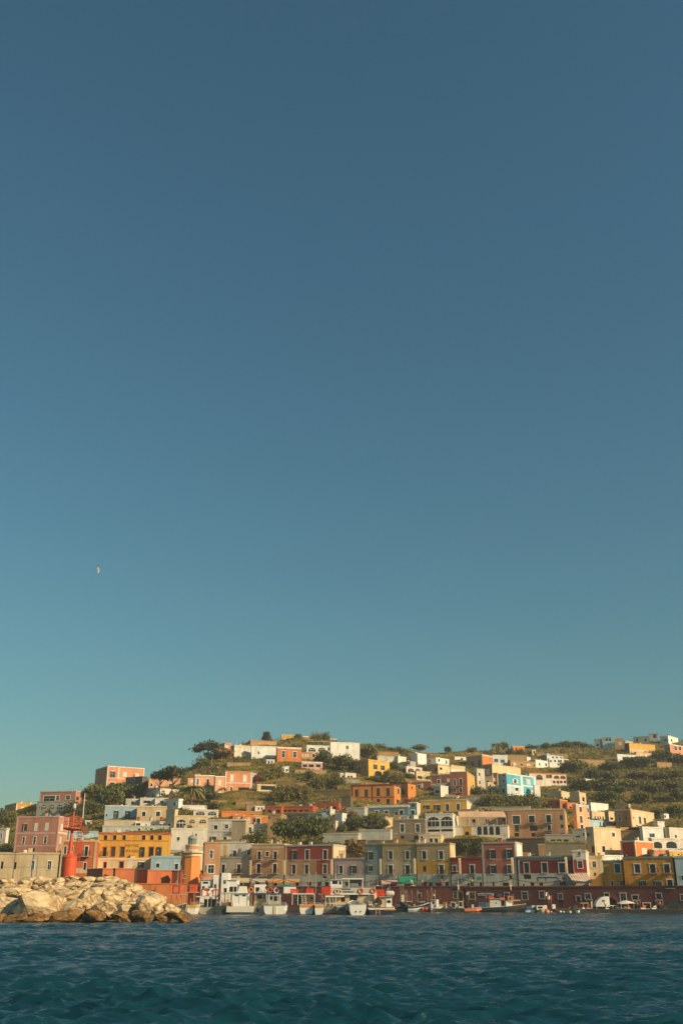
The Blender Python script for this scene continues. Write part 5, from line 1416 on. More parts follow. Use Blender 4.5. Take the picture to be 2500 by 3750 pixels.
for lab, a in (('stepped orange fort wall with a dark left side at the end of the pier', ('n', 62, 262, 440, 450, 800, 42)), ('taller middle block of the orange fort wall', ('n', 425, 436, 712, 450, 800, 62)), ('right block of the orange fort wall with maroon left side', ('n', 752, 882, 1225, 470, 800, 48))):
    H(lab, *a, (194, 110, 64), [], D={62: 213.5, 425: 211.5, 752: 212.5}[a[1]], name='fort_wall', cat='wall', group='orange fort walls by the lighthouse', corh=0.15, depth=3)
H('low orange base wall with a dark drain pipe under the lighthouse', 'n', 440, 480, 1440, 655, 960, 80, (204, 118, 66), [('n', 970, 748, 800, 60, None)], [(480, 1440, 650, 664, 'RO'), (925, 945, 664, 745, 'RO')], D=208.5, name='fort_wall', cat='wall', group='orange fort walls by the lighthouse', corh=0.12, depth=5)
H('end wall darkened for shade between the fort and the lighthouse', 'n', 1225, 1335, 1345, 480, 800, 20, (150, 70, 44), [], D=213, name='fort_wall', cat='wall', group='orange fort walls by the lighthouse', corh=0.1, depth=4)  # darker copy of the fort orange, shade put into the colour

# maroon quay wall in two straight lengths, with its doors
def wall_psi(ua, ub):
    pa, pb = P(ua, 3290, D_wall(ua)), P(ub, 3290, D_wall(ub))
    return math.degrees(math.atan2(pa.y - pb.y, pb.x - pa.x))
KW = (112, 60, 52)
H('maroon quay wall left length behind the tour boats', '0', 738, 1700, 1700, 3245, 3330, wall_psi(760, 1700), KW, [('n', 1535, 3271, 3288, 12, 'LG'), ('g', 1666, 3266, 3290, 12, 'LG'), ('n', 1686, 3268, 3300, 13, 'OLV')], D=D_wall(1700), name='quay_wall', cat='wall', group='maroon quay wall lengths', depth=2, corh=0.2, found=2)
H('maroon quay wall right length with white framed doors under the yellow building', '0', 1703, 2515, 2515, 3244, 3340, wall_psi(1703, 2500), KW,
  [('g', 1728, 3269, 3292, 17, 'LG'), ('g', 1854, 3270, 3296, 15, 'LG'), ('g', 1920, 3267, 3294, 17, 'LG'), ('g', 1983, 3265, 3290, 15, 'LG'), ('g', 2050, 3273, 3292, 13, 'LG'), ('n', 2052, 3294, 3322, 13, None), ('n', 2116, 3282, 3300, 14, 'LG'), ('g', 2151, 3274, 3292, 17, 'LG'), ('n', 2158, 3297, 3325, 15, 'LG'), ('n', 2220, 3271, 3288, 15, 'LG'), ('g', 2280, 3272, 3298, 17, 'LG'), ('n', 2324, 3279, 3294, 19, 'LG'), ('n', 2330, 3299, 3325, 18, 'LG'), ('n', 2410, 3272, 3288, 17, 'LG'), ('n', 2413, 3298, 3325, 18, 'LG'), ('g', 2498, 3277, 3296, 14, 'LG'), ('n', 2195, 3305, 3325, 16, None)],
  D=D_wall(2515), name='quay_wall', cat='wall', group='maroon quay wall lengths', depth=2, corh=0.2, found=2)
# quay deck as one sheet, water edge in front of the wall
vs_, fs_ = [], []
for i, u in enumerate(list(range(740, 2700, 80))):
    a = P(u, 3310, D_wall(u) + 0.3)
    b_ = P(u, 3310, D_wall(u) - 9.0)
    vs_ += [(a.x, a.y, 0.75), (b_.x, b_.y, 0.75), (b_.x, b_.y, -1.5)]
    if i:
        j = 3 * i
        fs_ += [(j - 3, j - 2, j + 1, j), (j - 2, j - 1, j + 2, j + 1)]
tag(MB().add(vs_, fs_).build('quay_pavement', plaster((118, 104, 84))), 'low concrete quay along the foot of the maroon wall', kind='structure')

# street furniture: banner poles, hanging garland, lanterns, awnings, lamps, masts
def pole(label, u, vt, vb, D, r, cols, name='pole', cat='pole', group=None, banner=None):
    p = P(u, vb, D)
    hgt = P(u, vt, D).z - p.z
    o = empty(name, p, label=label, cat=cat, group=group)
    MB().lathe([(r, -0.2), (r * 0.7, hgt)], 8).build('post', paint(cols), o)
    if banner:
        z0, z1, w = banner
        m = MB()
        n = 9
        for i in range(n):
            za, zb_ = z0 + (z1 - z0) * i / n, z0 + (z1 - z0) * (i + 1) / n
            xa, xb = 0.12 + 0.1 * (i % 2), 0.12 + 0.1 * ((i + 1) % 2)
            m.hexa([(xa - 0.12 - w * 0.5, -0.05, za), (xa + w * 0.5, -0.05, za), (xa + w * 0.5, 0.06, za), (xa - 0.12 - w * 0.5, 0.06, za), (xb - 0.12 - w * 0.5, -0.05, zb_ - .003), (xb + w * 0.5, -0.05, zb_ - .003), (xb + w * 0.5, 0.06, zb_ - .003), (xb - 0.12 - w * 0.5, 0.06, zb_ - .003)])
        m.build('banner', plaster('CR'), o)
    return o, p, hgt
near = ['the narrow grey plastered house', 'the gap before the red house', 'the low lilac house', 'the olive house', 'the green awning', 'the brick red house', 'the rose pink house', 'the narrow red and white house']
tops = []
for i, u in enumerate((914, 1038, 1213, 1392, 1518, 1684, 1878, 2076)):
    D = D_wall(u) + 2.2
    o, p, hgt = pole('tall street pole with cream banner before ' + near[i], u, 3146, 3243, D, 0.10, (60, 72, 84), 'banner_pole', 'pole', 'banner poles along the waterfront street', (2.6, 6.2, 0.45))
    tops.append(Vector((p.x, p.y - 0.15, p.z + 1.55)))
for i in range(len(tops) - 1):
    a, b_ = tops[i], tops[i + 1]
    m = MB()
    prev = None
    for s in range(17):
        t = s / 16
        q = a.lerp(b_, t) + Vector((0, 0, -0.95 * 4 * t * (1 - t) + 0.0))
        if prev is not None: m.tube(prev, q, 0.07, n=5)
        prev = q
    gl = m.build('garland', paint((104, 62, 50), 0.9))
    tag(gl, 'dark red garland strung between ' + near[i].replace('the ', '') + ' and ' + near[i + 1].replace('the ', ''), 'garland', 'garlands between the banner poles')
for i, u in enumerate((1382, 1513, 1677, 1869)):
    D = D_wall(u) - 0.5
    p = P(u, 3262, D)
    o = empty('wall_lantern', p, label='cream lantern on the maroon wall below ' + near[3 + i], cat='lantern', group='cream lanterns on the quay wall')
    MB().lathe([(0.03, 0), (0.17, 0.35), (0.2, 0.8), (0.08, 1.15), (0.06, 2.1), (0.02, 2.2)], 8).build('lamp_body', plaster('CR'), o)
    MB().box((-0.3, -0.05, 1.12), (0.55, 0.05, 1.24)).build('arm', plaster('W'), o)
def awning(label, t, x0, x1, ya, yb, D, c, out=2.4, stripe=None, posts=True):
    """sloping canvas: ya upper back edge, yb lower front edge"""
    ua, vb = px(t, x0, yb)
    ub, _ = px(t, x1, yb)
    _, va = px(t, x0, ya)
    A_, B_ = P(ua, vb, D), P(ub, vb, D)
    w = B_.x - A_.x
    h = P(ua, va, D + out).z - A_.z
    o = empty('awning', A_, label=label, cat='awning', group='awnings along the waterfront')
    n = max(2, int(w / 0.28)) if stripe else 1
    m = MB()
    for i in range(n):
        xa, xb = w * i / n, w * (i + 1) / n
        m.hexa([(xa, 0, 0), (xb, 0, 0), (xb, out, h), (xa, out, h), (xa, 0, 0.06), (xb, 0, 0.06), (xb, out, h + 0.06), (xa, out, h + 0.06)], i % 2 if stripe else 0)
        m.box((xa, -0.03, -0.28), (xb, 0.02, 0.058), i % 2 if stripe else 0)
    m.build('canvas', [plaster(c), plaster(stripe or c)], o)
    if posts:
        for x in (0.1, w - 0.1): MB().tube((x, 0.08, -2.3), (x, 0.08, 0), 0.035).build('leg', paint('LG'), o)
    return o
awning('long beige awning behind the white ferry', 'c', 280, 590, 1180, 1225, D_wall(880) + 4, 'BG')
awning('grey striped awning between the beige and the yellow ones', 'c', 598, 805, 1190, 1225, D_wall(950) + 4, 'GR', stripe='W')
awning('long orange yellow awning, left one of the pair', 'c', 812, 1048, 1193, 1228, D_wall(1010) + 4, (224, 160, 84))
awning('shorter orange yellow awning, right one of the pair', 'c', 1056, 1255, 1195, 1226, D_wall(1070) + 4, (224, 160, 84))
awning('pale pink shop awning left of the green one', 'd', 958, 1182, 1210, 1245, D_wall(1430) + 5, 'PI')
awning('bright green awning with a hanging green side curtain', 'd', 1200, 1440, 1155, 1240, D_wall(1490) + 3.5, (22, 134, 104), out=3.0)
awning('wide cream and brown striped awning beside the yellow building', 'f', 738, 1010, 1125, 1232, D_wall(2140) + 4, 'W', out=5.5, stripe='BR')
for lab, t, x, y0, y1, D, r, c in (('slim dark street lamp post before the beige building', 'm', 172, 235, 620, 178, 0.07, 'DG'), ('tall blue mast, left one of two before the beige building', 'm', 425, 250, 620, 170, 0.09, (60, 80, 140)), ('thin blue mast, right one of two before the beige building', 'm', 490, 283, 620, 170, 0.05, (60, 80, 140)),
        ('white flagless pole above the red beacon', 'a', 1135, 465, 800, 330, 0.16, 'W'), ('tall thin mast on the white hilltop house', 'h', 770, 172, 410, 470, 0.12, 'LG'), ('thin mast on the topmost garden wall', 'h', 976, 82, 200, 490, 0.08, 'LG'),
        ('mast on the roof of the peach villa', 'b', 383, 82, 240, 420, 0.08, 'LG'), ('dark mast on the ridge left of the row house', 'b', 953, 45, 210, 446, 0.08, 'DG'), ('pale mast on the ridge left of the row house', 'b', 992, 40, 210, 446, 0.07, 'LG'), ('wooden power pole below the leaning pine', 'h', 431, 410, 560, 440, 0.14, 'TN'), ('wooden power pole right of the leaning pine', 'h', 568, 415, 520, 445, 0.12, 'TN'),
        ('pair mast on the skyline above the grey sided house', 'j', 800, 165, 270, 512, 0.08, 'DG'), ('flagpole by the fort wall', 'n', 1308, 480, 690, 207, 0.05, 'LG'), ('lamp post on the slope below the skyline shrine', 'k', 700, 235, 330, 545, 0.1, 'LG'), ('pale lamp post on the left of the right ridge slope', 'l', 220, 240, 340, 590, 0.1, 'LG')):
    pole(lab, *px(t, x, y0), px(t, 0, y1)[1], D, r, c, 'mast' if 'mast' in lab else 'pole', 'mast' if 'mast' in lab else 'pole')
lp = bpy.data.objects['pole']
MB().box((-0.55, -0.12, 0), (0.55, 0.12, 0.12)).build('lamp_head', paint('DG'), lp, (0, 0, P(*px('m', 172, 235), 178).z - lp.location.z))

# signs and lettering (built-in font turned into meshes)
def text(body, size, parent, loc, mat, name='lettering', rz=0.0, ext=0.02, sx=1.0):
    cu = bpy.data.curves.new(name, 'FONT')
    cu.body = body
    cu.size = size
    cu.extrude = ext
    cu.align_x = 'CENTER'
    cu.align_y = 'CENTER'
    o = bpy.data.objects.new(name, cu)
    COL.objects.link(o)
    dg = bpy.context.evaluated_depsgraph_get()
    me = bpy.data.meshes.new_from_object(o.evaluated_get(dg))
    bpy.data.objects.remove(o)
    o = bpy.data.objects.new(name, me)
    me.materials.clear()
    me.materials.append(mat)
    COL.objects.link(o)
    o.parent = parent
    o.location = loc
    o.rotation_euler = (pi / 2, 0, rz)
    o.scale = (sx, 1, 1)
    return o
def face_text(root, t, x, y, body, hpx, mat, sx=1.0):
    C = root.location
    ps = -root.rotation_euler.z
    ay = Vector((sin(ps), cos(ps), 0))
    s, z = solve_face(C, ay, *px(t, x, y))
    hgt = hpx / TILES[t][2] / ppm(3100, C.y)
    return text(body, hgt * 1.4, root, (0.06, s, z - C.z), mat, rz=pi / 2, sx=sx)
face_text(hotel, 'b', 398, 1182, 'HOTEL', 34, plaster((176, 128, 50)), 1.25)
face_text(hotel, 'b', 398, 1255, 'MARI', 40, plaster((176, 128, 50)), 1.35)
D = D_wall(1777) - 0.35
p = P(1777, 3275.5, D)
sg = empty('shop_sign', p, -radians(wall_psi(1703, 2500)), label='long white sign board with blue lettering on the maroon wall', cat='sign')
w, h = 59 / ppm(3275, D) / 2, 9.5 / ppm(3275, D) / 2
MB().box((-w, -0.03, -h), (w, 0.05, h)).build('board', plaster('W'), sg)
text('Bar 3 Pigora', h * 1.75, sg, (0, -0.06, 0), paint((50, 60, 90)), sx=1.15)
for lab, u, v, ww, hh, c in (('faded pale sign board right of the lettered sign', 1832, 3279, 25, 12, 'DG'), ('wide faded sign board below a pale door on the maroon wall', 1954, 3279, 37, 9, (110, 84, 72)), ('pale notice board behind the Italian flags', 2029, 3290, 24, 14, 'BG'), ('grey notice board low on the maroon wall', 1880, 3291, 20, 13, 'GR')):
    D = D_wall(u) - 0.4
    k = ppm(v, D)
    s = MB().box((-ww / k / 2, -0.03, -hh / k / 2), (ww / k / 2, 0.05, hh / k / 2)).build('sign_board', plaster(c), None, P(u, v, D), -radians(17))
    tag(s, lab, 'sign')
u, v = px('e', 869, 1182)
D = D_row(u) - 0.5
s = MB().box((-0.5, -0.04, -0.35), (0.5, 0.04, 0.35)).build('shop_sign', paint((40, 140, 120)), None, P(u, v, D), -radians(18))
tag(s, 'small turquoise shop sign on the white ground floor of the brick red house', 'sign')
m = MB()
u0, v0 = px('f', 250, 1172)
u1, _ = px('f', 525, 1172)
_, v2 = px('f', 250, 1225)
D = D_row(2010) - 2
a, b_ = P(u0, v0, D), P(u1, v0, D - 3.6)
hgt = a.z - P(u0, v2, D).z
m.tube((0, 0, 0), b_ - a, 0.16, n=6)
m.tube((0, 0, 0), (0, 0, -hgt), 0.16, n=6)
m.tube(b_ - a, b_ - a - Vector((0, 0, hgt)), 0.16, n=6)
m.tube((b_ - a) * 0.4, (b_ - a) * 0.4 - Vector((0, 0, hgt)), 0.12, n=6)
tag(m.build('door_arch', paint((56, 84, 130)), None, a), 'blue painted frame around the doors below the dark red house', 'door frame')

# pergolas and pots
def pergola(label, t, x0, x1, ya, yf, yb, D, c, out, nb, slope=True):
    ua, vf = px(t, x0, yf)
    ub, _ = px(t, x1, yf)
    A_, B_ = P(ua, vf, D), P(ub, vf, D)
    w = B_.x - A_.x
    hb = P(ua, px(t, 0, yb)[1], D).z - A_.z
    ht = (P(ua, px(t, 0, ya)[1], D + out).z - A_.z) if slope else 0.0
    o = empty('pergola', A_, label=label, cat='pergola', group='roof terrace pergolas')
    if slope:
        MB().hexa([(0, 0, 0), (w, 0, 0), (w, out, ht), (0, out, ht), (0, 0, 0.1), (w, 0, 0.1), (w, out, ht + 0.1), (0, out, ht + 0.1)]).build('canvas', plaster(c), o)
    else:
        m_ = MB()
        for q in range(14): m_.box((w * q / 13.5, 0, 0.1), (w * q / 13.5 + 0.1, out, 0.2))
        m_.build('roof_slats', plaster(c), o)
    MB().box((0, -0.05, -0.12), (w, 0.05, -0.001 if slope else 0.099)).build('beam', plaster('CR'), o)
    for q in range(nb + 1):
        x_ = 0.1 + (w - 0.2) * q / nb
        MB().tube((x_, 0.06, hb), (x_, 0.06, -0.1), 0.06).build('post', plaster('W'), o)
Dp = ground_D(1650, 3062)
pergola('long pink beige awning roof over the restaurant terrace', 'e', 600, 1240, 272, 340, 455, Dp - 1.0, (220, 176, 140), 3.5, 5)
pergola('slatted pergola on the roof of the arched hilltop house', 'i', 462, 775, 200, 205, 256, 492, 'CR', 4, 4, slope=False)
for i, (x, lab) in enumerate(((478, 'orange terracotta pot at the left of the beige house terrace'), (645, 'orange terracotta pot in the middle of the beige house terrace'), (792, 'orange terracotta pot at the right of the beige house terrace'))):
    u_, v_ = px('b', x, 843)
    Dp = ground_D(px('b', 447, 860)[0], px('b', 447, 860)[1]) - 1.2
    p_ = P(u_, v_, Dp)
    po_ = empty('flower_pot', p_, label=lab, cat='flower pot', group='orange pots on the beige house terrace')
    MB().lathe([(0.34, 0), (0.52, 0.75), (0.56, 0.75), (0.56, 0.9), (0.5, 0.9)], 12).build('pot', plaster((214, 96, 48)), po_)
    cm_, tm_ = tree_mesh('bush', 'olive', i)
    f_ = bpy.data.objects.new('plant', cm_)
    COL.objects.link(f_)
    f_.parent = po_
    f_.location = (0, 0, 0.85)
    f_.scale = (0.5, 0.5, 0.5)
# ------------------------------------------------------------ boats
class Boat:
    """built in its own frame: X to the right, Y away, Z up, origin on the waterline"""
    def __init__(s, label, t, x0, x1, ywl, ydk, mode='stern', L=9.0, B=3.2, hull='WH', boot=None, deck='LG', band=None, D=None, cat='boat', name='boat', group='moored boats of the harbour', yaw=0.0, sheer=0.3):
        s.t = t
        ua, v = px(t, x0, ywl)
        ub, _ = px(t, x1, ywl)
        s.D = D or Dz(v, 0)
        s.v0, s.uc = v, (ua + ub) / 2
        p = P(s.uc, v, s.D)
        s.k = ppm(v, s.D)
        s.org = Vector((p.x, p.y, 0))
        s.z0 = p.z
        s.root = empty(name, s.org, yaw, label=label, cat=cat, group=group)
        wid = (ub - ua) / s.k
        s.F = max(0.35, (ywl - ydk) / TILES[t][2] / s.k)
        s.mode = mode
        if mode in ('stern', 'bow'): s.B, s.L = wid, L
        else: s.B, s.L = B, wid
        s.hull(hull, boot, deck, band, sheer)
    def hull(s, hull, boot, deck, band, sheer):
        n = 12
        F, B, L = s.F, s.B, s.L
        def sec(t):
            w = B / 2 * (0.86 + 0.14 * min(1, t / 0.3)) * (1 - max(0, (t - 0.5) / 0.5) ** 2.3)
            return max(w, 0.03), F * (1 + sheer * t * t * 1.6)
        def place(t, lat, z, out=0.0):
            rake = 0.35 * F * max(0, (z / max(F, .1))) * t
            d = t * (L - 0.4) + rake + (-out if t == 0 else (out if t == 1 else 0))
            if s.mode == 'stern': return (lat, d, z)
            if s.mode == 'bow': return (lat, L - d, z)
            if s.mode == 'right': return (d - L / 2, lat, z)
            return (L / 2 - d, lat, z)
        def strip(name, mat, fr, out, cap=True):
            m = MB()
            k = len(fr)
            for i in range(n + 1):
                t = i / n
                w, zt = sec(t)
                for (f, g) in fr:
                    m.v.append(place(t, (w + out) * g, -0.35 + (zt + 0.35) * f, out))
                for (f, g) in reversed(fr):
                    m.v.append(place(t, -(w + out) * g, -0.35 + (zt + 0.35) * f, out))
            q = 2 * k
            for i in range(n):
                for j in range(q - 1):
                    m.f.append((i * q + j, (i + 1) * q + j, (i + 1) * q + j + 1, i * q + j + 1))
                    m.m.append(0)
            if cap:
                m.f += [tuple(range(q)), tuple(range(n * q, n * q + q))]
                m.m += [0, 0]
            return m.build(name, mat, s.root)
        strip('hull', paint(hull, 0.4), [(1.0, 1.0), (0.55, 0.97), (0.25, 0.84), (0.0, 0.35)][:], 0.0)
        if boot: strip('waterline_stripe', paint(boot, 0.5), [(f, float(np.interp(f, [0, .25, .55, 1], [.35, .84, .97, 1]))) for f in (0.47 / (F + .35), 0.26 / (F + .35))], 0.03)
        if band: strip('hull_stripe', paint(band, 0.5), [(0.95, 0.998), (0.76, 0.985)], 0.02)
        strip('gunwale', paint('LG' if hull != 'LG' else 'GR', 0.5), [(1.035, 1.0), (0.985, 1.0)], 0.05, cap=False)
        m = MB()
        for i in range(n + 1):
            t = i / n
            w, zt = sec(t)
            for g in (1, -1): m.v.append(place(t, w * g * 0.97, -0.35 + (zt + 0.35) * 0.9))
        for i in range(n):
            m.f.append((2 * i, 2 * i + 1, 2 * i + 3, 2 * i + 2))
            m.m.append(0)
        m.build('deck', paint(deck, 0.7), s.root)
    def X(s, x): return (px(s.t, x, 0)[0] - s.uc) / s.k
    def Z(s, y): return (s.v0 - px(s.t, 0, y)[1]) / s.k
    def box(s, name, c, xa, xb, ya, yb, d0=1.0, d1=4.0, rough=0.5, taper=0.0, parent=None):
        a, b = s.X(xa), s.X(xb)
        z1, z0 = s.Z(ya), s.Z(yb)
        m = MB().hexa([(a, d0, z0), (b, d0, z0), (b, d1, z0), (a, d1, z0), (a + taper, d0 + taper, z1), (b - taper, d0 + taper, z1), (b - taper, d1 - taper, z1), (a + taper, d1 - taper, z1)])
        return m.build(name, glass() if c == 'glass' else paint(c, rough), parent or s.root)
    def cabin(s, c, xa, xb, ya, yb, d0, d1, wins=(), roof=None, name='cabin', side=True):
        cb = s.box(name, c, xa, xb, ya, yb, d0, d1)
        for (wx, wy0, wy1, ww) in wins:
            s.box('window', 'glass', wx - ww / 2, wx + ww / 2, wy0, wy1, d0 - 0.03, d0 + 0.05, parent=cb)
        if side:
            a, b = s.X(xa), s.X(xb)
            z1, z0 = s.Z(ya), s.Z(yb)
            m = MB()
            for q in range(2):
                y0 = d0 + (d1 - d0) * (0.12 + 0.44 * q)
                m = MB().box((b - 0.02, y0, z0 + (z1 - z0) * .5), (b + 0.03, y0 + (d1 - d0) * .3, z0 + (z1 - z0) * .82)).build('window', glass(), cb)
        if roof: s.box('cabin_roof', roof, xa - 6, xb + 6, ya - 10, ya + 0.3, d0 - 0.25, d1 + 0.25)
        return cb
    def canopy(s, c, xa, xb, y, d0, d1, posts=(), yb=None, th=10, pc='WH'):
        s.box('canopy', c, xa, xb, y - th, y, d0, d1)
        for x in posts:
            for d in (d0 + 0.1, d1 - 0.1):
                MB().tube((s.X(x), d, s.Z(yb)), (s.X(x), d, s.Z(y) + 0.01), 0.055, n=6).build('post', paint(pc), s.root)
    def rail(s, xa, xb, ya, yb, d0, d1=None, c='LG', n=7):
        m = MB()
        a, b, z1, z0 = s.X(xa), s.X(xb), s.Z(ya), s.Z(yb)
        for i in range(n + 1):
            x = a + (b - a) * i / n
            m.tube((x, d0, z0), (x, d0, z1), 0.022, n=4)
        for f in (0.5, 1.0): m.tube((a, d0, z0 + (z1 - z0) * f), (b, d0, z0 + (z1 - z0) * f), 0.024, n=4)
        if d1:
            for x in (a, b):
                for f in (0.5, 1.0): m.tube((x, d0, z0 + (z1 - z0) * f), (x, d1, z0 + (z1 - z0) * f), 0.024, n=4)
                for i in range(4): m.tube((x, d0 + (d1 - d0) * (i + 1) / 4, z0), (x, d0 + (d1 - d0) * (i + 1) / 4, z1), 0.022, n=4)
        m.build('railing', paint(c), s.root)
    def ladder(s, x, xw, ya, yb, d, lean=0.0, c='W'):
        m = MB()
        z1, z0 = s.Z(ya), s.Z(yb)
        a, b = s.X(x - xw / 2), s.X(x + xw / 2)
        for q in (a, b): m.tube((q + lean, d, z1), (q, d - 0.3, z0), 0.05, n=5)
        n = max(3, int((z1 - z0) / 0.32))
        for i in range(1, n):
            t = i / n
            m.tube((a + lean * t, d - 0.3 + 0.3 * t, z0 + (z1 - z0) * t), (b + lean * t, d - 0.3 + 0.3 * t, z0 + (z1 - z0) * t), 0.035, n=4)
        m.build('ladder', paint(c), s.root)
    def mast(s, x, ya, yb, d, r=0.05, c='TN', lines=True, dx=0.0):
        z1, z0 = s.Z(ya), s.Z(yb)
        m = MB().tube((s.X(x), d, z0), (s.X(x) + dx, d, z1), r, r * 0.6)
        o = m.build('mast', paint(c), s.root)
        if lines:
            g = MB()
            g.tube((s.X(x) + dx, d, z1), (s.X(x) + 1.4, d, z0), 0.012, n=3)
            g.tube((s.X(x) + dx, d, z1), (s.X(x) - 1.4, d, z0), 0.012, n=3)
            g.build('rigging', paint('GR'), s.root)
    def W(s, x, y, d): return s.org + Vector((s.X(x), d, s.Z(y)))
    def fender(s, x, ya, yb, d=-0.15, c='BK'):
        MB().lathe([(0.04, 0), (0.15, 0.1), (0.15, s.Z(ya) - s.Z(yb) - 0.1), (0.04, s.Z(ya) - s.Z(yb))], 8, c=(s.X(x), d, s.Z(yb))).build('fender', paint(c), s.root)
def ring(b, label, x, y, d, R, c=(232, 96, 34), square=False, name='life_ring'):
    p = b.W(x, y, d)
    if square:
        m = MB()
        w, h, t = R, R * 1.1, R * 0.36
        m.box((-w, -0.1, -h), (-w + t, 0.1, h)).box((w - t, -0.1, -h), (w, 0.1, h)).box((-w + t, -0.099, -h), (w - t, 0.099, -h + t)).box((-w + t, -0.099, h - t), (w - t, 0.099, h))
    else:
        m = MB().ring((0, 0, 0), R, R * 0.28, 'y')
    o = m.build(name, paint(c, 0.5), None, p)
    tag(o, label, 'life float' if square else 'life ring', 'life rings and floats on the tour boats')
def stack(b, label, xa, xb, ya, yb, d, c=(226, 66, 34)):
    k = b.k * TILES[b.t][2]
    w, h = (xb - xa) / k, (yb - ya) / k
    p = b.W((xa + xb) / 2, yb, d)
    m = MB()
    rr_ = random.Random(int(xa + ya))
    nx, nz = max(2, int(w / 0.42)), max(2, int(h / 0.24))
    for i in range(nx):
        for j in range(nz):
            x0 = -w / 2 + w * i / nx
            z0 = h * j / nz
            e = rr_.uniform(-0.05, 0.06)
            m.box((x0 + 0.02, -0.35 + e, z0 + 0.01), (x0 + w / nx - 0.02, 0.35 + e, z0 + h / nz - 0.01))
    o = m.build('life_jacket_stack', paint(c, 0.55), None, p)
    tag(o, label, 'life jackets', 'orange life jacket stacks on the tour boats')
def canister(b, label, xa, xb, y, d, R=0.42, c='W'):
    p = b.W((xa + xb) / 2, y, d)
    w = (xb - xa) / (b.k * TILES[b.t][2])
    m = MB().lathe([(R * 0.55, -w / 2), (R, -w / 2 + 0.2), (R, w / 2 - 0.2), (R * 0.55, w / 2)], 14)
    o = m.build('raft_canister', paint(c, 0.4), None, p)
    o.rotation_euler = (0, pi / 2, 0)
    tag(o, label, 'life raft', 'white life raft canisters')

# left group in front of the lighthouse
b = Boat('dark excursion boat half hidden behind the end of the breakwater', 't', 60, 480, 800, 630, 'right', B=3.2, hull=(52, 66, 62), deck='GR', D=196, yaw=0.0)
b.canopy('LG', 100, 470, 362, -1.2, 1.2, (130, 250, 350, 440), 640, th=12, pc='TN')
b.box('bench', (170, 120, 50), 130, 430, 560, 620, 0.2, 0.9)
ring(b, 'square red and white life float on the roof of the dark excursion boat', 272, 255, -1.0, 0.68, (190, 50, 38), True)
b = Boat('small white stern with a red waterline before the lighthouse', 't', 505, 740, 830, 625, 'stern', L=9, boot=(226, 96, 56), band=(212, 170, 60), deck='TN', D=197)
b.canopy('PI', 480, 715, 350, 0.3, 5, (515, 660, 690), 625, th=12, pc='BR')
b.ladder(530, 40, 610, 820, 0.0)
b.box('seat_bench', (180, 110, 60), 540, 690, 545, 620, 1.0, 2.0)
stack(b, 'orange stack of life floats on the boat before the lighthouse', 535, 705, 175, 335, 2.0, (228, 96, 40))
b = Boat('grey tour boat with an arched canopy and two square floats on its roof', 't', 770, 1230, 805, 640, 'stern', L=12, hull='GR', deck='DG', D=201)
b.canopy('W', 715, 1225, 428, 0.3, 7, (810, 990, 1075, 1190), 640, th=22)
b.cabin('DG', 860, 1130, 470, 640, 3.5, 7, [(930, 490, 560, 60), (1050, 490, 560, 60)])
b.cabin('WH', 845, 1010, 235, 410, 3.0, 6.5, [(900, 250, 290, 60), (960, 250, 290, 40)], roof='W', name='wheelhouse')
b.box('roof_locker', 'W', 985, 1090, 330, 405, 2.5, 4.0)
b.fender(760, 650, 760, -0.15, 'CR')
b.mast(1100, 60, 400, 4, 0.05, 'LG')
ring(b, 'square red float, left one of the two on the grey tour boat', 905, 340, 0.5, 0.66, (196, 74, 38), True)
ring(b, 'square red float, right one of the two on the grey tour boat', 1165, 340, 0.5, 0.60, (196, 74, 38), True)
# white ferry behind
b = Boat('big white ferry with two tall deck houses behind the tour boats', 't', 830, 1720, 790, 560, 'right', B=6, hull='WH', deck='LG', D=214, name='ferry', cat='ferry', group='white passenger ferries')
b.cabin('WH', 860, 1100, 60, 560, -2.2, 2.2, [(960, 105, 145, 120), (920, 200, 280, 60), (1060, 205, 290, 80)], roof='W', name='deck_house')
b.cabin('WH', 1140, 1255, -40, 560, -2.6, 2.4, [(1190, 160, 240, 50)], name='funnel_house', side=False)
b.cabin('WH', 1325, 1480, -85, 560, -2.5, 2.4, [(1400, 70, 150, 60), (1420, 240, 330, 70)], name='funnel_tower', side=False)
b.cabin('WH', 1480, 1690, 70, 560, -2.4, 2.4, [(1560, 210, 320, 80), (1650, 210, 320, 60)], roof='W', name='bridge_house')
b.rail(860, 1100, 0, 55, -2.2, 2.0, 'W')
b.box('covered_raft', (206, 96, 44), 790, 935, -60, 20, -1.5, 1.0)
b.rail(1480, 1690, -15, 60, -2.4, 2.0, 'W')
b.mast(1330, 80, 560, -3.2, 0.09, 'BR', False)
# t/u row
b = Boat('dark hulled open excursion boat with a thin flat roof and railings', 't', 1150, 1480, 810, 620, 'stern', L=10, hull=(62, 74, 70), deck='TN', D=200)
b.canopy('TN', 1275, 1570, 345, 0.3, 7, (1300, 1375, 1440, 1540), 610, th=10, pc='TN')
b.rail(1270, 1560, 480, 610, 0.3, 5, 'TN', 8)
b.box('bench', (140, 60, 50), 1410, 1540, 540, 605, 1.2, 2.2)
b = Boat('white boat with a closed double door cabin and two slot vents', 'u', 180, 800, 800, 630, 'stern', L=11, hull='LG', boot=(96, 104, 100), deck='W', D=200)
b.cabin('WH', 318, 660, 352, 632, 0.5, 5, [(402, 375, 402, 70), (570, 378, 405, 70)], name='cabin')
b.box('door_seam', 'GR', 450, 458, 360, 570, 0.47, 0.52)
b.canopy('LG', 0, 680, 345, 0.2, 7, (30, 300, 690), 610, th=12)
b.box('stern_platform', 'W', 185, 790, 620, 745, -0.5, 0.6)
b.box('roof_tent', 'W', 395, 615, 185, 335, 2, 5, taper=0.3)
b.rail(330, 760, 590, 640, 0.1)
b = Boat('beige cabin boat with a blue edged roof carrying life rings', 'u', 690, 1110, 800, 620, 'stern', L=12, hull='LG', deck='BG', D=202)
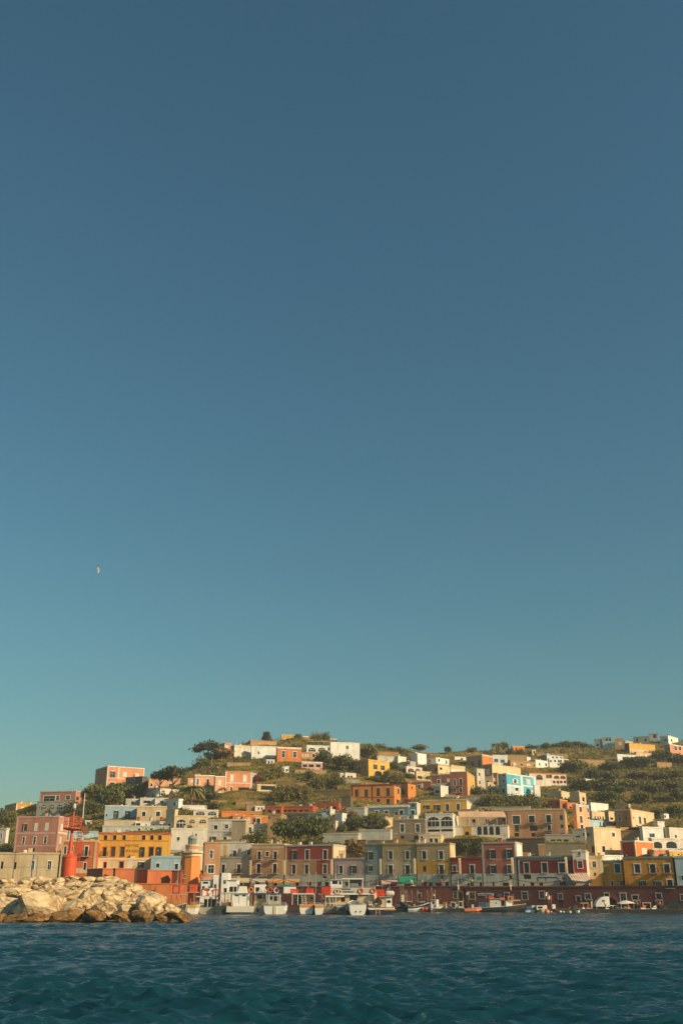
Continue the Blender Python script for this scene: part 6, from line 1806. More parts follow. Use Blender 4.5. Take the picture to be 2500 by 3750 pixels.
b.cabin('BG', 795, 1095, 370, 620, 1.5, 7, [(920, 380, 460, 100), (1018, 415, 450, 30)], name='cabin')
b.box('roof_deck', (70, 96, 130), 665, 1385, 345, 362, 0.3, 9)
for x in (740, 830, 1090, 1200): MB().tube((b.X(x), 0.5, b.Z(620)), (b.X(x), 0.5, b.Z(362)), 0.06).build('post', paint('TN'), b.root)
b.cabin('WH', 780, 1030, 148, 335, 2.5, 6, [(860, 210, 300, 90)], name='roof_house')
b.fender(895, 620, 745, -0.2)
ring(b, 'orange life ring left of the white roof house', 705, 265, 2.4, 0.40, (222, 130, 52))
ring(b, 'white life ring in front of the white roof house', 942, 285, 2.2, 0.34, 'W')
ring(b, 'smaller white life ring right beside the first white one', 1030, 290, 2.3, 0.28, 'W')
ring(b, 'orange life ring right of the white roof house', 1150, 270, 2.4, 0.42, (206, 110, 48))
ring(b, 'big white life ring at the right end of the blue edged roof', 1300, 280, 2.2, 0.44, 'W')
ring(b, 'dark orange life ring behind the big white one', 1365, 260, 2.7, 0.40, (200, 96, 44))
stack(b, 'red brown tarpaulin covered pile on the blue edged roof', 1180, 1260, 190, 330, 3.4, (150, 72, 52))
b = Boat('white square stern with a rope crossed boarding ramp', 'u', 1000, 1560, 800, 605, 'stern', L=11, hull='WH', boot=(190, 120, 110), deck='LG', D=199)
b.cabin('GR', 1100, 1400, 375, 590, 3, 7, [(1180, 400, 480, 60), (1300, 400, 500, 110)])
b.ladder(1130, 60, 350, 570, 0.6, -0.1)
b.ladder(1380, 60, 350, 580, 1.0, -0.1)
b.box('boarding_ramp', 'CR', 1265, 1330, 610, 790, -0.12, 0.02)
b.rail(1010, 1100, 540, 600, 0.1)
b.rail(1400, 1540, 540, 600, 0.1, 3)
b = Boat('white tour boat with an orange band and a ladder under its canopy', 'v', 580, 945, 805, 590, 'stern', L=12, hull='WH', band=(224, 140, 40), boot=(120, 130, 130), deck='TN', D=201)
b.canopy('W', 430, 930, 372, 0.2, 8, (432, 560, 945), 600, th=26)
b.cabin('DG', 500, 640, 385, 590, 4, 8, [(560, 400, 560, 80)])
b.cabin('BG', 640, 940, 390, 600, 4.5, 8, [(870, 430, 480, 60)])
b.ladder(715, 90, 365, 590, 0.4, -0.25)
b.box('bench', (176, 84, 50), 690, 930, 540, 590, 1.0, 2.0)
b.box('roof_box', 'WH', 215, 490, 205, 345, 2.5, 5)
b.box('roof_net', (40, 130, 120), 140, 370, 160, 206, 2.6, 4.9)
b.mast(780, -130, 345, 3, 0.05, 'LG', True, 0.3)
b.mast(965, -130, 345, 3, 0.04, 'LG', True, 0.05)
stack(b, 'orange life jacket stack at the left end of the white canopy', 378, 570, 248, 342, 1.2)
stack(b, 'orange life jacket stack at the right end of the white canopy', 745, 920, 238, 345, 1.2)
b = Boat('white stern quarter with an orange panel beside the orange banded tour boat', 'v', 940, 1145, 790, 585, 'stern', L=8, hull='WH', band=(224, 150, 46), deck='LG', D=200)
b.rail(960, 1130, 560, 588, 0.1, 3)
# the long two deck boat with the banner
b = Boat('long grey tour boat with a lettered banner along its upper deck', 'w', -640, 1130, 830, 640, 'left', B=5, hull=(150, 146, 132), deck='BG', D=206, name='tour_boat', cat='tour boat', group='moored boats of the harbour')
b.cabin('BG', -160, 720, 405, 640, -1.6, 1.8, [(-60, 430, 560, 90), (100, 430, 560, 110), (590, 420, 590, 170), (350, 430, 560, 90)], name='lower_cabin', side=False)
b.box('upper_deck', 'WH', -220, 1130, 385, 408, -2.2, 2.2)
bn = b.box('banner', 'LG', 70, 1090, 258, 388, -2.14, -2.06)
lw = paint((46, 52, 54), 0.8)
z_ = lambda y: b.Z(y)
text('GITE TURISTICHE', 0.36, bn, ((b.X(100) + b.X(610)) / 2, -2.18, z_(292)), lw, sx=1.0)
text('PONZA PALMAROLA', 0.36, bn, ((b.X(100) + b.X(690)) / 2, -2.18, z_(350)), lw, sx=1.0)
b.rail(70, 1090, 225, 260, -2.1, 2.0, 'LG', 10)
b.cabin('WH', 60, 330, 90, 258, -1.5, 1.5, [(165, 112, 180, 120), (285, 120, 190, 50)], roof='W', name='wheelhouse')
b.canopy('WH', 325, 830, 75, -1.8, 1.8, (480, 800), 258, th=18)
b.box('windscreen', (52, 60, 60), 510, 815, 85, 150, 1.6, 1.66)
b.canopy('WH', -60, 380, 460, -2.6, -0.6, (-50, 180), 650, th=30)
b.ladder(100, 80, 440, 650, -2.4, -0.2)
b.box('tender_hoist', 'GR', 1090, 1120, 330, 420, -1, 1)
b.mast(180, -60, 90, 0, 0.04, 'W')
ring(b, 'orange life ring hanging on the lettered banner, left one', 758, 330, -2.25, 0.43, (226, 118, 40))
ring(b, 'orange life ring hanging on the lettered banner, right one', 1040, 325, -2.25, 0.43, (226, 118, 40))
ring(b, 'cream life ring over the lettering of the banner', 208, 338, -2.3, 0.36, 'CR')
ring(b, 'second cream life ring over the lettering, right beside the first', 275, 345, -2.3, 0.32, 'CR')
stack(b, 'largest orange life jacket stack left of the lettered banner', -140, 75, 250, 400, -2.3)
tn = Boat('cream tender hanging below the right end of the banner', 'w', 715, 1130, 530, 412, 'right', B=1.8, hull='CR', deck='LG', D=201.5, name='tender', cat='tender', group='small open boats')
tn.root.location.z = tn.z0
b = Boat('grey stern with a name board and white fender under the banner boat', 'w', 190, 470, 815, 650, 'stern', L=6, hull=(120, 124, 116), deck='LG', D=200.5)
b.fender(430, 650, 725, -0.18, 'W')
b.box('name_board', 'DG', 255, 365, 685, 725, -0.06, 0.02)
b.rail(200, 440, 600, 650, 0.1)
b = Boat('broad white stern with two exhaust outlets', 'w', 472, 892, 852, 625, 'stern', L=11, hull='WH', deck='LG', D=194)
for x in (650, 755): MB().tube((b.X(x), -0.12, b.Z(775)), (b.X(x), 0.25, b.Z(760)), 0.12, n=10).build('exhaust', paint('DG'), b.root)
b.rail(480, 640, 585, 628, 0.1)
b.rail(705, 850, 590, 632, 0.1)
b.box('engine_cover', 'DG', 540, 800, 590, 640, 1.0, 3.0)
b = Boat('dark blue passenger boat with a beige cabin and white door', 'w', 900, 1560, 835, 675, 'stern', L=13, hull=(32, 50, 78), band='W', deck='BG', D=198)
b.box('orange_rubbing_strip', (226, 140, 50), 1290, 1562, 710, 735, -0.05, 0.6)
b.cabin('BG', 1215, 1350, 450, 672, 1.0, 6, [], name='cabin', side=False)
dr = b.cabin('WH', 1345, 1480, 468, 672, 0.9, 2.5, [(1410, 520, 580, 85)], name='door_house')
b.box('cabin_roof', 'GR', 1190, 1500, 440, 452, 0.6, 7)
MB().ring((b.X(1190), 0.85, b.Z(565)), 0.42, 0.1, 'y').build('spare_tyre', paint('BK'), b.root)
b.ladder(1145, 90, 670, 830, 0.05, 0.0, 'TN')
b.ladder(1000, 50, 540, 660, 1.0, -0.2)
b.box('rope_locker', 'TN', 1050, 1180, 610, 670, 1.5, 2.5)
stack(b, 'orange life jacket stack beside the white raft canister', 1130, 1320, 292, 445, 1.6)
canister(b, 'white life raft canister on the dark blue passenger boat', 1335, 1540, 372, 1.6, 0.45)
b.mast(1275, 150, 440, 3, 0.035, 'LG', False)
b.mast(1445, 150, 440, 3, 0.035, 'LG', False)
for t, x, ya, yb, D_ in (('u', 120, -60, 345, 204), ('u', 560, 20, 340, 205), ('u', 1060, 30, 340, 206), ('v', 330, -60, 345, 207), ('v', 1160, -20, 400, 208), ('w', 950, 40, 390, 209), ('t', 1010, -20, 330, 207)):
    u_, v_ = px(t, x, yb)
    p_ = P(u_, v_, D_)
    pole({('u', 120): 'thin pale mast over the flat roofed excursion boat', ('u', 560): 'thin pale mast over the slot vent boat', ('u', 1060): 'thin mast above the orange ring on the blue edged roof', ('v', 330): 'thin mast over the green roof net', ('v', 1160): 'thin mast left of the lettered banner', ('w', 950): 'thin mast between the two orange rings of the banner', ('t', 1010): 'thin mast over the two square floats'}[(t, x)], u_, px(t, x, ya)[1], v_, D_, 0.045, 'LG', 'mast', 'mast', 'thin masts of the tour boats')
# fishing boats in front of the maroon wall
def fishing(label, x0, x1, ywl, ydk, t='x', mode='right', hull='WH', boot=(186, 110, 96), cab=None, masts=(), D=246, B=2.8, band=None, rails=(), roof='W', cabc='WH', wins=(), L=7, extra=()):
    b = Boat(label, t, x0, x1, ywl, ydk, mode, L=L, B=B, hull=hull, boot=boot, deck='TN', band=band, D=D, sheer=0.5, name='fishing_boat', cat='fishing boat', group='fishing boats before the maroon wall')
    if cab: b.cabin(cabc, *cab, -0.8 if mode in ('right', 'left') else 1.5, 0.8 if mode in ('right', 'left') else 3.2, wins, roof=roof, name='wheelhouse')
    for m in masts: b.mast(m[0], m[1], m[2], 0.2 if mode in ('right', 'left') else 2, 0.06)
    for r in rails: b.rail(*r, -1.0 if mode in ('right', 'left') else 0.3, None, 'TN', 5)
    for e in extra: b.box(*e)
    return b
b = fishing('white fishing boat with a blue wheelhouse and two orange buoys', 330, 795, 600, 490, 'x', 'right', 'WH', cab=(600, 725, 392, 495), cabc=(58, 110, 150), wins=[(618, 415, 470, 24), (676, 418, 485, 34)], masts=[(565, 120, 480), (430, 130, 480)], band=(50, 54, 60), extra=[('engine_box', (44, 50, 50), 400, 560, 400, 500, -0.7, 0.8), ('net_pile', (220, 140, 40), 455, 495, 430, 480, -0.9, -0.4)])
for x in (650, 738):
    s_ = MB().lathe([(0.02, -0.42), (0.28, -0.2), (0.36, 0.05), (0.25, 0.28), (0.05, 0.4)], 12).build('buoy', paint((230, 84, 44)), None, b.W(x, 535, -1.55))
    tag(s_, 'orange buoy on the white fishing boat, ' + ('left one' if x == 650 else 'one at the bow'), 'buoy', 'orange buoys')
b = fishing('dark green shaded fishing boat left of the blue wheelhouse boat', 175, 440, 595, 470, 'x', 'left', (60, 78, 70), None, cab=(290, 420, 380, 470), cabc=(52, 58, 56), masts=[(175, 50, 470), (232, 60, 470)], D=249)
b = fishing('grey open boat piled with nets behind the white raft canister', 20, 200, 560, 470, 'x', 'right', (96, 100, 96), None, D=252, masts=[], extra=[('net_pile', 'DG', 60, 190, 400, 475, -0.8, 0.8), ('winch_frame', 'W', 190, 250, 200, 350, -0.3, 0.2)])
b = fishing('white fishing boat with a tall grey wheelhouse and a white flag', 845, 1200, 602, 520, 'x', 'right', 'WH', cab=(850, 985, 345, 520), cabc='GR', masts=[(890, 60, 500), (970, 130, 340)], roof='GR', wins=[(910, 380, 430, 70)], extra=[('white_locker', 'WH', 985, 1040, 335, 520, -0.6, 0.3), ('blue_crate', (40, 96, 160), 935, 975, 450, 515, -0.9, -0.5), ('net_pile', 'TN', 1040, 1120, 440, 520, -0.6, 0.6)], D=247)
b = fishing('narrow white bow between the two white fishing boats', 840, 905, 600, 470, 'x', 'bow', 'WH', D=244, L=6)
b = fishing('yellow topped small cabin boat with a blue panel', 1140, 1260, 595, 520, 'x', 'stern', 'LG', cab=(1165, 1245, 400, 530), cabc=(220, 190, 130), roof=(220, 150, 60), wins=[(1195, 425, 510, 30)], D=248)
b = fishing('small white motor boat with a dark windscreen', 1258, 1400, 592, 505, 'x', 'left', 'WH', cab=(1320, 1430, 385, 510), cabc='W', wins=[(1372, 405, 500, 84)], D=245, band=(70, 74, 80))
b = fishing('dark blue boat with a pale grey cabin under a lantern pole', 1385, 1570, 605, 540, 'x', 'right', (44, 62, 82), None, cab=(1515, 1568, 385, 545), cabc='LG', D=246)
b = fishing('boat with a tall pale wheelhouse left of the orange inflatable', -40, 140, 680, 590, 'y', 'stern', (60, 96, 100), 'W', cab=(8, 112, 455, 595), cabc='LG', wins=[(60, 480, 560, 70)], D=243, masts=[(130, 380, 590)])
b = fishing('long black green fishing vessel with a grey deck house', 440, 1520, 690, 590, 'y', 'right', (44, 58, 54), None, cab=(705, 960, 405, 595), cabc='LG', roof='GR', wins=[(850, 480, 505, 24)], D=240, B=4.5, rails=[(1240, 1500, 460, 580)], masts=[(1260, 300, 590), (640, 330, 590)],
            extra=[('blue_tarpaulin', (36, 74, 104), 440, 600, 470, 590, -1.4, 1.0), ('white_house', 'WH', 1070, 1210, 455, 595, -1.2, 1.2), ('winch', 'DG', 600, 700, 480, 595, -1, 1), ('hatch_cover', 'W', 1160, 1220, 450, 470, -1.4, -0.2), ('mast_boom', 'CR', 1250, 1420, 425, 440, -0.2, 0.0)])
stack(b, 'orange covered gear on the deck house of the black green vessel', 680, 800, 350, 415, -0.6, (226, 84, 46))
stack(b, 'small orange float rack on the black green vessel', 940, 1050, 375, 430, -0.6, (224, 110, 60))
ring(b, 'white and orange life float near the bow of the black green vessel', 1165, 400, -1.2, 0.5, (230, 130, 60), True)
# orange inflatable
D = 238
b0 = Boat('orange rimmed inflatable boat with a grey floor and console', 'y', 115, 500, 690, 610, 'right', B=2.2, hull=(120, 120, 112), deck='DG', D=D, name='inflatable_boat', cat='inflatable', group='small open boats')
m = MB()
L2 = b0.L / 2
path = [(-L2, -0.95), (L2 * 0.35, -0.95), (L2 * 0.75, -0.6), (L2, 0), (L2 * 0.75, 0.6), (L2 * 0.35, 0.95), (-L2, 0.95)]
for i in range(len(path) - 1):
    (xa, ya), (xb, yb_) = path[i], path[i + 1]
    za, zb2 = 0.35 + 0.35 * max(0, xa / L2) ** 2, 0.35 + 0.35 * max(0, xb / L2) ** 2
    m.tube((xa, ya * 1.1, za), (xb, yb_ * 1.1, zb2), 0.3, n=10)
m.build('float_tube', paint((224, 112, 56), 0.5), b0.root)
b0.box('console', 'LG', 290, 340, 520, 640, -0.3, 0.3)
for lab, t, x0, x1, yw, yd, mode, hull, D, ex in (
        ('small white dinghy with a blue cover on the quay edge', 'z', 10, 300, 690, 640, 'right', 'WH', 236, [('cover', (40, 96, 160), 40, 150, 560, 645, -0.6, 0.6), ('cabin', 'W', 160, 245, 540, 640, -0.5, 0.5), ('window', 'glass', 185, 240, 590, 630, -0.54, -0.49)]),
        ('cream motor boat with a low windscreen cabin beside the orange buoy', 'z', 260, 500, 690, 630, 'left', 'CR', 235, [('cabin', 'W', 270, 450, 540, 635, -0.7, 0.7), ('window', 'glass', 300, 400, 560, 600, -0.74, -0.69)]),
        ('white stern boat with an upright white panel', 'z', 590, 740, 690, 660, 'stern', 'WH', 234, [('panel', 'WH', 650, 722, 515, 690, 0.3, 0.42), ('engine', 'DG', 700, 740, 600, 660, -0.4, 0.1)]),
        ('low flat skiff with pale gunwale and pink trim', 'z', 840, 1085, 690, 655, 'right', (170, 176, 160), 234, []),
        ('dark empty boat moored right of the skiff', 'z', 1090, 1290, 690, 640, 'left', (66, 56, 50), 236, [('mooring_post', 'TN', 1130, 1148, 610, 690, -1.2, -1.0)]),
        ('small boat with a tubular frame and white bundles', 'z', 1290, 1540, 720, 650, 'right', (120, 130, 124), 233, [('frame_top', 'TN', 1285, 1470, 505, 525, -0.6, 0.6), ('frame_leg', 'TN', 1340, 1352, 520, 650, -0.6, -0.5), ('frame_leg', 'TN', 1462, 1474, 520, 650, -0.6, -0.5), ('bundle', 'WH', 1300, 1370, 610, 665, -0.8, 0.2), ('orange_bag', (226, 110, 50), 1420, 1450, 590, 640, -0.6, -0.1)]),
        ('red and white inflatable with a tubular frame before the white tent', 'A', 250, 500, 530, 485, 'right', (200, 62, 44), 231, [('frame_top', 'W', 265, 460, 412, 425, -0.7, 0.7), ('frame_leg', 'W', 255, 268, 420, 500, -0.7, -0.6), ('frame_leg', 'W', 370, 384, 420, 500, -0.7, -0.6), ('console', 'W', 270, 315, 455, 495, -0.4, 0.4), ('white_bow', 'WH', 440, 510, 440, 500, -0.6, 0.5)]),
        ('white motor boat with a white bimini under the parasol', 'A', 520, 735, 538, 480, 'left', 'WH', 230, [('bimini', 'W', 500, 645, 380, 400, -0.9, 0.9), ('bimini_leg', 'LG', 512, 520, 398, 480, -0.8, -0.7), ('bimini_leg', 'LG', 632, 640, 398, 480, -0.8, -0.7), ('seat', (200, 120, 70), 570, 670, 440, 482, -0.6, 0.4)]),
        ('small boat under a white blue cover at the right quay', 'A', 845, 1020, 545, 510, 'left', (60, 80, 96), 229, [('white_cover', 'WH', 850, 930, 470, 525, -0.7, 0.6), ('grey_cover', (150, 164, 176), 925, 1000, 475, 520, -0.6, 0.5)])):
    b = Boat(lab, t, x0, x1, yw, yd, mode, L=4.5, B=1.9, hull=hull, deck='GR', D=D, name='small_boat', group='small open boats')
    for e in ex: b.box(*e)
for lab, t, x, y, w, c, D in (('largest orange buoy floating before the flags', 'z', 510, 690, 130, (232, 122, 46), 228), ('small orange buoy right of the upright white panel', 'z', 805, 685, 55, (232, 140, 60), 229), ('pale blue buoy right of the small orange one', 'z', 890, 690, 55, (150, 190, 196), 229)):
    u, v = px(t, x, y)
    k = ppm(v, D) * TILES[t][2]
    R = w / k / 2
    o = MB().lathe([(R * 0.2, -R), (R * 0.85, -R * 0.5), (R, 0), (R * 0.8, R * 0.55), (R * 0.2, R * 0.95), (R * 0.1, R * 1.15)], 14).build('buoy', paint(c, 0.5), None, P(u, v, D))
    tag(o, lab, 'buoy', 'orange buoys' if 'orange' in lab else None)
for lab, t, x0, x1, yw, yd, mode, hl, D in (('white rowing boat with a brown inside left of the tent', 'z', 1180, 1290, 712, 672, 'right', 'WH', 231), ('pale yellow skiff beside the small blue buoy', 'z', 930, 1060, 712, 680, 'left', (222, 206, 150), 230.5), ('white dinghy tied under the dark parked cars', 'A', 1180, 1270, 545, 520, 'right', 'WH', 229), ('light blue dinghy at the far right quay', 'A', 1400, 1500, 548, 522, 'left', (150, 186, 200), 228), ('white open boat right of the cream motor boat', 'z', 745, 835, 700, 662, 'left', 'WH', 232)):
    b = Boat(lab, t, x0, x1, yw, yd, mode, L=3.6, B=1.6, hull=hl, deck='TN', D=D, name='small_boat', group='small open boats', sheer=0.5)
    b.box('thwart', 'TN', x0 + (x1 - x0) * .3, x0 + (x1 - x0) * .42, yd - 2, yd + 8, -0.6, 0.6)
    b.box('outboard_motor', 'DG', x0 + 2 if mode == 'right' else x1 - 14, x0 + 14 if mode == 'right' else x1 - 2, yd - 22, yd + 6, -0.15, 0.15)
# nets, crates and boxes on the quay edge and more small boats
for i, (lab, u, w, h, c) in enumerate([('blue fish crates stacked on the quay left of the flags', 1900, 14, 9, (50, 90, 150)), ('pile of brown fishing nets on the quay behind the white dinghy', 1945, 26, 8, (120, 84, 56)), ('white polystyrene boxes on the quay below the flags', 1990, 16, 9, 'WH'), ('green net heap on the quay below a barred window', 2110, 22, 8, (60, 84, 66)), ('dark scooter shaped bundle on the quay before the maroon wall', 2090, 18, 12, 'DG'), ('orange crates on the quay right of the parasol', 2355, 12, 10, (220, 110, 60)), ('white boxes on the quay by the orange vested person', 2395, 14, 8, 'WH'), ('dark tarpaulin heap at the right quay before the teal car', 2432, 20, 10, (50, 56, 54)), ('yellow net pile on the quay behind the orange inflatable', 1760, 22, 9, (190, 150, 70)), ('red fuel cans on the quay by the black green vessel', 1868, 9, 8, (190, 60, 44)), ('pale crates on the quay behind the small white motor boat', 1650, 18, 9, 'CR'), ('brown pallets on the quay behind the tall grey wheelhouse boat', 1600, 22, 9, (130, 100, 70))]):
    D = D_wall(u) - 5
    k = ppm(3330, D)
    o_ = MB()
    r_ = random.Random(i)
    for q in range(7):
        x_, z_2, a_ = r_.uniform(-w / 2, w / 2) / k, r_.choice([0, 0, 0.38]), r_.uniform(0.22, 0.42)
        o_.hexa([(x_ - a_, -a_, z_2), (x_ + a_, -a_, z_2), (x_ + a_, a_, z_2), (x_ - a_, a_, z_2), (x_ - a_ * .8, -a_ * .8, z_2 + h / k * .55), (x_ + a_ * .9, -a_ * .9, z_2 + h / k * .5), (x_ + a_ * .8, a_ * .8, z_2 + h / k * .6), (x_ - a_ * .9, a_ * .9, z_2 + h / k * .5)])
    p_ = P(u, 3330, D)
    tag(o_.build('fishing_gear', paint(c, 0.85), None, (p_.x, p_.y, 0.76)), lab, 'fishing gear', 'fishing gear on the quay')
for lab, x0, x1, yw, yd, mode, hl, D, mx in (('slim white boat with two thin masts left of the blue wheelhouse boat', 250, 350, 590, 510, 'bow', 'WH', 252, (290, 320)), ('white bow with a thin mast behind the tall grey wheelhouse', 1040, 1130, 580, 500, 'bow', 'WH', 253, (1085,)), ('green hulled bow behind the yellow topped cabin boat', 1180, 1260, 575, 500, 'bow', (70, 110, 100), 254, (1215,)), ('blue hulled stern between two white fishing boats', 760, 840, 590, 510, 'stern', (60, 96, 140), 250, (800,)), ('pale grey bow right of the small white motor boat', 1440, 1520, 588, 500, 'bow', 'LG', 252, (1480,))):
    b = Boat(lab, 'x', x0, x1, yw, yd, mode, L=6, hull=hl, boot=(170, 90, 80), deck='TN', D=D, name='fishing_boat', cat='fishing boat', group='fishing boats before the maroon wall')
    b.cabin('WH', x0 + 15, x1 - 15, yd - 70, yd + 5, 2, 3.6, [((x0 + x1) / 2, yd - 55, yd - 25, (x1 - x0) * .4)], roof='W', name='wheelhouse')
    for q in mx: b.mast(q, 120, yd, 1.2, 0.05)
# flags
def flag(label, t, x, y, w, h, D, cols, tilt):
    u, v = px(t, x, y)
    k = ppm(v, D) * TILES[t][2]
    p = P(u, v, D)
    o = empty('flag', p, label=label, cat='flag', group='flags among the fishing boats')
    W_, H_ = w / k, h / k
    m = MB()
    n = 12
    for i in range(n):
        xa, xb = -W_ / 2 + W_ * i / n, -W_ / 2 + W_ * (i + 1) / n
        ya, yb_ = 0.08 * sin(i * 1.1), 0.08 * sin((i + 1) * 1.1)
        m.add([(xa, ya, -H_ / 2), (xb, yb_, -H_ / 2), (xb, yb_, H_ / 2), (xa, ya, H_ / 2), (xa, ya + .02, -H_ / 2), (xb, yb_ + .02, -H_ / 2), (xb, yb_ + .02, H_ / 2), (xa, ya + .02, H_ / 2)],
              [(0, 1, 2, 3), (7, 6, 5, 4), (0, 4, 5, 1), (3, 2, 6, 7)], min(len(cols) - 1, i * len(cols) // n))
    c = m.build('cloth', [paint(q, 0.8) for q in cols], o)
    c.rotation_euler = (0, tilt, 0)
    MB().tube((W_ / 2, 0.05, H_ / 2 + 0.2), (W_ / 2 - 0.1, 0.05, -H_ / 2 - 1.6), 0.03).build('staff', paint('TN'), o)
flag('Italian tricolour flag, upper left one of the pair', 'z', 498, 280, 105, 78, 236, [(206, 62, 40), 'WH', (30, 96, 70)], 0.22)
flag('faded Italian tricolour flag, lower right one of the pair', 'z', 562, 358, 95, 80, 235.5, [(150, 150, 110), 'WH', (226, 76, 44)], 0.3)
flag('small tricolour pennant above the raft canister', 'w', 1378, 225, 44, 50, 199, [(180, 50, 40), 'WH', (30, 110, 80)], 0.1)
flag('small white flag behind the orange inflatable', 'y', 195, 260, 45, 75, 240, ['W'], 0.7)
flag('small dark red flag before a door of the maroon wall', 'y', 345, 255, 42, 55, 241, [(150, 40, 44)], 0.3)
flag('white pennant over the tall grey wheelhouse', 'x', 930, 240, 40, 40, 246, ['WH'], 0.2)
flag('tiny tricolour flag before the fort wall', 't', 295, 70, 32, 62, 205, [(200, 60, 40), 'WH', (30, 110, 80)], 0.5)
# tent, parasol, kiosks, cars
D = 236
u0, v0 = px('A', 95, 412)
u1, v1 = px('A', 490, 255)
k = ppm(v0, D)
w, hgt = (u1 - u0) / k, (v0 - v1) / k
p0_ = P(u0, v0, D)
base = p0_.z - 0.78
tn = empty('canopy_tent', Vector((p0_.x, p0_.y, 0.78)), label='white half dome beach tent with a small emblem on the quay', cat='tent')
m = MB()
n = 16
for i in range(n):
    a0, a1 = pi * i / n, pi * (i + 1) / n
    def q(a, d, s=1.0):
        x = w / 2 - cos(a) * w / 2 * s
        zz = base - (base * 0.9 if a > pi * 0.75 else 0) * ((a - pi * 0.75) / (pi * 0.25) if a > pi * 0.75 else 0) + sin(a) * hgt * s
        return (x, d, max(0.05, zz))
    for d0, d1 in ((0, 2.4),):
        m.add([q(a0, d0), q(a1, d0), q(a1, d1), q(a0, d1)], [(0, 1, 2, 3)])
    if i < 9: m.add([q(a0, 0), q(a1, 0), (q(a1, 0)[0], 0, base - 0.05), (q(a0, 0)[0], 0, base - 0.05)], [(0, 1, 2, 3)])
m.build('shell', plaster('WH'), tn)
MB().lathe([(0.22, 0), (0.22, 0.02)], 14).build('emblem', paint((60, 90, 70)), tn, (w * 0.32, -0.02, base + hgt * 0.55)).rotation_euler = (pi / 2, 0, 0)
for x in (0.15, w * 0.5): MB().tube((x, 0.05, 0), (x, 0.05, base), 0.05).build('leg', paint('LG'), tn)
u0, v0 = px('A', 615, 520)
p = Vector((P(u0, v0, 235).x, 235, 0.75))
pr = empty('parasol', p, label='white parasol above the motor boat with the bimini', cat='parasol')
zt = P(u0, px('A', 0, 310)[1], 235).z - 0.75
MB().lathe([(2.15, zt - 0.62), (1.1, zt - 0.2), (0.06, zt)], 8).build('canopy', plaster('WH'), pr)
MB().tube((0, 0, 0), (0, 0, zt - 0.05), 0.04).build('pole', paint('LG'), pr)
for lab, xa, xb, ya, yb_ in (('white framed kiosk booth, left one of the two on the right quay', 890, 1025, 345, 480), ('white framed kiosk booth, right one near the parked car', 1400, 1512, 365, 485)):
    D = 234
    u0, vb = px('A', xa, yb_)
    u1, vt = px('A', xb, ya)
    A_ = P(u0, vb, D)
    k = ppm(vb, D)
    w, hgt = (u1 - u0) / k, P(u0, vt, D).z - 0.75
    o = empty('kiosk', (A_.x, D, 0.75), radians(-20), label=lab, cat='kiosk', group='white framed kiosks on the quay')
    MB().box((0, 0, hgt - 0.16), (w, 1.6, hgt)).build('roof', plaster('WH'), o)
    for x in (0, w - 0.14):
        for y in (0, 1.46): MB().box((x, y, 0), (x + 0.14, y + 0.14, hgt - 0.161)).build('post', plaster('WH'), o)
    MB().box((0.141, 1.5, 0.05), (w - 0.141, 1.56, hgt - 0.2)).build('back_panel', plaster('GR'), o)
def car(label, xc, y, D, c, L=4.0, rz=0.0, hatch=True):
    u, v = px('A', xc, y)
    p = P(u, v, D)
    o = empty('parked_car', (p.x, D, 0.75), rz, label=label, cat='car', group='cars parked on the quay')
    prof = [(-L / 2, 0.28), (-L / 2, 0.72), (-L * 0.44, 0.82), (-L * 0.25, 0.9), (-L * 0.12, 1.36), (L * 0.22, 1.42), (L * 0.40, 0.98), (L / 2, 0.88), (L / 2, 0.28)]
    m = MB()
    n = len(prof)
    for y in (-0.8, 0.8): m.v += [(x, y * (0.86 if z > 1.1 else 1), z) for x, z in prof]
    m.f += [tuple(range(n)), tuple(range(2 * n - 1, n - 1, -1))] + [(i, (i + 1) % n, n + (i + 1) % n, n + i) for i in range(n)]
    m.m += [0] * (n + 2)
    m.build('body', paint(c, 0.25), o)
    MB().hexa([(-L * 0.19, -0.79, 0.94), (L * 0.34, -0.79, 0.98), (L * 0.34, -0.76, 0.98), (-L * 0.19, -0.76, 0.94), (-L * 0.10, -0.72, 1.3), (L * 0.2, -0.72, 1.35), (L * 0.2, -0.68, 1.35), (-L * 0.10, -0.68, 1.3)]).build('side_window', glass(), o)
    for x in (-L * 0.32, L * 0.3):
        for y in (-0.82, 0.66):
            wl_ = MB().lathe([(0.31, -0.08), (0.31, 0.08)], 16).build('wheel', paint('BK', 0.8), o, (x, y + 0.08, 0.31))
            wl_.rotation_euler = (pi / 2, 0, 0)
    return o
car('dark teal parked car at the right end of the quay', 1385, 530, 229.5, (30, 46, 48), 4.6)
car('dark car parked behind the teal car', 1305, 460, 233.5, (62, 62, 56), 4.0)
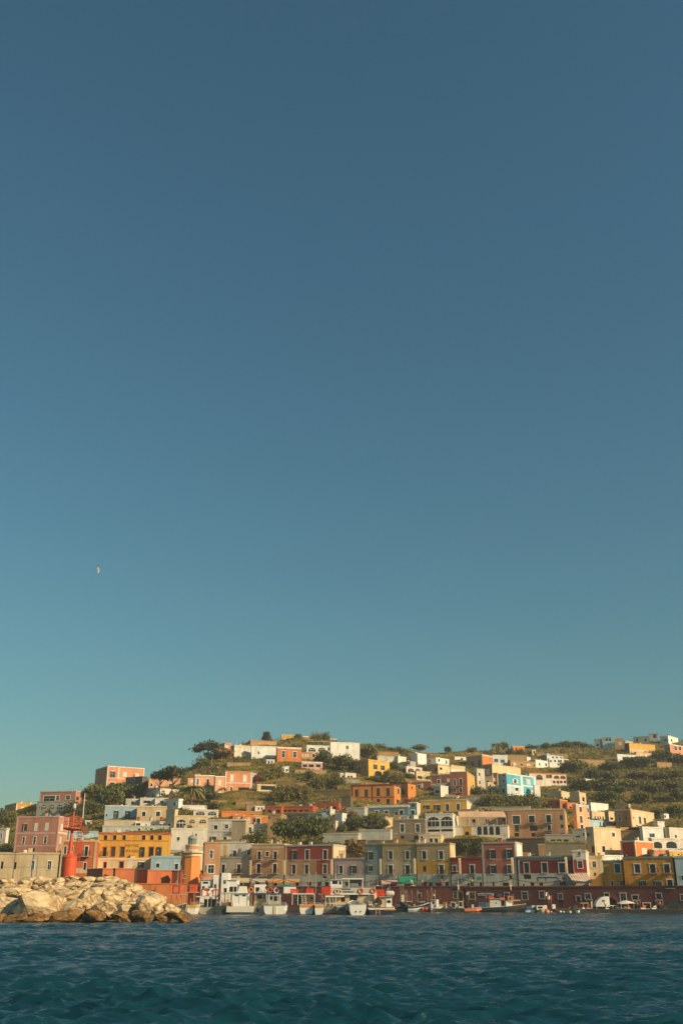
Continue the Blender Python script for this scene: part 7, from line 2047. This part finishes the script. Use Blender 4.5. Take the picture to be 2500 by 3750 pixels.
# people
def skin_person(pose, name):
    pts, edges, rad = [], [], []
    def add(p, r, par=None):
        pts.append(p)
        rad.append(r)
        if par is not None: edges.append((par, len(pts) - 1))
        return len(pts) - 1
    pel = add((0, 0, 0.95), 0.135)
    wa = add((0, 0, 1.1), 0.12, pel)
    ch = add((0, 0, 1.32), 0.15, wa)
    nk = add((0, 0, 1.5), 0.06, ch)
    hd = add((0, -0.01, 1.62), 0.095, nk)
    add((0, -0.01, 1.70), 0.08, hd)
    st = 0.12 if pose else 0.04
    for s in (-1, 1):
        hip = add((0.09 * s, 0, 0.88), 0.095, pel)
        kn = add((0.11 * s, -0.04 + st * s, 0.48), 0.06, hip)
        an = add((0.11 * s, 0.02 + st * s * 1.6, 0.08), 0.04, kn)
        add((0.12 * s, -0.12 + st * s * 1.6, 0.04), 0.035, an)
        sh = add((0.19 * s, 0, 1.42), 0.06, ch)
        el = add((0.26 * s, 0.02 - st * s, 1.14), 0.042, sh)
        wr = add((0.25 * s, -0.10 - st * s, 0.92), 0.032, el)
        add((0.25 * s, -0.13 - st * s, 0.84), 0.035, wr)
    me = bpy.data.meshes.new(name)
    me.from_pydata(pts, edges, [])
    o = bpy.data.objects.new(name, me)
    COL.objects.link(o)
    md = o.modifiers.new('skin', 'SKIN')
    for i, v in enumerate(me.skin_vertices[0].data):
        v.radius = (rad[i], rad[i])
        v.use_root = (i == 0)
    o.modifiers.new('sub', 'SUBSURF').levels = 1
    dg = bpy.context.evaluated_depsgraph_get()
    m2 = bpy.data.meshes.new_from_object(o.evaluated_get(dg))
    bpy.data.objects.remove(o)
    return m2
BODY = [skin_person(0, 'body'), skin_person(1, 'body')]
for me in BODY:
    me.materials.clear()
    me.materials.append(paint((196, 136, 100), 0.7))
def person(label, t, x, y, D, z, shirt, trou, pose=0, rz=0.0):
    u, v = px(t, x, y)
    p = P(u, v, D)
    o = empty('person', (p.x, D, z), rz, label=label, cat='person', group='people on the quay and the street')
    bd = bpy.data.objects.new('body', BODY[pose])
    COL.objects.link(bd)
    bd.parent = o
    MB().lathe([(0.16, 0.92), (0.155, 1.1), (0.185, 1.32), (0.17, 1.43), (0.07, 1.49)], 12).build('shirt', paint(shirt, 0.9), o)
    m = MB()
    st = 0.12 if pose else 0.04
    for s in (-1, 1):
        m.tube((0.09 * s, 0, 0.93), (0.11 * s, -0.04 + st * s, 0.48), 0.11, 0.085, 10)
        m.tube((0.11 * s, -0.04 + st * s, 0.49), (0.11 * s, 0.02 + st * s * 1.6, 0.12), 0.085, 0.065, 10)
    m.build('trousers', paint(trou, 0.9), o)
    MB().lathe([(0.10, 1.64), (0.115, 1.70), (0.09, 1.77), (0.03, 1.80)], 12, c=(0, 0.015, 0)).build('hair', paint((46, 34, 26), 0.8), o)
for a in (('person in an orange top leaning by the street parapet, left one', 'z', 560, 90, 254, 5.62, (226, 110, 60), (60, 60, 70), 0, 0.3), ('person in a bright orange shirt on the street near the striped awning', 'z', 825, 90, 251, 5.62, (232, 130, 50), (50, 56, 70), 1, 1.2), ('person in a dark red top standing on the street by a doorway', 'z', 452, 90, 256, 5.62, (120, 50, 44), (50, 50, 54), 0, 0),
          ('person in a lime yellow vest on the street above the lettered sign', 'y', 298, 85, 256, 5.62, (190, 210, 70), (50, 54, 60), 0, 0), ('person in pale clothes by the green awning', 'x', 410, 20, 258, 5.62, 'W', (120, 110, 96), 0, 0.4), ('person in a tan shirt walking right of the green awning', 'x', 660, 20, 257, 5.62, 'TN', (60, 64, 76), 1, 1.4),
          ('person in a red shirt on the street before the brick red house', 'x', 1100, 20, 255, 5.62, (180, 60, 50), (70, 70, 70), 0, 0.2), ('person in an orange vest on the quay before the kiosk', 'A', 1187, 470, 232, 0.75, (232, 110, 50), (54, 58, 70), 1, 0.8), ('person in dark clothes on the quay left of the orange vest', 'A', 1140, 480, 233, 0.75, (46, 50, 50), (60, 60, 62), 0, 0),
          ('person with a white shirt standing under the half dome tent', 'A', 248, 410, 234.5, 0.75, 'W', (50, 54, 60), 0, 0.5), ('person in pale trousers at the quay edge left of the tent', 'z', 1545, 700, 231, 0.75, 'CR', 'CR', 0, 0), ('person in a dark shirt standing on the orange banded tour boat', 'v', 510, 650, 201.5, 1.5, (34, 40, 52), (40, 50, 80), 0, 3.0),
          ('person in a brown shirt at the stern beside the orange panel', 'v', 1125, 600, 203, 1.7, (120, 84, 56), (70, 66, 60), 0, 0.2), ('person in an orange shirt seated area of the awnings', 'u', 1265, 130, 262, 5.62, (226, 140, 60), (70, 70, 70), 0, 0), ('person in red by the kiosk and parasol on the quay', 'A', 797, 480, 232.5, 0.75, (214, 70, 44), (50, 50, 60), 1, 0.4)):
    person(*a)
# gull
D = 160
u, v = px('0', 362, 2088)
gl = empty('seagull', P(u, v, D), label='white seagull banking with raised wings in the sky', cat='bird')
m = MB()
pr_ = [(-0.30, 0.01), (-0.24, 0.05), (-0.1, 0.085), (0.05, 0.08), (0.2, 0.045), (0.33, 0.03), (0.36, 0.01)]
n = 10
for x, r in pr_: m.v += [(x, r * cos(2 * pi * k / n), r * sin(2 * pi * k / n) * 0.9) for k in range(n)]
for i in range(len(pr_) - 1): m.f += [(i * n + k, i * n + (k + 1) % n, (i + 1) * n + (k + 1) % n, (i + 1) * n + k) for k in range(n)]
m.f += [tuple(range(n)), tuple(range((len(pr_) - 1) * n, len(pr_) * n))]
for s, nm in ((1, 'up'), (-1, 'down')):
    st = [(0.05, 0.04, 0.15), (-0.06, 0.38, 0.17), (-0.02, 0.62, 0.12), (0.14, 0.86, 0.03)]
    k0 = len(m.v)
    for (x, d, c) in st:
        m.v += [(x - c, 0.0, d * s), (x + c * 0.7, 0.0, d * s), (x + c * 0.7, 0.03, d * s), (x - c, 0.03, d * s)]
    for i in range(3):
        q = k0 + 4 * i
        m.f += [(q, q + 1, q + 5, q + 4), (q + 1, q + 2, q + 6, q + 5), (q + 2, q + 3, q + 7, q + 6), (q + 3, q, q + 4, q + 7)]
    m.f.append((k0 + 12, k0 + 13, k0 + 14, k0 + 15))
m.m = [0] * len(m.f)
for i, f in enumerate(m.f):
    if all(abs(m.v[q][2]) > 0.6 for q in f): m.m[i] = 1
bd = m.build('body', [paint((214, 200, 178), 0.8), paint((60, 60, 64), 0.8)], gl)
gl.scale = (0.85, 0.85, 0.85)
gl.rotation_euler = (radians(18), radians(-12), 0.3)
# ------------------------------------------------------------ air
m = bpy.data.materials.new('haze_air')
m.use_nodes = True
nt = m.node_tree
nt.nodes.clear()
pv = nt.nodes.new('ShaderNodeVolumePrincipled')
pv.inputs['Color'].default_value = (0.92, 0.95, 1.0, 1)
pv.inputs['Density'].default_value = HAZE  # scattering air added to lift the dark tones
out = nt.nodes.new('ShaderNodeOutputMaterial')
nt.links.new(pv.outputs[0], out.inputs['Volume'])
hz = MB().box((-1700, -200, -7), (1700, 1700, 108)).build('haze', m)
tag(hz, 'thin haze added over the harbour and the hill to lift the shadows', kind='stuff')
